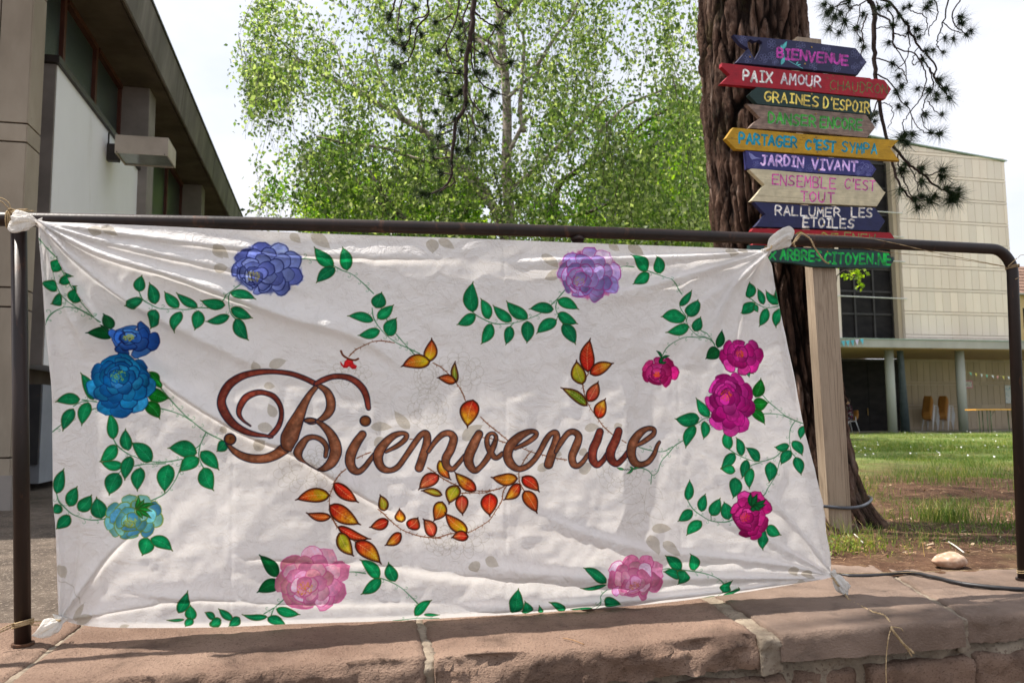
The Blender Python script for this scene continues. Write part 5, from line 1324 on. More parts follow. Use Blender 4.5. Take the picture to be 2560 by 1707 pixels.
# post
lt = sg(np.array([(1982, 92), (2030, 96), (2035, 680), (2095, 680), (2078, 1350), (2132, 1335)], float))
ptp = [(float(lt[0, 0]) - .005, float(lt[0, 1])), (float(lt[1, 0]), float(lt[0, 1]))]
ub0 = [UVZ(on_v(px, py, SGV))[0] for px, py in ((2076, 1340), (2132, 1340), (2033, 700), (2091, 700))]
zb_, zt_ = -.04, UVZ(on_v(2010, 94, SGV))[2]
zm = UVZ(on_v(2060, 700, SGV))[2]
ul = lambda z: ub0[0] + (ub0[2] - ub0[0]) * (z - 0) / (zm - 0); ur = lambda z: ub0[1] + (ub0[3] - ub0[1]) * (z - 0) / (zm - 0)
nseg = 14; mb = MB()
rp_ = random.Random(3); base_i = len(mb.v)
for i in range(nseg + 1):
    z = zb_ + (zt_ - zb_) * i / nseg
    for (uq_, vq_) in ((ul(z), 0), (ur(z), 0), (ur(z), .055), (ul(z), .055)):
        mb.v.append(tuple(W(uq_ + rp_.uniform(-.0008, .0008), SGV + vq_, z)))
for i in range(nseg):
    for k in range(4): mb.f.append((i * 4 + k, i * 4 + (k + 1) % 4, i * 4 + 4 + (k + 1) % 4, i * 4 + 4 + k))
mb.f.append((3, 2, 1, 0)); e = nseg * 4; mb.f.append((e, e + 1, e + 2, e + 3))
mb.put("wooden_post", M_POST, post, bevel=0)
# screws with washers
M_BRASS = pmat("brass_screw", (.35, .24, .09), (.22, .13, .05), 40, .45, 0, metal=.8)
for k, x, y in (('S', 1055, 272), ('S', 978, 462), ('S', 1022, 583), ('S', 1045, 740), ('S', 1055, 810), ('S', 1072, 955), ('S', 1105, 1038), ('S', 345, 382), ('T', 1127, 262), ('T', 1140, 395), ('T', 1148, 478), ('T', 1185, 738), ('T', 1180, 835), ('T', 1195, 1020), ('Q', 1165, 525), ('Q', 1180, 695), ('T', 1110, 15), ('T', 1125, 185)):
    p = cp(k, (x, y))[0]; c_ = on_v(p[0], p[1], SGF)
    MB().tube([c_ - E2 * .0018, c_ + E2 * .001], .0042, 8).put("screw", M_BRASS, post)
# hose looped round post and trunk foot
hs = thing("hose", "thin dark hose looped round the foot of the signpost and the pine roots", "hose")
def pv(px, py, dv): return on_v(px, py, SGV + dv)
P = [pv(2010, 1262, .05), pv(2050, 1264, -.006), pv(2080, 1267, -.008), pv(2110, 1269, -.008), pv(2138, 1268, .0), pv(2162, 1262, .05), pv(2176, 1252, .12), pv(2178, 1245, .2), pv(2172, 1241, .3)]
MB().tube(catmull(P, 6), .0068, 10).put("hose_tube", pmat("grey_rubber", (.05, .055, .065), (.08, .085, .1), 30, .35, .1, 60, .001), hs, True)

# ------------------------------------------------------------------ pine: trunk with furrowed bark
TX = [(1877, 50), (1886, 250), (1897, 400), (1915, 600), (1938, 800), (1962, 1000), (1980, 1180), (1988, 1300)]
TY = 3.80
cen = [on_y(px, py, TY) for px, py in TX][::-1]
zs = np.array([c[2] for c in cen]); xs_ = np.array([c[0] for c in cen])
def tcx(z): return np.interp(z, zs, xs_) + np.where(z > zs[-1], (z - zs[-1]) * (xs_[-1] - xs_[-2]) / (zs[-1] - zs[-2]), 0) * .6
NZ, NA = 430, 300
zz = np.concatenate([np.linspace(-.12, 2.9, NZ - 30), np.linspace(2.9, 9.5, 31)[1:]]); NZ = len(zz)
ang = np.linspace(0, 2 * np.pi, NA, endpoint=False)
A_, Z_ = np.meshgrid(ang, zz)
R0_ = .268 + .0 * Z_; R0_ = np.where(Z_ > 2.9, .268 - (Z_ - 2.9) * .018, R0_)
flare = .25 * np.exp(-np.clip(Z_, -.2, 9) / .17)
roots = .35 + .65 * np.clip(np.cos((A_ + .55) * 2.5) * .5 + .5, 0, 1) ** 2 + .4 * np.exp(-((A_ - 5.7) / .35) ** 2)
R0_ = R0_ + flare * roots + .012 * np.sin(A_ * 3 + Z_ * 1.1) + .010 * np.sin(A_ * 5 - Z_ * 2.3)
H = np.zeros_like(R0_)
for i in range(NZ):
    z = zz[i]
    for j in range(NA):
        a = ang[j]; x, y = math.cos(a) * 1.2, math.sin(a) * 1.2
        w1 = noise.noise(Vector((x * 2.2, y * 2.2, z * 1.6))) * .5
        p = Vector((x * 4.6 + w1, y * 4.6 + w1, z * 2.0))
        p.z = p.z + .35 * math.sin(a * 3); r1 = 1 - abs(noise.noise(p)) * 2.6
        r2 = 1 - abs(noise.noise(p * 2.1 + Vector((3, 7, 1)))) * 2.2
        q3 = Vector((x * 2.6, y * 2.6, z * 7.0 + w1 * 2.0)); r3 = 1 - abs(noise.noise(q3)) * 7.0
        vd = noise.voronoi(Vector((x * 3.4 + w1 * .7, y * 3.4 + w1 * .7, z * 2.6 + .4 * math.sin(a * 2))))[0]; ck = max(0, 1 - (vd[1] - vd[0]) * 5.5)
        H[i, j] = -.030 * ck ** 1.5 + .55 * (-.036 * max(0, r1) ** 1.4 - .017 * max(0, r2) ** 1.3 - .020 * max(0, r3) * (.5 + noise.noise(q3 * .45)) + .020 * noise.noise(p * 4.5) - .024 * abs(noise.noise(p * 8.5)))
R1 = R0_ + H * np.clip((Z_ + .2) * 3, .4, 1)
X_ = tcx(Z_) + R1 * np.cos(A_); Y_ = TY + R1 * np.sin(A_)
Vt = np.stack([X_, Y_, Z_], -1).reshape(-1, 3)
k3 = np.arange(NZ * NA).reshape(NZ, NA); kn = np.roll(k3, -1, 1)
Ft = np.stack([k3[:-1], kn[:-1], kn[1:], k3[1:]], -1).reshape(-1, 4)
mt, n, b, out = nodes("pine_bark")
t = n.nodes.new("ShaderNodeTexCoord"); co = t.outputs["Object"]
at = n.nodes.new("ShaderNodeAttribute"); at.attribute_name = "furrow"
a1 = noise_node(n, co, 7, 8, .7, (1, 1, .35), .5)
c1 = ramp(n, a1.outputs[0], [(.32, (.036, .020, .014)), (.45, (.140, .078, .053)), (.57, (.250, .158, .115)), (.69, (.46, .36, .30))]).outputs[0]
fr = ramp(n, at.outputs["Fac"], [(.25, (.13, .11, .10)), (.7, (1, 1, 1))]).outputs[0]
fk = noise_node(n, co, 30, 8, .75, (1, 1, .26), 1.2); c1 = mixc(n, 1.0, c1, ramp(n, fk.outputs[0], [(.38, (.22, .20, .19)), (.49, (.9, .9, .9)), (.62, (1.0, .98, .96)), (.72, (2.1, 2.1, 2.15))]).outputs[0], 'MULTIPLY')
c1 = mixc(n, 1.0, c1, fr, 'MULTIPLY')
ms = noise_node(n, co, 3.2, 6, .7); mf = ramp(n, ms.outputs[0], [(.56, (0, 0, 0)), (.72, (.6,) * 3)]).outputs[0]
c1 = mixc(n, mf, c1, (.10, .085, .03))
n.links.new(c1, b.inputs["Base Color"]); b.inputs["Roughness"].default_value = .95; b.inputs["Specular IOR Level"].default_value = .2
a3 = noise_node(n, co, 38, 7, .7, (1, 1, .3), .8); bump(n, b, a3.outputs[0], 1.0, .05)
M_BARK = mt
pine = thing("pine_tree", "large pine with thick furrowed brown trunk behind the signpost and drooping dark twigs", "tree", (float(tcx(0.0)), TY, 0))
PO = np.array([float(tcx(0.0)), TY, 0])
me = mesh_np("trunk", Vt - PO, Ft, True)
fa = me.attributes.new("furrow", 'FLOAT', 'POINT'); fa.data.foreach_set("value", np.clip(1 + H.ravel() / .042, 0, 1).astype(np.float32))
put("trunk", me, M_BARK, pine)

# hanging branches with needle tufts
M_TWIG = pmat("dark_twig", (.022, .013, .011), (.050, .030, .024), 40, .9, .4, 120, .002)
M_NEED = leafmat("pine_needles", [(0, (.012, .028, .010)), (.6, (.022, .045, .014)), (1, (.040, .055, .018))], .15, .5)
def tuft_mesh(seed, n=105, L=.092, core=True):
    r_ = np.random.RandomState(seed); Vv = []; Ff = []
    def needle(o, d, l, w):
        x = np.cross(d, r_.randn(3)); x /= np.linalg.norm(x) + 1e-9; b_ = len(Vv)
        bend = np.array([0, 0, -.12 * l])
        Vv.extend([o - x * w, o + x * w, o + d * l * .55 + x * w * .8 + bend * .3, o + d * l * .55 - x * w * .8 + bend * .3, o + d * l + bend])
        Ff.append((b_, b_ + 1, b_ + 2, b_ + 3)); Ff.append((b_ + 3, b_ + 2, b_ + 4, b_ + 4))
    for i in range(n):
        d = r_.randn(3); d[0] = abs(d[0]) * 1.2 - .25; d /= np.linalg.norm(d)
        o = np.array([r_.uniform(-.5, .35) * L, 0, 0]) * .4
        needle(o, d, L * r_.uniform(.55, 1.0), .00072)
    if core:
        for i in range(80):
            d = r_.randn(3); d /= np.linalg.norm(d); needle(d * .002, d, L * r_.uniform(.16, .34), .0017)
    F2 = [tuple(dict.fromkeys(f)) for f in Ff]
    me = bpy.data.meshes.new("needle_tuft"); me.from_pydata([tuple(v) for v in Vv], [], F2); me.materials.append(M_NEED); me.update()
    return me
TUFTS = [tuft_mesh(s) for s in range(6)] 
def twig_at(k, pts, Y, amp=.25, seed=0):
    r_ = np.random.RandomState(seed); P = cp(k, pts); o0 = r_.uniform(-amp, amp); o1 = r_.uniform(-amp, amp)
    return np.array([on_y(p[0], p[1], Y + o0 + (o1 - o0) * i / max(1, len(P) - 1)) for i, p in enumerate(P)])
def cluster(k, Y, branches, tufts, extra, name_seed, scale=1.0):
    allp = []; s_ = name_seed
    for pts, w0, w1 in branches:
        s_ += 1
        amp = .12 if w0 > 8 else .25
        Q = catmull(twig_at(k, pts, Y, amp, s_), 6); r = (1.3 if k == 'R' else 1.85) * np.linspace(w0, w1, len(Q)) / CROPS[k][2] * Y / FPX / 2
        rr = np.random.RandomState(s_); Q[1:-1] += rr.randn(len(Q) - 2, 3) * .0025
        MB().tube(Q - PO, r, 6).put("branch", M_TWIG, pine, True)
        allp.append(Q)
    AP = np.vstack(allp); rr = np.random.RandomState(name_seed)
    pr = np.stack([((AP - CAM) @ RR) / ((AP - CAM) @ F0) * FPX + CW / 2, CH / 2 - ((AP - CAM) @ UU) / ((AP - CAM) @ F0) * FPX], 1)
    tl = [tuple(cp(k, p)[0]) for p in tufts]
    for px, py in tl:
        i = int(np.argmin(np.hypot(pr[:, 0] - px, pr[:, 1] - py))); yy = AP[i, 1]
        q = on_y(px, py, yy)
        i2 = max(0, i - 2); dr = q - AP[i2]; dr = dr if np.linalg.norm(dr) > 1e-3 else np.array([1.0, 0, -.3])
        if np.linalg.norm(q - AP[i]) > .02:      # its own little twig
            mid = (q + AP[i]) / 2 + np.array([0, 0, .012])
            MB().tube(catmull([AP[i], mid, q], 4) - PO, np.linspace(.0018, .0012, 9), 5, True).put("twig", M_TWIG, pine, True)
        o = bpy.data.objects.new("needle_tuft", TUFTS[rr.randint(6)]); COL.objects.link(o); o.parent = pine
        o.location = (q - PO).tolist(); sc_ = scale * rr.uniform(.7, 1.2) * (1.28 if (k == 'R' and py > 330) else 1.0); o.scale = (sc_,) * 3
        o.rotation_euler = Vector(dr.tolist()).to_track_quat('X', 'Z').to_euler()
RB = [([(-40, -30), (8, 60), (14, 300), (22, 520), (55, 700), (100, 975), (140, 1130), (190, 1290), (280, 1400), (320, 1450)], 30, 7),
      ([(-30, -20), (120, 20), (250, 190), (330, 330), (440, 450), (440, 560), (520, 660)], 16, 7), ([(0, 100), (110, 130), (160, 230), (240, 260)], 12, 6),
      ([(150, 180), (160, 330), (300, 380), (360, 470), (380, 560), (340, 690), (270, 780), (220, 850), (225, 920)], 8, 5), ([(340, 380), (400, 480), (440, 540), (500, 620), (540, 680)], 10, 6),
      ([(535, -40), (500, 160), (460, 260), (460, 330), (500, 370)], 8, 5), ([(500, 160), (560, 210), (650, 240)], 7, 5), ([(640, -30), (560, 100), (590, 190), (660, 240)], 8, 6),
      ([(440, -20), (460, 110), (400, 200), (400, 255)], 7, 5), ([(270, 80), (360, 110), (390, 180), (360, 250)], 6, 5), ([(30, 410), (140, 440), (230, 520), (240, 590)], 8, 6),
      ([(20, 520), (120, 570), (200, 700), (270, 780), (280, 900)], 9, 5), ([(270, 790), (310, 880), (380, 930), (460, 940)], 6, 5), ([(400, 480), (430, 600), (370, 700), (350, 800), (370, 890), (400, 920)], 7, 5),
      ([(390, 710), (440, 780), (490, 800)], 6, 5), ([(110, 980), (250, 1140), (350, 1220), (460, 1310), (550, 1350)], 16, 9), ([(350, 1220), (420, 1225), (480, 1190)], 7, 5),
      ([(180, 1080), (190, 1180), (280, 1380)], 9, 6), ([(250, 1150), (310, 1260), (330, 1400)], 7, 5), ([(250, 190), (260, 300), (240, 420), (160, 500)], 7, 5), ([(60, 720), (130, 740), (150, 820), (110, 900)], 6, 4),
      ([(100, 50), (150, 130), (150, 300), (230, 440), (240, 560)], 8, 5), ([(330, 330), (290, 400), (290, 455), (340, 420)], 6, 5), ([(20, 200), (90, 190), (150, 200)], 6, 4), ([(30, 10), (60, 60), (110, 40)], 7, 5),
      ([(-30, 100), (-70, 200), (-60, 330), (-90, 420)], 8, 5), ([(0, -30), (-80, 30), (-150, 60), (-190, 150)], 9, 5), ([(-80, 30), (-90, 120), (-110, 200), (-80, 280)], 7, 5), ([(-150, 60), (-200, 30), (-280, 60)], 7, 5),
      ([(-10, -20), (-120, -10), (-230, 30), (-260, 120), (-300, 200)], 9, 5), ([(40, 700), (10, 800), (-20, 880), (-40, 960)], 8, 5), ([(20, 560), (60, 620), (70, 700)], 7, 5)]
RT = [(620, 120), (690, 215), (660, 245), (570, 270), (510, 265), (500, 365), (430, 350), (380, 355), (330, 260), (310, 205), (250, 230), (240, 160), (150, 180), (380, 60), (410, 20), (265, 45), (45, 60), (225, 60), (140, 445), (190, 530),
      (470, 560), (515, 620), (400, 630), (450, 660), (540, 685), (450, 700), (320, 620), (370, 800), (490, 800), (410, 930), (470, 935), (280, 940), (230, 940), (200, 970), (240, 1000), (210, 600), (170, 640), (30, 790), (350, 420),
      (490, 1190), (490, 1235), (350, 1270), (240, 1150), (210, 1190), (340, 1180), (550, 1350), (600, 1330), (520, 1320), (560, 1390), (320, 1450), (400, 1400), (350, 1370), (300, 1390), (440, 1370), (240, 725), (185, 745), (625, 165), (200, 1330),
      (550, 1400), (590, 1370), (-90, 420), (-110, 200), (-190, 150), (-260, 120), (-300, 200), (-80, 280), (-280, 60), (-60, 330), (-40, 960), (-20, 830), (20, 850), (10, 800), (110, 40), (-150, 60), (-220, 90), (-160, 10), (-60, 100), (-310, 90), (120, 300), (190, 110), (-230, 230), (-330, 30)]
cluster('R', 4.35, RB, RT, 0, 100, .95)
LB = [([(795, -60), (790, 140), (770, 290), (745, 400), (740, 600), (735, 750), (670, 860), (655, 1000), (640, 1120), (640, 1220), (600, 1300), (520, 1345), (440, 1360)], 24, 7), ([(250, -30), (230, 80), (200, 130)], 9, 6), ([(305, -30), (270, 110), (265, 200), (280, 215)], 8, 6),
      ([(350, 180), (350, 260), (310, 330), (240, 290)], 7, 6), ([(480, 100), (400, 200), (380, 330), (330, 430), (260, 460)], 8, 5), ([(470, -30), (470, 100), (400, 130), (350, 170)], 8, 5), ([(650, 100), (600, 130), (530, 155)], 7, 5),
      ([(695, -30), (680, 120), (610, 280), (550, 360)], 9, 5), ([(600, 300), (610, 390), (690, 430), (710, 360)], 6, 5), ([(600, 320), (640, 450), (700, 520)], 7, 5), ([(775, -20), (740, 80), (720, 160), (760, 300), (850, 380)], 8, 5),
      ([(800, 80), (870, 150), (960, 185)], 8, 5), ([(915, -20), (990, 60), (1045, 90)], 8, 6), ([(1000, 80), (990, 150), (900, 290), (960, 440), (1050, 440)], 7, 5), ([(800, 200), (800, 380), (810, 490), (870, 520)], 8, 5),
      ([(740, 560), (700, 660), (640, 680), (540, 650)], 7, 5), ([(770, 300), (790, 480), (850, 580), (930, 640), (1020, 670)], 8, 5), ([(740, 590), (790, 720), (880, 815)], 7, 5), ([(800, 700), (790, 850), (870, 910)], 6, 5),
      ([(700, 520), (620, 510), (540, 500)], 7, 5), ([(735, 750), (800, 860), (810, 960)], 6, 5), ([(660, 850), (600, 880), (570, 890)], 6, 5), ([(670, 900), (610, 920), (540, 960)], 6, 5), ([(740, 800), (760, 900), (750, 1050)], 6, 4),
      ([(650, 1000), (620, 1020), (510, 1050)], 6, 5), ([(640, 1100), (560, 1110), (520, 1100)], 6, 5), ([(640, 1220), (560, 1210)], 6, 5), ([(650, 1240), (660, 1280), (560, 1340)], 6, 5), ([(690, 120), (740, 200), (720, 300), (700, 330)], 6, 4), ([(790, 140), (700, 250), (690, 265)], 6, 5)]
LT = [(200, 130), (385, 60), (365, 170), (285, 215), (430, 240), (235, 290), (310, 345), (245, 455), (280, 470), (530, 155), (550, 360), (710, 360), (700, 180), (690, 265), (865, 380), (790, 270), (960, 185), (1045, 90), (1050, 440), (870, 515), (825, 505),
      (700, 500), (550, 505), (930, 640), (620, 650), (750, 725), (640, 700), (535, 790), (885, 815), (670, 830), (700, 920), (805, 970), (870, 910), (570, 890), (545, 960), (620, 1020), (750, 1050), (680, 1050), (510, 1050), (520, 1105), (640, 1135), (570, 1210),
      (440, 1355), (480, 1360), (565, 1335), (920, 670), (600, 560), (700, 640), (300, 310), (210, 110)]
cluster('M', 4.7, LB, LT, 0, 300, 1.1)
# crown far overhead, out of the picture: limbs and needle clumps that dapple the light on the banner and the wall
rr = np.random.RandomState(21)
LBS = []
for a_, b_ in (((1.05, 3.7, 5.0), (-1.2, 3.9, 7.2)), ((1.05, 3.7, 5.6), (-3.6, 2.2, 7.6)), ((1.05, 3.7, 6.2), (2.6, 3.9, 6.0)), ((1.05, 3.7, 4.6), (.2, 5.0, 4.9)), ((1.05, 3.7, 6.4), (-1.6, 1.2, 7.9)), ((1.05, 3.7, 7.4), (-4.6, 4.2, 9.0)), ((1.05, 3.7, 7), (3.5, 2.4, 8.0)), ((1.05, 3.7, 5.4), (-3.6, 1.7, 6.2)), ((1.05, 3.7, 5.0), (-1.8, 1.8, 5.6)), ((1.05, 3.7, 5.2), (-.4, 1.6, 6.0)), ((1.05, 3.7, 6.0), (-3.0, 2.3, 7.2))):
    a_, b_ = np.array(a_), np.array(b_); mid = (a_ + b_) / 2 + np.array([0, 0, .35])
    Q = catmull([a_, mid, b_], 10); MB().tube(Q - PO, np.linspace(.07, .018, len(Q)), 8).put("limb", M_BARK, pine, True); LBS.append(Q)
Vv = []; 
CL = np.vstack(LBS)
for c_ in range(720):
    base_ = CL[rr.randint(len(CL))] + rr.randn(3) * np.array([.6, .45, .30])
    if base_[2] < 4.9: continue
    # keep a patchy crown
    if noise.noise(Vector((base_[0] * 1.1, base_[1] * 1.1, 2.0))) < (.02 if base_[0] > -1.6 else .12): continue
    m_ = 42; o = base_ + rr.randn(m_, 3) * .10; d = rr.randn(m_, 3); d /= np.linalg.norm(d, axis=1, keepdims=True); x = np.cross(d, rr.randn(m_, 3)); x /= np.linalg.norm(x, axis=1, keepdims=True)
    l = rr.uniform(.06, .12, (m_, 1)); w = .0045
    Vv.append(np.stack([o - x * w, o + x * w, o + d * l + x * w, o + d * l - x * w], 1))
for b0, b1 in (((1.05, 3.9, 5.4), (1.0, 8.2, 7.6)), ((1.05, 3.9, 5.8), (2.2, 6.8, 6.8)), ((1.05, 3.9, 5.2), (-.4, 6.2, 6.4)), ((1.05, 3.9, 6.2), (-.6, 8.2, 8.6)), ((1.05, 3.8, 5.0), (2.6, 5.0, 5.6))):  # more unseen limbs, added so their needle clumps shade the near lawn
    b0, b1 = np.array(b0), np.array(b1); Q = catmull([b0, (b0 + b1) / 2 + np.array([0, 0, .5]), b1], 10); MB().tube(Q - PO, np.linspace(.06, .015, len(Q)), 8).put("limb", M_BARK, pine, True)
    for c_ in range(90):
        base_ = Q[rr.randint(4, len(Q))] + rr.randn(3) * np.array([.55, .6, .25])
        if base_[2] < max(5.0, 1.1 + base_[1] * .66) or noise.noise(Vector((base_[0] * 1.3, base_[1] * 1.3, 5.0))) < -.12: continue
        m_ = 46; o = base_ + rr.randn(m_, 3) * .13; d = rr.randn(m_, 3); d /= np.linalg.norm(d, axis=1, keepdims=True); x = np.cross(d, rr.randn(m_, 3)); x /= np.linalg.norm(x, axis=1, keepdims=True)
        l = rr.uniform(.08, .15, (m_, 1)); w = .006
        Vv.append(np.stack([o - x * w, o + x * w, o + d * l + x * w, o + d * l - x * w], 1))
Vv = np.concatenate(Vv).reshape(-1, 3)
me = mesh_np("crown", Vv - PO, np.arange(len(Vv)).reshape(-1, 4)); put("crown", me, M_NEED, pine, kind="stuff")
def rebase(root, loc):
    loc = Vector([float(v) for v in loc]); root.location = loc
    for c in root.children: c.location = c.location - loc
rebase(post, POSTB); 
hs.location = (0, 0, 0); rebase(hs, POSTB)

# ------------------------------------------------------------------ left building
M_STONEP = pmat("stone_panel", (.26, .215, .160), (.36, .305, .235), 2.5, .85, .25, 60, .003, (1, 1, .5), 6, speck=((.12, .095, .07), 30, .70, .78), stain=((.13, .10, .07), 1.6, (1, 1, .35), .52, .8, .5), rnd=.06)
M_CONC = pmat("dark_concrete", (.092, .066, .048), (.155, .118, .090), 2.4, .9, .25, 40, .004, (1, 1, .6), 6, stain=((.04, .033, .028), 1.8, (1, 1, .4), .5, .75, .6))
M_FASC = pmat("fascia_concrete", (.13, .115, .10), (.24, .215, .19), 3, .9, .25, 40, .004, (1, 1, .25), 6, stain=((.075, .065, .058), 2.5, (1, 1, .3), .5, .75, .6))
M_GREYC = pmat("grey_concrete", (.20, .175, .155), (.27, .24, .215), 3, .9, .2, 50, .003)
M_WHITEW = pmat("white_render", (.78, .77, .77), (.84, .83, .83), 1.5, .85, .12, 60, .002, (1, 1, .5), 5, stain=((.46, .42, .36), 2.2, (1, 1, .3), .60, .85, .45))
M_GREYP = pmat("grey_plinth_paint", (.22, .235, .26), (.28, .295, .32), 3, .8, .15, 50, .003)
M_DARKP = pmat("shaded_plinth_paint", (.035, .035, .038), (.055, .053, .055), 3, .8, .15, 50, .003, stain=((.12, .06, .03), 6, None, .6, .7, .7))  # same plinth paint, darkened for the end face in shade
M_BROWNF = pmat("brown_window_frame", (.07, .022, .014), (.11, .038, .024), 8, .5, .1, 60, .001)
M_COPE = pmat("dark_metal_coping", (.025, .02, .018), (.05, .04, .035), 8, .5, .1, 60, .001)
mt, n, b, out = nodes("ribbed_glass")
t = n.nodes.new("ShaderNodeTexCoord"); wv = n.nodes.new("ShaderNodeTexNoise"); mpn = n.nodes.new("ShaderNodeMapping"); mpn.inputs["Scale"].default_value = (60, 60, 9)
n.links.new(t.outputs["Object"], mpn.inputs[0]); n.links.new(mpn.outputs[0], wv.inputs[0]); wv.inputs["Scale"].default_value = 2.0
b.inputs["Base Color"].default_value = (.035, .048, .044, 1); b.inputs["Roughness"].default_value = .28; b.inputs["Specular IOR Level"].default_value = .7
bump(n, b, wv.outputs[0], .5, .01); M_RGLASS = mt

def uq_of(px, py, u): p = UVZ(on_u(px, py, u)); return p[1], p[2]
UP = UVZ(on_z(25, 1267, 0))[0]
vP0, _ = uq_of(27, 1000, UP); vP0 = UVZ(on_z(22, 1268, 0))[1]
vP1, _ = uq_of(93, 532, UP)
UWL = UVZ(on_z(104, 1216, 0))[0]; vW0 = UVZ(on_z(104, 1216, 0))[1]
vW0b, zcope = uq_of(145, 146, UWL)
vW1, _ = uq_of(343, 470, UWL)
# glazing a little behind the white wall
UG = UWL - .22
_, zsoff = uq_of(236, 111, UG)
# fascia: soffit outer edge in plane z = zsoff
pf = on_z(400, 182, zsoff); UF = UVZ(pf)[0]
_, zft = uq_of(470, 240, UF)
print("LEFT", UP, vP0, vP1, UWL, vW0, vW1, zcope, zsoff, UF, zft)
lb = thing("left_building", "stone clad hall at the left with a white wall panel and deep overhanging roof", "building")
VEND = vW0b + 24.0; VROOF0 = vP0 - .05
def panel_stack(name, u0, u1, v0, v1, face, mat, levels, splits):
    """cladding slabs, 12 mm joints"""
    for (za, zb) in levels:
        for (a, b_) in splits:
            if face == 'u': ubox(name, mat, lb, u0, u1, v0 + (v1 - v0) * a + .004, v0 + (v1 - v0) * b_ - .004, za + .005, zb - .005, .003)
            else: ubox(name, mat, lb, u0 + (u1 - u0) * a + .004, u0 + (u1 - u0) * b_ - .004, v0, v1, za + .005, zb - .005, .003)
hz = [uq_of(px, py, UP)[1] for px, py in ((27, 268), (23, 316), (66, 726), (66, 775), (66, 1142), (66, 1190), (118, 20))]
print("levels", hz)
T1, T0 = hz[0], hz[1]; M1, M0 = hz[2], hz[3]; step = T1 - M1; bt = T1 - T0
levels = []; z = T1 + step * 2
edges = [T1 + step - bt, T1 + step]
lv = []
for k in range(-2, 3):
    top_ = T1 + step * k; lv.append((top_ - bt, top_)); lv.append((top_ - step, top_ - bt))
lv = sorted([(max(.02, a), b_) for a, b_ in lv if b_ > .1 and a < zsoff + .6])
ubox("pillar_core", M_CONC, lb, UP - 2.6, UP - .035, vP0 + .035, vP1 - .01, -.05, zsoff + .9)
panel_stack("stone_panel", UP - .03, UP, vP0 + .002, vP1, 'u', M_STONEP, lv, [(0, 1)])
panel_stack("stone_panel", UP - 2.6, UP - .002, vP0, vP0 + .03, 'v', M_STONEP, lv, [(.0, .34), (.34, .68), (.68, .93), (.93, 1)])
ubox("pillar_footing", M_GREYC, lb, UP - 2.62, UP + .012, vP0 - .012, vP1, -.08, lv[0][0] + .17)
# white wall box
ubox("white_wall", M_WHITEW, lb, UG - .05, UWL, vW0b, vW1, .95, zcope - .06)
ubox("wall_end", M_GREYC, lb, UG - .05, UWL - .003, vW0b - .03, vW0b - .002, .95, zcope - .065)  # end face of the white wall, its shade put into the grey
zpl = uq_of(118, 962, UWL)[1]
ubox("plinth", M_GREYP, lb, UG - .05, UWL + .004, vW0b - .002, vW1, .03, zpl)
ubox("plinth_end", M_DARKP, lb, UG - .05, UWL - .001, vW0b - .034, vW0b - .004, .18, zpl)
ubox("coping", M_COPE, lb, UG - .02, UWL + .03, vW0b - .06, vW1 + .03, zcope - .058, zcope)
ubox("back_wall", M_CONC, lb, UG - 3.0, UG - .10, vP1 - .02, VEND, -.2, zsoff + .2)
# glazing strip between pillars along the wall
def glass_run(v0, v1, z0, z1, n_):
    w = (v1 - v0) / n_
    for i in range(n_):
        a = v0 + w * i; fr = ubox("window", M_RGLASS, lb, UG - .03, UG - .018, a + .03, a + w - .03, z0 + .03, z1 - .04)
        mb = MB(); uvw_box(mb, UG - .06, UG + .02, a, a + .032, z0, z1); uvw_box(mb, UG - .06, UG + .02, a + w - .032, a + w, z0, z1)
        uvw_box(mb, UG - .06, UG + .02, a + .032, a + w - .032, z0, z0 + .035); uvw_box(mb, UG - .06, UG + .035, a + .032, a + w - .032, z1 - .05, z1)
        fm = mb.put("window_frame", M_BROWNF, fr)
vc0, _ = uq_of(323, 260, UG); vc1, _ = uq_of(372, 260, UWL + .02)
vm, _ = uq_of(236, 200, UG)
UC = UWL + .10
vcol0 = uq_of(374, 250, UC)[0]; vcolF = vcol0
wcol = .34
vcol1 = uq_of(386, 255, UC)[0]
print("col", vcol0, vcol1, vm)
span = vcolF - vm
# columns along the glazing
cols_v = [vcolF, vcolF + 2 * span + wcol]
pitch = uq_of(503, 530, UC)[0] - vcolF
print('pitch', pitch, span)
cols_v = [vcolF + k * pitch for k in range(0, 4)]
for cv0 in cols_v:
    ubox("column", M_GREYC, lb, UG - .10, UC, cv0, cv0 + wcol, -.1, zsoff, .006)
glass_run(vcolF - 3 * span, vcolF, zcope, zsoff, 3)
ubox("window_filler", M_CONC, lb, UG - .05, UG - .01, vP1 - .5, vcolF - 3 * span, zcope, zsoff)
for cv0 in cols_v[:-1]:
    glass_run(cv0 + wcol, cv0 + pitch, .85, zsoff, 3)
    ubox("window_sill_wall", M_GREYC, lb, UG - .05, UG + .03, cv0 + wcol, cv0 + pitch, -.1, .85)
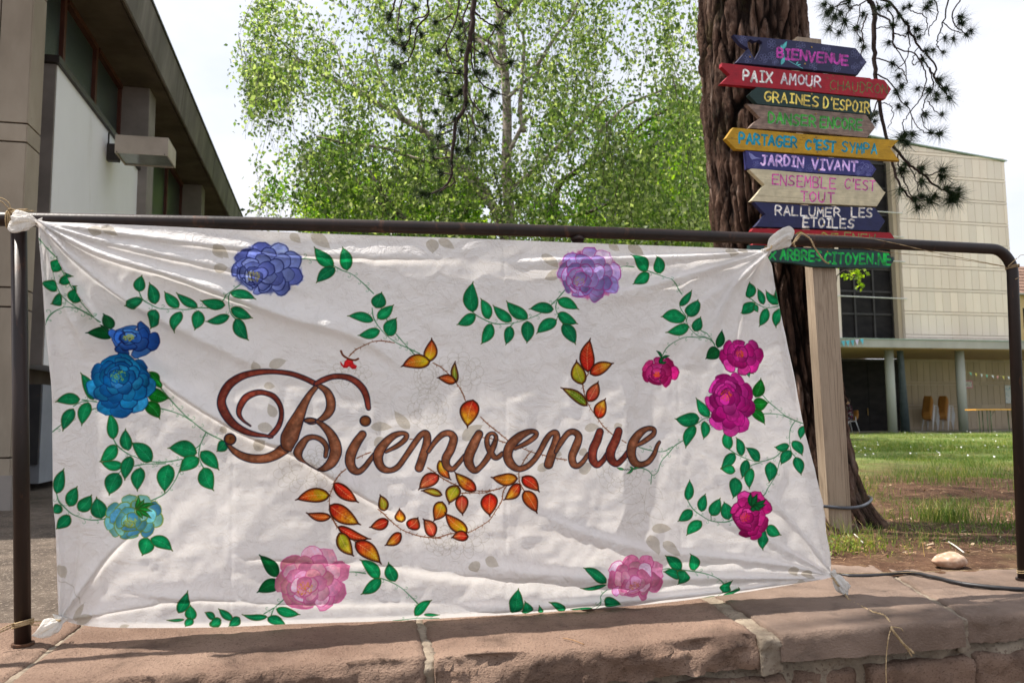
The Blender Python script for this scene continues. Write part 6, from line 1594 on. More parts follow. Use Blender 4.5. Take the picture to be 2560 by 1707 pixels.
# roof slab, soffit and fascia with the drip groove
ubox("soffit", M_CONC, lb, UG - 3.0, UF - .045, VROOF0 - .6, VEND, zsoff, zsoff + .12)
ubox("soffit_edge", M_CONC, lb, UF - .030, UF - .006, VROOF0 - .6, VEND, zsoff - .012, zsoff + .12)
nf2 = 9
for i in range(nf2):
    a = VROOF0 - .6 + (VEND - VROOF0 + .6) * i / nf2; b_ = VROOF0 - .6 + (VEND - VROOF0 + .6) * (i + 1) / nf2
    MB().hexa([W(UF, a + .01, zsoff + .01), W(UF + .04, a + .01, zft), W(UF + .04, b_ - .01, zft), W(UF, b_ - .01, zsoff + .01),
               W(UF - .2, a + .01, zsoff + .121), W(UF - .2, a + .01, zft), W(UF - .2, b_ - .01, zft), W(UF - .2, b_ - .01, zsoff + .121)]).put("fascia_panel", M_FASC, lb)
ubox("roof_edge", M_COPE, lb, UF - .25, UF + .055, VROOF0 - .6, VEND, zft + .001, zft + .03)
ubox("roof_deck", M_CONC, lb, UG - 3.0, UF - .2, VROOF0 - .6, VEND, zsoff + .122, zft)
rebase(lb, W(UWL, vP0, 0))
# floodlight
vb_, zb2 = uq_of(268, 380, UWL)
fl = thing("floodlight", "boxy cream floodlight on a black bracket on the white wall at the left", "wall lamp")
ul0 = UWL + .09; 
p0 = on_v(288, 340, vb_ - .19); p1 = on_v(420, 380, vb_ - .19); p2 = on_v(288, 382, vb_ - .19)
a0, a1, zt2, zb3 = UVZ(p0)[0], UVZ(p1)[0], UVZ(p0)[2], UVZ(p2)[2]
print("flood", vb_, zb2, a0, a1, zt2, zb3)
M_LAMPW = pmat("cream_lamp_paint", (.44, .37, .30), (.52, .45, .37), 5, .45, .05, 60, .001, stain=((.30, .22, .16), 5, None, .6, .8, .4))
MBx = MB()
def lbx(mb_, u0, u1, v0, v1, z0, z1): return uvw_box(mb_, u0, u1, v0, v1, z0, z1)
va, vb2 = vb_ - .19, vb_ + .22
mb = MB()
lbx(mb, a0, a1, va, va + .012, zb3, zt2); lbx(mb, a0, a1, vb2 - .012, vb2, zb3, zt2); lbx(mb, a0, a0 + .012, va + .012, vb2 - .012, zb3, zt2); lbx(mb, a1 - .012, a1, va + .012, vb2 - .012, zb3, zt2)
lbx(mb, a0, a1, va, vb2, zt2 + .001, zt2 + .014); mb.put("housing", M_LAMPW, fl)
ubox("lens", pmat("lamp_glass", (.20, .22, .20), (.28, .30, .27), 5, .12, .0, spec=.8), fl, a0 + .014, a1 - .014, va + .014, vb2 - .014, zb3 + .012, zb3 + .018)
ubox("bracket", M_COPE, fl, UWL + .002, a0 - .002, vb_ - .03, vb_ + .05, zb2 - .09, zb2 + .08, .004)
ubox("conduit", M_COPE, fl, UWL + .002, UWL + .014, vb_ + .0, vb_ + .014, zb2 + .085, zcope - .07)
for (x, y) in ((a0 + .02, va - .002), (a1 - .03, va - .002)): MB().tube([W(x, y, zb3 + .01), W(x, y - .004, zb3 + .01)], .006, 8).put("screw", M_COPE, fl)
rebase(fl, W(UWL, vb_, zb2))

# ------------------------------------------------------------------ right building
rb = thing("gallery_building", "large cream stone clad building on round columns behind the lawn at the right", "building")
GZ = float(ground_z(0, 30)) + .0
VF = UVZ(on_y(2255, 872, 30.0))[1]
def fv(px, py, v=None): p = UVZ(on_v(px, py, VF if v is None else v)); return p[0], p[2]
uA, _ = fv(2257, 700); uB, _ = fv(2517, 500)
_, zS0 = fv(2300, 873); _, zS1 = fv(2300, 852)
_, zTL = fv(2184, 341); uTL, _ = fv(2184, 341); _, zTR = fv(2510, 401)
uL, _ = fv(2095, 760); uGl1, _ = fv(2243, 700)
def ztop(u): return zTL + (zTR - zTL) * (u - uTL) / (uB - uTL)
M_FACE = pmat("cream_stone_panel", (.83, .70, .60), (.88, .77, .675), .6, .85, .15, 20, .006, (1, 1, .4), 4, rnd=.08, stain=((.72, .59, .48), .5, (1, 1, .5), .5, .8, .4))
M_FACE2 = pmat("shaded_ochre_panel", (.43, .345, .25), (.52, .43, .325), .8, .85, .15, 20, .006, (1, 1, .4), 4, rnd=.08)  # ochre stone, colour darkened to carry the shade under the slab
M_JOINT = pmat("panel_joint", (.58, .50, .41), (.64, .56, .47), 2, .9, 0)
M_DKGL = pmat("dark_glazing", (.008, .007, .008), (.022, .019, .019), 1.4, .5, .1, 2, .02, (1, 1, 2), 3, spec=.12)
M_DKFR = pmat("dark_metal", (.02, .018, .018), (.04, .035, .033), 4, .5, 0)
M_SLABE = pmat("grey_slab_edge", (.36, .35, .33), (.44, .43, .41), 1.2, .85, .1, 10, .01, (1, 1, .4), 4)
M_COPPER = pmat("green_copper_trim", (.26, .34, .30), (.34, .42, .38), 4, .6, 0)
# body
MB().hexa([W(uA - .02, VF + .06, zS1), W(uB - .02, VF + .06, zS1), W(uB - .02, VF + 14, zS1), W(uA - .02, VF + 14, zS1), W(uA - .02, VF + .06, ztop(uA) - .05), W(uB - .02, VF + .06, ztop(uB) - .05), W(uB - .02, VF + 14, ztop(uB) - .05), W(uA - .02, VF + 14, ztop(uA) - .05)]).put("core", M_JOINT, rb)
uX0 = uL - 5.5
MB().hexa([W(uX0, VF + .5, zS1), W(uA - .022, VF + .5, zS1), W(uA - .022, VF + 14, zS1), W(uX0, VF + 14, zS1), W(uX0, VF + .5, ztop(uX0) - .05), W(uA - .022, VF + .5, ztop(uA) - .05), W(uA - .022, VF + 14, ztop(uA) - .05), W(uX0, VF + 14, ztop(uX0) - .05)]).put("core", M_DKFR, rb)
# courses on the upper wall: read off the joint lines
jl = [fv(2300, y)[1] for y in (844, 786, 727, 671, 612, 556)]
stp = (jl[-1] - jl[0]) / (len(jl) - 1); band = .12
z = jl[0] - stp; row = 0; npn = 0
rr = random.Random(5)
M_BAND = M_FACE
while z < ztop(uA) - .1:
    za = max(zS1 + .01, z + band); zb_ = z + stp
    u = uA; k = 0
    if zb_ > zS1 + .1:
        while u < uB - .05:
            w = min(.345, uB - u)
            z2 = min(zb_, ztop(u + w) - .07)
            if z2 - za > .05: ubox("stone_panel", M_FACE, rb, u + .006, u + w - .006, VF, VF + .05, za + .008, z2 - .008); npn += 1
            u += w
        if z + stp < ztop(uA) - .2:
            u = uA
            ubox("stone_band", M_FACE, rb, uA + .01, uB, VF, VF + .05, z + stp + .012 - .0, z + stp + band - .012)
    z += stp
print("panels", npn)
# roof trim, sloping
for (ua, ub_) in ((uX0, uA), (uA, uB + .08)):
    MB().hexa([W(ua, VF - .06, ztop(ua) - .045), W(ub_, VF - .06, ztop(ub_) - .045), W(ub_, VF + 14.1, ztop(ub_) - .045), W(ua, VF + 14.1, ztop(ua) - .045), W(ua, VF - .06, ztop(ua) + .0), W(ub_, VF - .06, ztop(ub_) + .0), W(ub_, VF + 14.1, ztop(ub_) + .0), W(ua, VF + 14.1, ztop(ua) + .0)]).put("roof_trim", M_COPPER, rb)
# pier and glazing
uPa, uPb = uGl1, uA - .03
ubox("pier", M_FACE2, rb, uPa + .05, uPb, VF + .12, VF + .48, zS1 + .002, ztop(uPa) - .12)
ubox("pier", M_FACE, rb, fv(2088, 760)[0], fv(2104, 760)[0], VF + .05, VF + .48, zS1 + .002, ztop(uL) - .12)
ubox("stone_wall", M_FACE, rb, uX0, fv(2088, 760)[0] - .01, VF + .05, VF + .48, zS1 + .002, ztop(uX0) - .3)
g0, g1 = fv(2104, 760)[0] + .01, uPa + .03
zz_g = [zS1 + .05] + [fv(2180, y)[1] for y in (782, 725, 668, 600, 530, 462, 400)]
ug = np.linspace(g0, g1, 4)
for i in range(len(zz_g) - 1):
    for j in range(3):
        ubox("window_pane", M_DKGL, rb, ug[j] + .04, ug[j + 1] - .04, VF + .40, VF + .42, zz_g[i] + .04, zz_g[i + 1] - .04)
mb = MB()
for z in zz_g: uvw_box(mb, g0, g1, VF + .36, VF + .43, z - .038, z + .038)
for u in ug: uvw_box(mb, u - .038, u + .038, VF + .35, VF + .44, zz_g[0], zz_g[-1])
mb.put("window_frame", M_DKFR, rb)
for y in (745, 652, 590, 530):
    z = fv(2180, y)[1]; MB().tube([W(g0 - .3, VF - .05, z + .04), W(uA + .1, VF - .05, z)], .022, 6).put("railing_bar", pmat("white_bar", (.6, .6, .58), (.7, .7, .68), 5, .6, 0), rb)
# slab
ubox("slab", M_SLABE, rb, uX0 - 1, uB + 6.5, VF - .55, VF + 4.4, zS0 + .0, zS1 - .03)
ubox("slab_trim", M_COPPER, rb, uX0 - 1, uB + 6.5, VF - .58, VF - .0, zS1 - .028, zS1 + .01)
M_SOFF = woodmat("timber_soffit", (.30, .20, .115), (.42, .29, .17), False)
npl = 14
for i in range(npl):
    v0_ = VF - .5 + 4.9 * i / npl; ubox("soffit_board", M_SOFF, rb, uX0, uB + 6.4, v0_ + .008, v0_ + 4.9 / npl - .008, zS0 - .03, zS0 - .003)
# ground-floor wall, set back
VB = VF + 4.4
def bv(px, py): p = UVZ(on_v(px, py, VB)); return p[0], p[2]
uw0 = bv(2262, 960)[0]; uw1 = bv(2640, 960)[0]
zf = GZ - .03
ubox("core", M_JOINT, rb, uw0, uw1, VB + .05, VB + 9, zf, zS0)
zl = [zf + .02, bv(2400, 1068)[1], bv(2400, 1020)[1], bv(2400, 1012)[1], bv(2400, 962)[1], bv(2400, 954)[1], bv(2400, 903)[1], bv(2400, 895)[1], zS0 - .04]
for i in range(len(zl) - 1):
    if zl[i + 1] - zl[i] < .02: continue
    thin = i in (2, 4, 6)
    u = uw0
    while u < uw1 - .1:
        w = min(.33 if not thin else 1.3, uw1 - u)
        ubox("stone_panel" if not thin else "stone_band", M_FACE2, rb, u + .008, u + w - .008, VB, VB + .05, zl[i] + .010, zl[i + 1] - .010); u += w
# dark doors
ud0, ud1 = uX0 + 1, bv(2254, 960)[0]
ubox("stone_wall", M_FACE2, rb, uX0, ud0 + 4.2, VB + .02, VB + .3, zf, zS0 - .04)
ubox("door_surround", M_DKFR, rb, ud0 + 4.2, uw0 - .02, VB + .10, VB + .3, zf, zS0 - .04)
for px0, px1 in ((2108, 2172), (2173, 2229), (2236, 2252)):
    dr = ubox("door", M_DKGL, rb, bv(px0, 990)[0], bv(px1, 990)[0], VB + .03, VB + .09, zf + .02, zS0 - .15)
    MB().tube([W(bv(px1 - 4, 1010)[0], VB - .02, .45), W(bv(px1 - 4, 1010)[0], VB - .02, .75)], .02, 8).put("handle", M_BRASS, dr)
# columns
M_COLU = pmat("painted_column", (.34, .35, .33), (.42, .43, .40), 2, .7, .1, 20, .004, (1, 1, .3))
for px in (2227, 2404, 2590):
    u = UVZ(on_v(px, 980, VF + .15))[0]
    MB().tube([W(u, VF + .15, zf), W(u, VF + .15, zS0 - .03)], .165, 24).put("column", M_COLU, rb, True)
ubox("floor_slab", M_SLABC, rb, uX0 - 1, uB + 6.5, VF - .9, VB + .02, zf - .25, zf + .012)
rebase(rb, W(uA, VF, GZ))
# pale paving in front of the building
ubox("paving", M_SLABC, None, uX0 - 6, uB + 12, VF - 3.1, VF - .9, GZ - .3, GZ + .003, kind="structure")

# posters
def vbox_thing(name, label, cat, px0, py0, px1, py1, v, mat, th=.01, group=None):
    a, za = UVZ(on_v(px0, py1, v))[0], UVZ(on_v(px0, py1, v))[2]; b_, zb_ = UVZ(on_v(px1, py0, v))[0], UVZ(on_v(px1, py0, v))[2]
    t_ = thing(name, label, cat, W((a + b_) / 2, v, (za + zb_) / 2), group); return t_, a, b_, za, zb_
t_, a, b_, za, zb_ = vbox_thing("poster", "small white poster with a pink border on the wall beside the second column", "poster", 2408, 951, 2431, 970, VB - .03, None)
o = ubox("backing", pmat("pink_paper", (.72, .25, .38), (.78, .32, .44), 5, .8, 0), t_, a, b_, VB - .03, VB - .02, za, zb_)
o2 = ubox("sheet", pmat("white_paper", (.72, .70, .68), (.78, .77, .75), 5, .8, 0, speck=((.25, .24, .26), 14, .52, .58)), t_, a + .04, b_ - .04, VB - .036, VB - .031, za + .04, zb_ - .04)
for c in t_.children: c.location = -t_.location
t_, a, b_, za, zb_ = vbox_thing("notice", "tall printed notice sheet on the far wall next to the right post", "notice", 2515, 963, 2532, 1008, VB - .03, None)
o = ubox("sheet", pmat("printed_paper", (.62, .66, .66), (.72, .74, .74), 3, .8, 0, speck=((.22, .42, .50), 9, .54, .60)), t_, a, b_, VB - .03, VB - .02, za, zb_)
for c in t_.children: c.location = -t_.location

# ------------------------------------------------------------------ lamp post
LPB = on_z(2264, 1081, GZ)
lp = thing("street_lamp", "tall slim blue grey lamp post with a forked head in front of the cream building", "street lamp")
M_LP = pmat("blue_grey_paint", (.045, .06, .075), (.07, .09, .11), 6, .5, .05, 40, .001)
dpt = LPB[1]
tp = on_y(2238, 700, dpt); 
MB().tube([LPB + [0, 0, -.02], LPB * .55 + tp * .45, tp], [.17, .12, .085], 16).put("pole", M_LP, lp, True)
hA = on_y(2228, 672, dpt); hB = on_y(2247, 652, dpt); hC = on_y(2222, 650, dpt); hD = on_y(2252, 649, dpt)
MB().tube([tp, on_y(2230, 680, dpt), on_y(2232, 655, dpt)], [.06, .05, .05], 8).put("arm", M_LP, lp, True)
MB().tube([tp, on_y(2244, 684, dpt), on_y(2247, 655, dpt)], [.05, .04, .04], 8).put("arm", M_LP, lp, True)
MB().hexa([hC + [0, -.3, -.06], hD + [0, -.3, -.06], hD + [0, .3, -.06], hC + [0, .3, -.06], hC + [0, -.3, .07], hD + [0, -.3, .07], hD + [0, .3, .07], hC + [0, .3, .07]]).put("lamp_head", M_LP, lp, bevel=.03)
rebase(lp, LPB)

# ------------------------------------------------------------------ stacked chairs, table, person
M_PLY = pmat("orange_plywood", (.46, .20, .045), (.58, .28, .075), 3, .45, .05, 40, .001, (1, 1, 4))
M_CHR = pmat("pale_metal_tube", (.74, .75, .78), (.80, .81, .84), 5, .35, 0)
def make_chair(name, label, group):
    t = thing(name, label, "chair", group=group)
    # faces +x ; shell: seat and back plates, curved
    def plate(P, wd, th, nm):
        mbp = MB(); P = [np.array(p, float) for p in P]; k = 5
        ys = np.linspace(-1, 1, k)
        Vq = []; Fq_ = []
        for i, p in enumerate(P):
            t2 = P[min(i + 1, len(P) - 1)] - P[max(i - 1, 0)]; t2 /= np.linalg.norm(t2); nn = np.array([-t2[2], 0, t2[0]])
            w = wd[i] if isinstance(wd, (list, tuple)) else wd
            for s in (0, 1):
                for y in ys: Vq.append(tuple(p + np.array([0, y * w / 2, 0]) + nn * (s * th + .02 * y * y)))
        def id_(i, s, j): return i * 2 * k + s * k + j
        for i in range(len(P) - 1):
            for j in range(k - 1):
                Fq_.append((id_(i, 0, j), id_(i, 0, j + 1), id_(i + 1, 0, j + 1), id_(i + 1, 0, j))); Fq_.append((id_(i, 1, j), id_(i + 1, 1, j), id_(i + 1, 1, j + 1), id_(i, 1, j + 1)))
            Fq_.append((id_(i, 0, 0), id_(i + 1, 0, 0), id_(i + 1, 1, 0), id_(i, 1, 0))); Fq_.append((id_(i, 0, k - 1), id_(i, 1, k - 1), id_(i + 1, 1, k - 1), id_(i + 1, 0, k - 1)))
        for i in (0, len(P) - 1):
            for j in range(k - 1): Fq_.append((id_(i, 0, j), id_(i, 1, j), id_(i, 1, j + 1), id_(i, 0, j + 1)))
        mbp.v = Vq; mbp.f = Fq_
        return mbp.put(nm, M_PLY, t, True)
    plate([(.22, 0, .44), (.10, 0, .455), (-.08, 0, .445), (-.16, 0, .44)], [.36, .40, .40, .36], .012, "seat")
    plate([(-.17, 0, .47), (-.215, 0, .56), (-.245, 0, .70), (-.27, 0, .86)], [.30, .40, .42, .30], .012, "backrest")
    for sy in (-1, 1):
        MB().tube([(.25, sy * .22, 0), (.17, sy * .19, .42), (-.12, sy * .19, .43)], .016, 8).put("leg", M_CHR, t, True)
        MB().tube([(-.27, sy * .23, 0), (-.15, sy * .19, .43), (-.20, sy * .12, .60)], .016, 8).put("leg", M_CHR, t, True)
    MB().tube([(.17, -.19, .425), (.17, .19, .425)], .011, 8).put("crossbar", M_CHR, t, True)
    return t
def copy_thing(r, label=None):
    c = r.copy(); COL.objects.link(c)
    for ch in r.children:
        d = ch.copy(); COL.objects.link(d); d.parent = c
        for g_ in ch.children:
            e = g_.copy(); COL.objects.link(e); e.parent = d
    if label: c["label"] = label
    return c
FZ = GZ + .012 - .03
proto = make_chair("stacking_chair", "x", "stacked plywood chairs under the gallery")
def stack(px, py, n_, rz, where, first=None):
    base = on_z(px, py, FZ)
    order = ["bottom", "second", "third", "fourth", "fifth", "sixth", "seventh", "eighth"]
    for k in range(n_):
        nm = "top" if k == n_ - 1 else order[k] + (" from the bottom" if k else "")
        lab = "orange plywood chair, %s one in the %s" % (nm if k else "bottom", where)
        c = first if (first is not None and k == 0) else copy_thing(proto)
        c["label"] = lab
        c.location = (base + np.array([.030 * k * math.cos(rz), .030 * k * math.sin(rz), .088 * k])).tolist(); c.rotation_euler = (0, 0, rz)
stack(2326, 1076, 8, math.radians(38), "left stack by the stone wall", proto)
stack(2364, 1075.5, 8, math.radians(38), "stack nearest the second column")
stack(2508, 1070, 3, math.radians(195), "low stack behind the table")
tb = thing("folding_table", "long orange wooden folding table on thin green steel legs beside the right post", "table")
tz = GZ
TA_ = on_z(2427, 1084, tz); yT = TA_[1]
u0_, v0_ = UVZ(on_y(2426, 1026, yT))[:2]; zt_ = on_y(2426, 1022.5, yT)[2]
ubox("tabletop", pmat("varnished_wood", (.62, .30, .05), (.74, .40, .09), 2, .4, .05, 30, .001, (.4, 6, 6)), tb, u0_, u0_ + 2.2, v0_ - .25, v0_ + .25, zt_ - .045, zt_, .006)
M_GRN = pmat("green_steel", (.10, .14, .09), (.14, .18, .12), 5, .5, 0)
for du in (.52, .66, 1.75, 1.9):
    MB().tube([W(u0_ + du, v0_ - .18, tz), W(u0_ + du - .01, v0_ - .18, zt_ - .046)], .017, 8).put("leg", M_GRN, tb, True)
    MB().tube([W(u0_ + du, v0_ + .18, tz), W(u0_ + du - .01, v0_ + .18, zt_ - .046)], .017, 8).put("leg", M_GRN, tb, True)
for du in (.66,): MB().tube([W(u0_ + du, v0_ - .18, zt_ - .26), W(u0_ + du + .25, v0_ - .1, zt_ - .05)], .010, 6).put("brace", M_GRN, tb, True)
rebase(tb, TA_)
# seated person
sb = on_z(2125, 1080, GZ + .005)
pc_ = copy_thing(proto, "orange plywood chair with the seated person, next to the dark doors"); pc_["group"] = ""; del pc_["group"]
pc_.location = sb.tolist(); rzp = math.radians(180 + 12); pc_.rotation_euler = (0, 0, rzp)
per = thing("person", "person with dark hair in a dark patterned top sitting on an orange chair", "person", sb, None, rzp)
def skin_body(name, joints, bones, mat, parent, sub=2):
    me = bpy.data.meshes.new(name); me.from_pydata([j[:3] for j in joints], bones, [])
    o = bpy.data.objects.new(name, me); COL.objects.link(o); o.parent = parent; me.materials.append(mat)
    sk_ = o.modifiers.new("skin", 'SKIN'); 
    for i, j in enumerate(joints): me.skin_vertices[0].data[i].radius = (j[3], j[4] if len(j) > 4 else j[3])
    me.skin_vertices[0].data[0].use_root = True
    sk_.use_smooth_shade = True
    ss = o.modifiers.new("sub", 'SUBSURF'); ss.levels = sub; ss.render_levels = sub
    return o
M_SKIN = pmat("skin", (.50, .28, .19), (.56, .33, .23), 8, .5, 0)
mt, n, b, out = nodes("patterned_fabric")
t = n.nodes.new("ShaderNodeTexCoord"); vz = n.nodes.new("ShaderNodeTexVoronoi"); vz.inputs["Scale"].default_value = 26; n.links.new(t.outputs["Object"], vz.inputs[0])
sx_ = n.nodes.new("ShaderNodeSeparateColor"); n.links.new(vz.outputs["Color"], sx_.inputs[0])
cr_ = ramp(n, sx_.outputs[0], [(.0, (.02, .012, .02)), (.55, (.05, .015, .03)), (.75, (.35, .06, .14)), (.88, (.30, .42, .42))]); n.links.new(cr_.outputs[0], b.inputs["Base Color"]); b.inputs["Roughness"].default_value = .9
M_PAT = mt
skin_body("body", [(0, 0, .53, .15, .12), (-.05, 0, .72, .13, .11), (-.03, 0, .93, .155, .10), (.0, 0, 1.04, .06), (.02, 0, 1.12, .05),
                   (.03, .17, .98, .06), (.07, .23, .76, .045), (.28, .15, .72, .035), (.36, .12, .76, .03), (.03, -.17, .98, .06), (.09, -.22, .78, .045), (.24, -.12, .95, .034), (.27, -.06, 1.07, .03),
                   (.02, .10, .50, .10), (.42, .12, .50, .075), (.44, .12, .10, .045), (.56, .12, .04, .035), (.02, -.10, .50, .10), (.42, -.12, .50, .075), (.40, -.12, .10, .045), (.52, -.12, .04, .035)],
          [(0, 1), (1, 2), (2, 3), (3, 4), (2, 5), (5, 6), (6, 7), (7, 8), (2, 9), (9, 10), (10, 11), (11, 12), (0, 13), (13, 14), (14, 15), (15, 16), (0, 17), (17, 18), (18, 19), (19, 20)], M_PAT, per)
bm = bmesh.new(); bmesh.ops.create_uvsphere(bm, u_segments=20, v_segments=14, radius=1)
for v in bm.verts:
    v.co.x = v.co.x * .095 + (.02 if abs(v.co.z) < .25 and v.co.x > .9 and abs(v.co.y) < .2 else 0); v.co.y *= .078; v.co.z *= .118
me = bpy.data.meshes.new("head"); bm.to_mesh(me); bm.free(); me.polygons.foreach_set("use_smooth", [True] * len(me.polygons))
hd = put("head", me, M_SKIN, per); hd.location = (.045, 0, 1.20)
bm = bmesh.new(); bmesh.ops.create_uvsphere(bm, u_segments=20, v_segments=14, radius=1)
for v in bm.verts:
    f = 1 + .06 * noise.noise(v.co * 6); v.co.x = v.co.x * .100 * f - .012; v.co.y *= .088 * f; v.co.z = v.co.z * .118 * f + .018
    if v.co.x > .045: v.co.x = .045
me = bpy.data.meshes.new("hair"); bm.to_mesh(me); bm.free(); me.polygons.foreach_set("use_smooth", [True] * len(me.polygons))
hr = put("hair", me, pmat("dark_hair", (.012, .008, .006), (.03, .018, .012), 30, .5, .3, 60, .003), per); hr.location = (.035, 0, 1.215)
for (x, y, z) in ((.37, .12, .77), (.275, -.055, 1.08)):
    mb = MB(); mb.tube([(x, y, z - .01), (x + .03, y, z + .03), (x + .035, y, z + .06)], [.022, .026, .02], 8)
    for kf in range(4): mb.tube([(x + .03, y - .025 + .016 * kf, z + .05), (x + .05, y - .025 + .016 * kf, z + .085), (x + .045, y - .024 + .016 * kf, z + .11 - .005 * abs(kf - 1))], [.008, .0075, .006], 6)
    mb.tube([(x + .01, y - .025, z + .02), (x + .03, y - .048, z + .05)], [.009, .007], 6)
    mb.put("hand", M_SKIN, per, True)

# bunting
def bunting(label, A, B_, n_, cols, sag, L_):
    t_ = thing("bunting", label, "bunting", A, "flag strings"); A = np.array(A); B_ = np.array(B_)
    P = [A + (B_ - A) * f + np.array([0, 0, -sag * 4 * f * (1 - f)]) for f in np.linspace(0, 1, 24)]
    MB().tube([p - A for p in P], .006, 4).put("line", pmat("yellow_line", (.5, .45, .2), (.6, .55, .3), 3, .8, 0), t_)
    for i in range(n_):
        f = (i + .5) / n_ * .97; p = A + (B_ - A) * f + np.array([0, 0, -sag * 4 * f * (1 - f)]) - A; d = (B_ - A) / np.linalg.norm(B_ - A)
        w = L_ * .36; me = bpy.data.meshes.new("flag")
        me.from_pydata([tuple(p - d * w), tuple(p + d * w), tuple(p + np.array([0, -.03 * (i % 3), -L_]) + d * .02 * ((i % 2) * 2 - 1)), tuple(p - d * w + [0, .004, 0]), tuple(p + d * w + [0, .004, 0]), tuple(p + np.array([0, -.03 * (i % 3) + .004, -L_]) + d * .02 * ((i % 2) * 2 - 1))], [], [(0, 1, 2), (5, 4, 3), (0, 2, 5, 3), (1, 4, 5, 2), (0, 3, 4, 1)])
        put("flag", me, cols[i % len(cols)], t_)
fm_ = {k: pmat("flag_" + k, c, tuple(min(1, v * 1.15) for v in c), 4, .8, 0) for k, c in (("blue", (.10, .42, .52)), ("white", (.66, .72, .74)), ("lilac", (.56, .50, .68)), ("yellow", (.62, .58, .14)), ("pink", (.70, .34, .36)), ("teal", (.16, .52, .40)))}
bunting("short string of blue and white pennants on the slab edge behind the signpost", on_v(2090, 852, VF - .62), on_v(2162, 845, VF - .62), 6, [fm_["blue"], fm_["blue"], fm_["blue"], fm_["blue"], fm_["lilac"], fm_["blue"]], .02, .23)
bunting("string of small multicoloured pennants hanging under the gallery near the right post", on_v(2405, 927, VF + .16), on_v(2600, 942, VF + .16), 14, [fm_["white"], fm_["teal"], fm_["yellow"], fm_["white"], fm_["teal"], fm_["white"], fm_["pink"], fm_["yellow"]], .08, .14)

# ------------------------------------------------------------------ far house at the right edge
HV = 60.0
hs2 = thing("brick_roof_house", "distant ochre house with brown tiled roof at the right edge of the picture", "house")
hu0 = UVZ(on_v(2522, 800, HV))[0]; hz0 = GZ - .4; hze = UVZ(on_v(2560, 738, HV))[2]; hzr = UVZ(on_v(2560, 668, HV + 4))[2]
ubox("wall", pmat("ochre_render", (.50, .34, .17), (.58, .42, .24), 1, .9, .1, 5, .01), hs2, hu0, hu0 + 16, HV, HV + 8, hz0, hze)
M_TILE = pmat("brown_roof_tiles", (.15, .085, .06), (.24, .15, .11), 1.5, .9, .2, 8, .02)
for i in range(9):
    f0, f1 = i / 9, (i + 1) / 9
    za, zb_ = hze + (hzr - hze) * f0, hze + (hzr - hze) * f1; va, vb2 = HV - .4 + 4.4 * f0, HV - .4 + 4.4 * f1
    MB().hexa([W(hu0 - .3, va, za), W(hu0 + 16.3, va, za), W(hu0 + 16.3, vb2, zb_), W(hu0 - .3, vb2, zb_), W(hu0 - .3, va, za + .14), W(hu0 + 16.3, va, za + .14), W(hu0 + 16.3, vb2, zb_ + .06), W(hu0 - .3, vb2, zb_ + .06)]).put("tile_course", M_TILE, hs2)
MB().hexa([W(hu0 - .3, HV + 4, hze), W(hu0 + 16.3, HV + 4, hze), W(hu0 + 16.3, HV + 8.4, hze), W(hu0 - .3, HV + 8.4, hze), W(hu0 - .3, HV + 4, hzr), W(hu0 + 16.3, HV + 4, hzr), W(hu0 + 16.3, HV + 8.4, hze + .1), W(hu0 - .3, HV + 8.4, hze + .1)]).put("roof_back", M_TILE, hs2)
ubox("eaves_gutter", M_SLABE, hs2, hu0 - .3, hu0 + 16.3, HV - .52, HV - .38, hze - .02, hze + .12)
for k in range(3):
    w = ubox("window", M_DKGL, hs2, hu0 + 1.6 + k * 4, hu0 + 2.7 + k * 4, HV - .04, HV + .02, hze - 2.9, hze - 1.2); ubox("sill", M_SLABE, w, hu0 + 1.5 + k * 4, hu0 + 2.8 + k * 4, HV - .14, HV - .05, hze - 3.0, hze - 2.91)
rebase(hs2, W(hu0, HV, hz0))

# ------------------------------------------------------------------ broadleaf trees
def inpoly(px, py, poly):
    ins = np.zeros(px.shape, bool); Q = poly
    for i in range(len(Q)):
        ax, ay = Q[i]; bx, by = Q[(i + 1) % len(Q)]
        if ay != by: ins ^= ((ay > py) != (by > py)) & (px < (bx - ax) * (py - ay) / (by - ay) + ax)
    return ins
def leaves_np(C, size, r_, hang=.35, asp=.62):
    m_ = len(C); d = r_.randn(m_, 3); d[:, 2] -= hang * 2; d /= np.linalg.norm(d, axis=1, keepdims=True)
    x = np.cross(d, r_.randn(m_, 3)); x /= np.linalg.norm(x, axis=1, keepdims=True)
    nrm = np.cross(d, x)
    l = size * r_.uniform(.7, 1.25, (m_, 1)); w = l * asp / 2
    return np.stack([C, C + d * l * .45 + x * w + nrm * w * .35, C + d * l, C + d * l * .45 - x * w + nrm * w * .35], 1).reshape(-1, 3)
def limbs(root, o, Y, specs, mat, dy=1.0, seed=0, names="limb"):
    r_ = np.random.RandomState(seed)
    for pts, w0, w1 in specs:
        a, b_ = (0, 0) if w0 > 30 else (r_.uniform(-.3, .3), r_.uniform(-dy, dy))
        P = [on_y(px, py, Y + a + (b_ - a) * i / (len(pts) - 1)) for i, (px, py) in enumerate(pts)]
        Q = catmull(P, 6); s_ = Y / FPX / 2
        MB().tube(Q - o, np.linspace(w0, w1, len(Q)) * s_, 10 if w0 > 12 else 6).put("trunk" if w0 > 38 else names, mat, root, True)
mt, n, b, out = nodes("birch_bark")
t = n.nodes.new("ShaderNodeTexCoord"); a1 = noise_node(n, t.outputs["Object"], 5, 6, .7, (1, 1, 3)); c = ramp(n, a1.outputs[0], [(.36, (.04, .032, .028)), (.46, (.26, .21, .185)), (.7, (.50, .44, .40))]).outputs[0]
n.links.new(c, b.inputs["Base Color"]); b.inputs["Roughness"].default_value = .85; bump(n, b, a1.outputs[0], .4, .02); M_BIRCH = mt
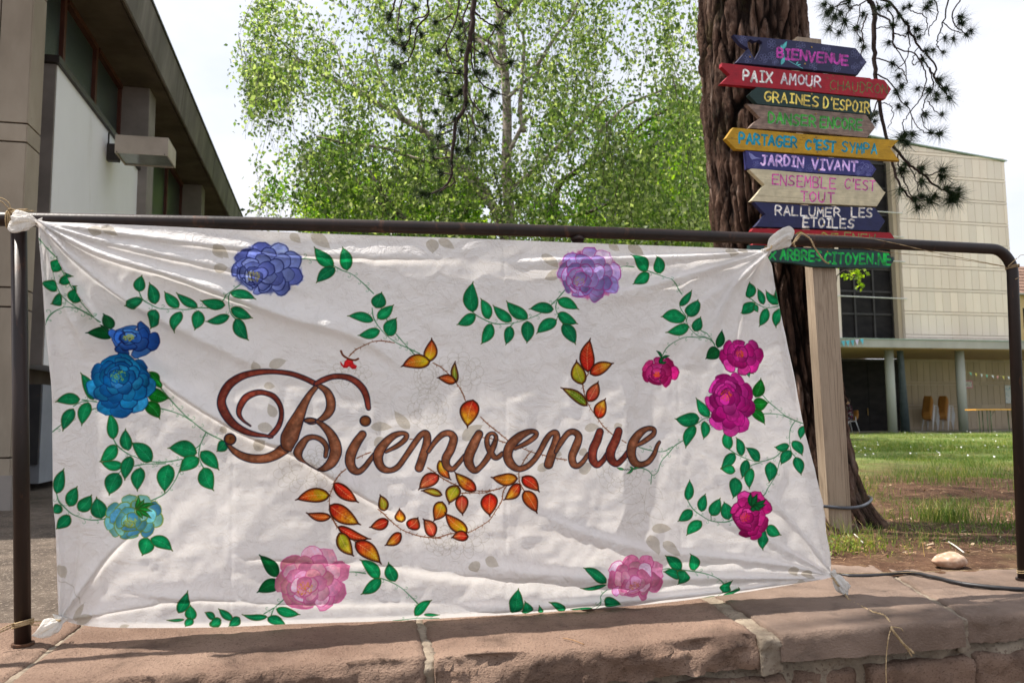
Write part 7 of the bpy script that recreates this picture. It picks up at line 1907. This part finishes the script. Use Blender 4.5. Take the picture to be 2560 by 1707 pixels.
M_DKBARK = pmat("dark_bark", (.030, .022, .018), (.075, .055, .042), 6, .9, .5, 40, .01, (1, 1, .4))
M_LEAFB = leafmat("birch_leaves", [(0, (.055, .095, .028)), (.4, (.125, .180, .060)), (.75, (.23, .28, .12)), (1, (.45, .47, .32))], .58, .42)
M_LEAFM = leafmat("maple_leaves", [(0, (.12, .20, .012)), (.5, (.19, .28, .02)), (1, (.30, .36, .035))], .62, .45)
M_LEAFD = leafmat("lime_leaves", [(0, (.045, .11, .014)), (.5, (.085, .17, .020)), (1, (.16, .25, .030))], .58, .42)

def crown(root, o, poly, holes, Yc, dY, nstr, lps, size, mat, seed, droop=.5, clump=.9, ymin=-900):
    """hanging strands of leaves filling an uneven, clumped volume"""
    r_ = np.random.RandomState(seed)
    poly = np.array(poly, float); x0, y0 = poly.min(0); x1, y1 = poly.max(0)
    px = r_.uniform(x0, x1, nstr * 6); py = r_.uniform(y0, y1, nstr * 6); k = inpoly(px, py, poly)
    px, py = px[k], py[k]; keep = []
    for a, b_ in zip(px, py):
        v = noise.fractal(Vector((a / 150, b_ / 110, seed)), .6, 2.2, 3)
        pr = np.clip(.62 + v * clump, .04, 1)
        for (hx, hy, hr, hs_) in holes:
            if (a - hx) ** 2 + ((b_ - hy) * 1.2) ** 2 < hr * hr: pr *= hs_
        keep.append(r_.rand() < pr)
    keep = np.array(keep); px, py = px[keep][:nstr], py[keep][:nstr]
    C = []; tw = []
    for a, b_ in zip(px, py):
        Y = Yc + r_.uniform(-dY, dY) ; p = on_y(a, b_, Y); L_ = r_.uniform(.25, 1.0) * droop * Yc / 13
        m_ = max(3, int(lps * r_.uniform(.5, 1.4)))
        t_ = np.sort(r_.rand(m_)); dx = r_.uniform(-.35, .35, 2) * L_
        Q = p + np.stack([dx[0] * t_, dx[1] * t_, -L_ * t_ ** 1.25], 1)
        C.append(Q + r_.randn(m_, 3) * size * 1.1)
        if r_.rand() < .5: tw.append((p, p + np.array([dx[0] * .5, dx[1] * .5, -L_ * .42]), p + np.array([dx[0], dx[1], -L_])))
    C = np.vstack(C); V_ = leaves_np(C, size, r_)
    me = mesh_np("crown", V_ - o, np.arange(len(V_)).reshape(-1, 4)); put("crown", me, mat, root, kind="stuff")
    T = np.array(tw); w = np.array([.0035, 0, 0]) * Yc / 13
    A = np.stack([T[:, 0] - w, T[:, 0] + w, T[:, 1] + w, T[:, 1] - w], 1); Bq = np.stack([T[:, 1] - w, T[:, 1] + w, T[:, 2] + w * .5, T[:, 2] - w * .5], 1)
    V2 = np.concatenate([A, Bq]).reshape(-1, 3); me = mesh_np("twigs", V2 - o, np.arange(len(V2)).reshape(-1, 4)); put("twigs", me, M_DKBARK, root, kind="stuff")
    return len(V_) // 4

YB = 13.0
bo = on_y(1285, 900, YB); bo[2] = ground_z(0, YB)
birch = thing("birch_tree", "large weeping birch with pale trunk and fine hanging light green leaves", "tree", bo)
limbs(birch, bo, YB, [([(1292, 1120), (1282, 800), (1275, 560), (1266, 430), (1268, 300), (1262, 180), (1250, 60), (1246, -120), (1250, -500)], 34, 16),
    ([(1270, 620), (1225, 500), (1160, 420), (1060, 330), (1010, 300), (930, 250), (840, 205), (760, 160), (700, 135)], 26, 5), ([(1262, 560), (1190, 470), (1130, 410), (1080, 380)], 18, 8),
    ([(1265, 190), (1220, 130), (1160, 60), (1080, -40)], 20, 8), ([(1262, 180), (1240, 120), (1180, 80)], 14, 6), ([(1310, 330), (1300, 280), (1305, 200), (1310, 100), (1290, 60)], 14, 5), ([(1262, 400), (1315, 300), (1330, 295)], 12, 8),
    ([(1340, 170), (1390, 90), (1430, 40), (1470, -60)], 12, 6), ([(1270, 480), (1340, 420), (1430, 330), (1520, 240)], 14, 5), ([(1265, 250), (1330, 190), (1400, 160)], 10, 5),
    ([(1010, 300), (960, 215), (930, 120)], 10, 4), ([(930, 250), (870, 190), (830, 100)], 8, 4), ([(760, 160), (700, 100), (660, 40)], 6, 3), ([(1060, 330), (1040, 220), (1030, 150)], 8, 4),
    ([(1250, 60), (1330, -30), (1420, -120)], 16, 6), ([(1500, 330), (1560, 270), (1620, 240), (1700, 210)], 10, 5), ([(1160, 420), (1050, 400), (960, 370), (870, 360), (790, 340)], 12, 4)], M_BIRCH, 1.0, 3)
bp = [(655, -60), (640, 0), (585, 60), (605, 100), (640, 200), (690, 250), (770, 235), (800, 270), (700, 275), (655, 330), (635, 400), (640, 470), (650, 545), (760, 560), (900, 640), (1500, 640), (1800, 600), (1800, -60)]
holes = [(905, 60, 55, .03), (820, 60, 36, .3), (850, 150, 30, .2), (690, 60, 30, .2), (1420, 250, 26, .2), (1480, 150, 26, .2), (1180, 540, 40, .1), (720, 285, 60, .1), (800, 290, 60, .3), (1230, 165, 32, .1), (1590, 60, 50, .1), (1560, 20, 40, .2), (640, 250, 60, .05), (760, 190, 40, .3), (1190, 480, 60, .35), (1660, 230, 40, .3), (1540, 120, 30, .3), (960, 90, 40, .3), (740, 110, 30, .3), (1600, 320, 34, .3), (1120, 310, 30, .3), (1000, 130, 30, .3)]
n1 = crown(birch, bo, bp, holes, YB, 2.2, 2550, 18, .080, M_LEAFB, 5, 1.25, 2.6)
n2 = crown(birch, bo, [(700, -60), (1800, -60), (1800, -600), (1300, -900), (800, -500)], [], YB, 2.5, 500, 22, .09, M_LEAFB, 6, 1.2)
# outer fringe strands at the left
n1b = crown(birch, bo, [(590, 20), (700, 0), (760, 120), (680, 240), (640, 260), (600, 150)], [], YB - .5, .6, 150, 16, .07, M_LEAFB, 15, 1.0)
# darker lime with forked black limbs, left of the birch trunk
YD = 15.5
do = on_y(1090, 900, YD); do[2] = ground_z(0, YD)
lime = thing("lime_tree", "rounder mid green tree with dark forked limbs behind the railing, left of the birch trunk", "tree", do)
limbs(lime, do, YD, [([(1120, 1120), (1110, 900), (1090, 700), (1060, 600)], 52, 34), ([(1060, 620), (1000, 560), (960, 520), (910, 470), (880, 440), (840, 440)], 16, 6), ([(1080, 640), (1020, 560), (960, 490), (930, 440), (900, 400), (860, 380)], 18, 6),
    ([(960, 490), (940, 420), (920, 360)], 10, 4), ([(1090, 700), (1150, 560), (1180, 480), (1170, 400)], 20, 6), ([(880, 440), (820, 400), (740, 370)], 8, 3)], M_DKBARK, .8, 5)
crown(lime, do, [(800, 620), (780, 520), (740, 470), (650, 470), (640, 420), (720, 380), (820, 340), (900, 320), (1010, 320), (1120, 380), (1180, 440), (1220, 560), (1220, 640)], [(830, 460, 36, .3), (980, 420, 30, .4)], YD, 1.8, 620, 17, .098, M_LEAFD, 8, .5, 2.4)
# second dark tree right of the birch trunk
YE = 16.5
eo = on_y(1380, 900, YE); eo[2] = ground_z(0, YE)
lime2 = thing("lime_tree", "dark limbed green tree right of the birch trunk, its limbs spreading up to the right", "tree", eo)
limbs(lime2, eo, YE, [([(1360, 1120), (1365, 900), (1370, 700), (1372, 545), (1385, 520)], 48, 22), ([(1385, 560), (1388, 500), (1400, 460), (1440, 430), (1500, 390), (1560, 350), (1620, 300), (1710, 255)], 22, 7), ([(1375, 545), (1430, 542), (1500, 520), (1560, 480)], 14, 5),
    ([(1370, 560), (1340, 500), (1300, 470)], 10, 5), ([(1500, 390), (1520, 340), (1530, 300)], 8, 4), ([(1560, 350), (1640, 330), (1700, 300)], 8, 4), ([(1440, 430), (1420, 380), (1450, 320)], 8, 4)], M_DKBARK, .8, 6)
crown(lime2, eo, [(1240, 640), (1250, 520), (1300, 440), (1340, 300), (1480, 200), (1640, 190), (1790, 240), (1790, 600)], [(1500, 470, 40, .35), (1700, 520, 40, .3), (1390, 440, 30, .3), (1620, 230, 30, .3)], YE, 1.8, 760, 16, .098, M_LEAFD, 9, .7, 2.4)
# bright maples further back
YM = 21.0
for i, (poly, x, lab) in enumerate([([(745, 640), (760, 545), (770, 470), (800, 455), (860, 440), (1000, 430), (1150, 420), (1210, 470), (1200, 640)], 950, "bright yellow green maple showing low over the left half of the banner"),
                                    ([(1420, 640), (1480, 520), (1540, 470), (1620, 400), (1700, 350), (1790, 330), (1800, 640)], 1640, "bright yellow green maple just left of the pine trunk")]):
    mo = on_y(x, 900, YM); mo[2] = ground_z(0, YM)
    mp_ = thing("maple_tree", lab, "tree", mo)
    limbs(mp_, mo, YM, [([(x, 1100), (x + 4, 900), (x, 700), (x + 10, 560)], 44, 20), ([(x, 700), (x - 60, 580), (x - 110, 500)], 16, 6), ([(x + 5, 680), (x + 60, 560), (x + 90, 480)], 16, 6)], M_DKBARK, .6, i)
    crown(mp_, mo, poly, [], YM, 1.6, 620, 15, .155, M_LEAFM, 30 + i, .35, 1.2)
# leafy sprig behind the signpost
YS_ = 9.0
so = on_y(2098, 900, YS_); so[2] = ground_z(0, YS_)
sp_ = thing("sapling", "thin young tree behind the signpost, its bright leafy tip showing below the boards", "tree", so)
limbs(sp_, so, YS_, [([(2092, 1140), (2090, 900), (2086, 760), (2092, 690)], 6, 3), ([(2092, 690), (2112, 676), (2140, 690)], 3, 2), ([(2112, 676), (2150, 672)], 3, 2), ([(2130, 684), (2152, 712)], 3, 2)], M_DKBARK, .05, 6, "stem")
rr = np.random.RandomState(4); C = []
for px, py, s_, n_ in ((2125, 682, 12, 16), (2145, 676, 9, 12), (2150, 712, 7, 14), (2140, 696, 8, 12), (2112, 690, 7, 8), (2155, 690, 5, 6)):
    for _ in range(n_): C.append(on_y(px + rr.randn() * s_, py + rr.randn() * s_ * .6, YS_ + rr.randn() * .06))
V_ = leaves_np(np.array(C), .05, rr, .1, .85); put("foliage", mesh_np("foliage", V_ - so, np.arange(len(V_)).reshape(-1, 4)), M_LEAFM, sp_, kind="stuff")

# ------------------------------------------------------------------ grass, daisies, litter
M_GRASS = leafmat("grass_blades", [(0, (.050, .105, .014)), (.4, (.095, .165, .026)), (.75, (.16, .22, .05)), (.9, (.26, .25, .10)), (1, (.36, .29, .15))], .35, .45)
_n = M_GRASS.node_tree; _t = _n.nodes.new("ShaderNodeTexCoord"); _pn = noise_node(_n, _t.outputs["Object"], 1.1, 5, .65)
_r = ramp(_n, _pn.outputs[0], [(.36, (.62, .80, .60)), (.5, (1, 1, 1)), (.64, (1.7, 1.35, 1.0))]).outputs[0]
for nd in list(_n.nodes):
    if nd.type in ('BSDF_PRINCIPLED', 'BSDF_TRANSLUCENT'):
        inp = nd.inputs[0]; src = inp.links[0].from_socket; _n.links.new(mixc(_n, 1.0, src, _r, 'MULTIPLY'), inp)
def zsoil(x, y): return soil_z(np.asarray(x, float), np.asarray(y, float))
rr = np.random.RandomState(77)
def scatter(n_, y0, y1, fn):
    """points on the lawn, denser near the camera"""
    y = y0 * (y1 / y0) ** rr.rand(n_); 
    x = rr.uniform(.08, .70, n_) * y * 1.0 + rr.uniform(-.4, .4, n_)
    back = PL[1] + RE[1] / RE[0] * (x - PL[0]) + .5
    k = (y > back) & fn(x, y) & (np.hypot(x - PO[0], y - PO[1]) > .36) & (x > .1)
    return x[k], y[k]
NOI = vnoise(400, 400, 26, 31, 4); NOI2 = vnoise(400, 400, 9, 32, 3)
def nlook(A, x, y, s_): return A[(np.abs(y * s_).astype(int)) % 400, (np.abs(x * s_ + 120).astype(int)) % 400]
def dens(x, y):
    d = np.clip((y - 6.6) / 3.6, 0, 1); p_ = nlook(NOI, x, y, 28); q_ = nlook(NOI, x, y, 9)
    pr = np.clip((d * 1.0 - .12 + (p_ - np.where(y < 6.5, .68, .58)) * 4.0 * (y > 3.8) + (q_ - .5) * 1.8), 0.0, 1)
    return rr.rand(len(x)) < pr
def blades(x, y, h, w):
    m_ = len(x); z = zsoil(x, y) - .004; a = rr.rand(m_) * 6.28; ln = rr.uniform(.1, .8, m_) * h; b_ = rr.rand(m_) * 6.28
    dx, dy = np.cos(a) * w / 2, np.sin(a) * w / 2; lx, ly = np.cos(b_) * ln, np.sin(b_) * ln
    O = np.stack([x, y, z], 1); D1 = np.stack([dx, dy, 0 * dx], 1); M1 = np.stack([lx * .35, ly * .35, h * .6], 1); T1 = np.stack([lx, ly, h], 1)
    return np.stack([O - D1, O + D1, O + M1 + D1 * .7, O + M1 - D1 * .7], 1), np.stack([O + M1 - D1 * .7, O + M1 + D1 * .7, O + T1 + D1 * .08, O + T1 - D1 * .08], 1)
Q1 = []
x, y = scatter(210000, 3.0, 30, dens); sc_ = np.clip(y / 6, .8, 2.6)
h = rr.uniform(.018, .055, len(x)) * (0.8 + .5 * sc_ * .5) * (.65 + 2.2 * np.clip(nlook(NOI2, x, y, 12) - .5, 0, 1) * 2); w = .0026 * sc_
Q1 += list(blades(x, y, h, w)); print("grass", len(x))
# tussocks
for cx, cy, n_, r_, hh in ((2.14, 4.02, 330, .085, .13), (2.28, 4.25, 130, .09, .10), (2.54, 3.85, 200, .09, .10), (1.93, 4.3, 60, .08, .06), (2.38, 3.75, 160, .15, .06), (2.1, 3.6, 90, .12, .045), (1.75, 3.55, 90, .12, .05), (3.3, 6.3, 260, .20, .15), (3.8, 6.8, 240, .24, .14), (2.9, 6.6, 180, .2, .11), (3.6, 5.6, 140, .18, .09), (2.4, 5.6, 120, .15, .09), (4.6, 8.0, 200, .3, .16), (2.75, 5.0, 90, .12, .06)):
    x = cx + rr.randn(n_) * r_; y = cy + rr.randn(n_) * r_; Q1 += list(blades(x, y, rr.uniform(.4, 1.1, n_) * hh, np.full(n_, .0036)))
Vg = np.concatenate(Q1).reshape(-1, 3)
g = put("grass", mesh_np("grass", Vg, np.arange(len(Vg)).reshape(-1, 4)), M_GRASS, kind="stuff")
# weeds at the foot of the post
C = []; wb = on_z(2120, 1385, 0)
for _ in range(420):
    p = wb + np.array([rr.randn() * .085, rr.randn() * .05, 0]); C.append(p + [0, 0, rr.rand() ** 1.5 * .065])
V_ = leaves_np(np.array(C), .016, rr, -.6, .4)
Qw = list(blades(wb[0] + rr.randn(160) * .11, wb[1] + rr.randn(160) * .05, rr.uniform(.03, .09, 160), np.full(160, .002)))
V_ = np.concatenate([V_, np.concatenate(Qw).reshape(-1, 3)])
put("weeds", mesh_np("weeds", V_, np.arange(len(V_)).reshape(-1, 4)), M_GRASS, kind="stuff")
# needle litter, chips and leaf scraps on the bare soil
m_ = 9000; y = 2.6 * (8.5 / 2.6) ** rr.rand(m_); x = rr.uniform(-.1, .68, m_) * y + rr.uniform(-.3, .3, m_); k = y > PL[1] + RE[1] / RE[0] * (x - PL[0]) + .42; x, y = x[k], y[k]; m_ = len(x)
a = rr.rand(m_) * 6.28; L_ = rr.uniform(.008, .05, m_); w = np.where(rr.rand(m_) < .7, .0009, .004) * rr.uniform(.7, 1.6, m_); z = zsoil(x, y) + .003
dx = np.stack([np.cos(a) * L_ / 2, np.sin(a) * L_ / 2, rr.uniform(-.003, .006, m_)], 1); dw = np.stack([-np.sin(a) * w, np.cos(a) * w, 0 * a], 1); O = np.stack([x, y, z], 1)
Vl = np.stack([O - dx - dw, O - dx + dw, O + dx + dw, O + dx - dw], 1).reshape(-1, 3)
put("leaf_litter", mesh_np("leaf_litter", Vl, np.arange(len(Vl)).reshape(-1, 4)), leafmat("litter", [(0, (.09, .045, .022)), (.4, (.22, .12, .06)), (.8, (.38, .24, .13)), (1, (.52, .42, .30))], .1, .8), kind="stuff")
# daisies
m_ = 110; y = 9.5 * (28 / 9.5) ** rr.rand(m_); x = rr.uniform(.38, .66, m_) * y; k = nlook(NOI, x, y, 11) > .5; x, y = x[k], y[k]; m_ = len(x)
z = zsoil(x, y) + rr.uniform(.05, .09, m_); R_ = rr.uniform(.006, .012, m_) * np.clip(y / 12, 1, 1.5); th = np.linspace(0, 6.2832, 7)[:-1]
tl = rr.uniform(-.4, .4, (m_, 2))
ring = np.stack([x[:, None] + R_[:, None] * np.cos(th), y[:, None] + R_[:, None] * np.sin(th), z[:, None] + R_[:, None] * (tl[:, :1] * np.cos(th) - .6 * np.sin(th) * -1)], -1)
Vd = ring.reshape(-1, 3); put("daisies", mesh_np("daisies", Vd, np.arange(len(Vd)).reshape(-1, 6)), pmat("daisy_petals", (.75, .75, .72), (.8, .8, .78), 5, .7, 0), kind="stuff")
# two pale sticks and a fallen twig
for (a_, b_, lab, mat_) in (((2372, 1366), (2410, 1390), "short white stick on the soil behind the pebble", "white_stick"), ((2137, 1356), (2158, 1372), "small white stick on the soil beside the signpost foot", "white_stick")):
    A = on_z(*a_, -.0); Bp = on_z(*b_, -.0); A[2] = zsoil(A[0], A[1]) + .008; Bp[2] = zsoil(Bp[0], Bp[1]) + .006
    o = MB().tube(catmull([A, (A + Bp) / 2 + [0, .004, .003], Bp], 4) - A, [.0028] * 9, 7).put("stick", pmat("bleached_wood", (.62, .58, .50), (.72, .68, .62), 20, .7, 0), None, True)
    o.location = A.tolist(); tag(o, lab, "stick")
A, Bp = on_z(1408, 1594, .003), on_z(1460, 1610, .003)
o = MB().tube(catmull([A, (A + Bp) / 2 + [0, .001, .002], Bp], 4) - A, [.0013] * 9, 6).put("twig", pmat("brown_twig", (.20, .11, .05), (.28, .16, .08), 20, .8, 0), None, True)
o.location = A.tolist(); tag(o, "thin brown twig lying on the coping slab below the centre of the banner", "twig")
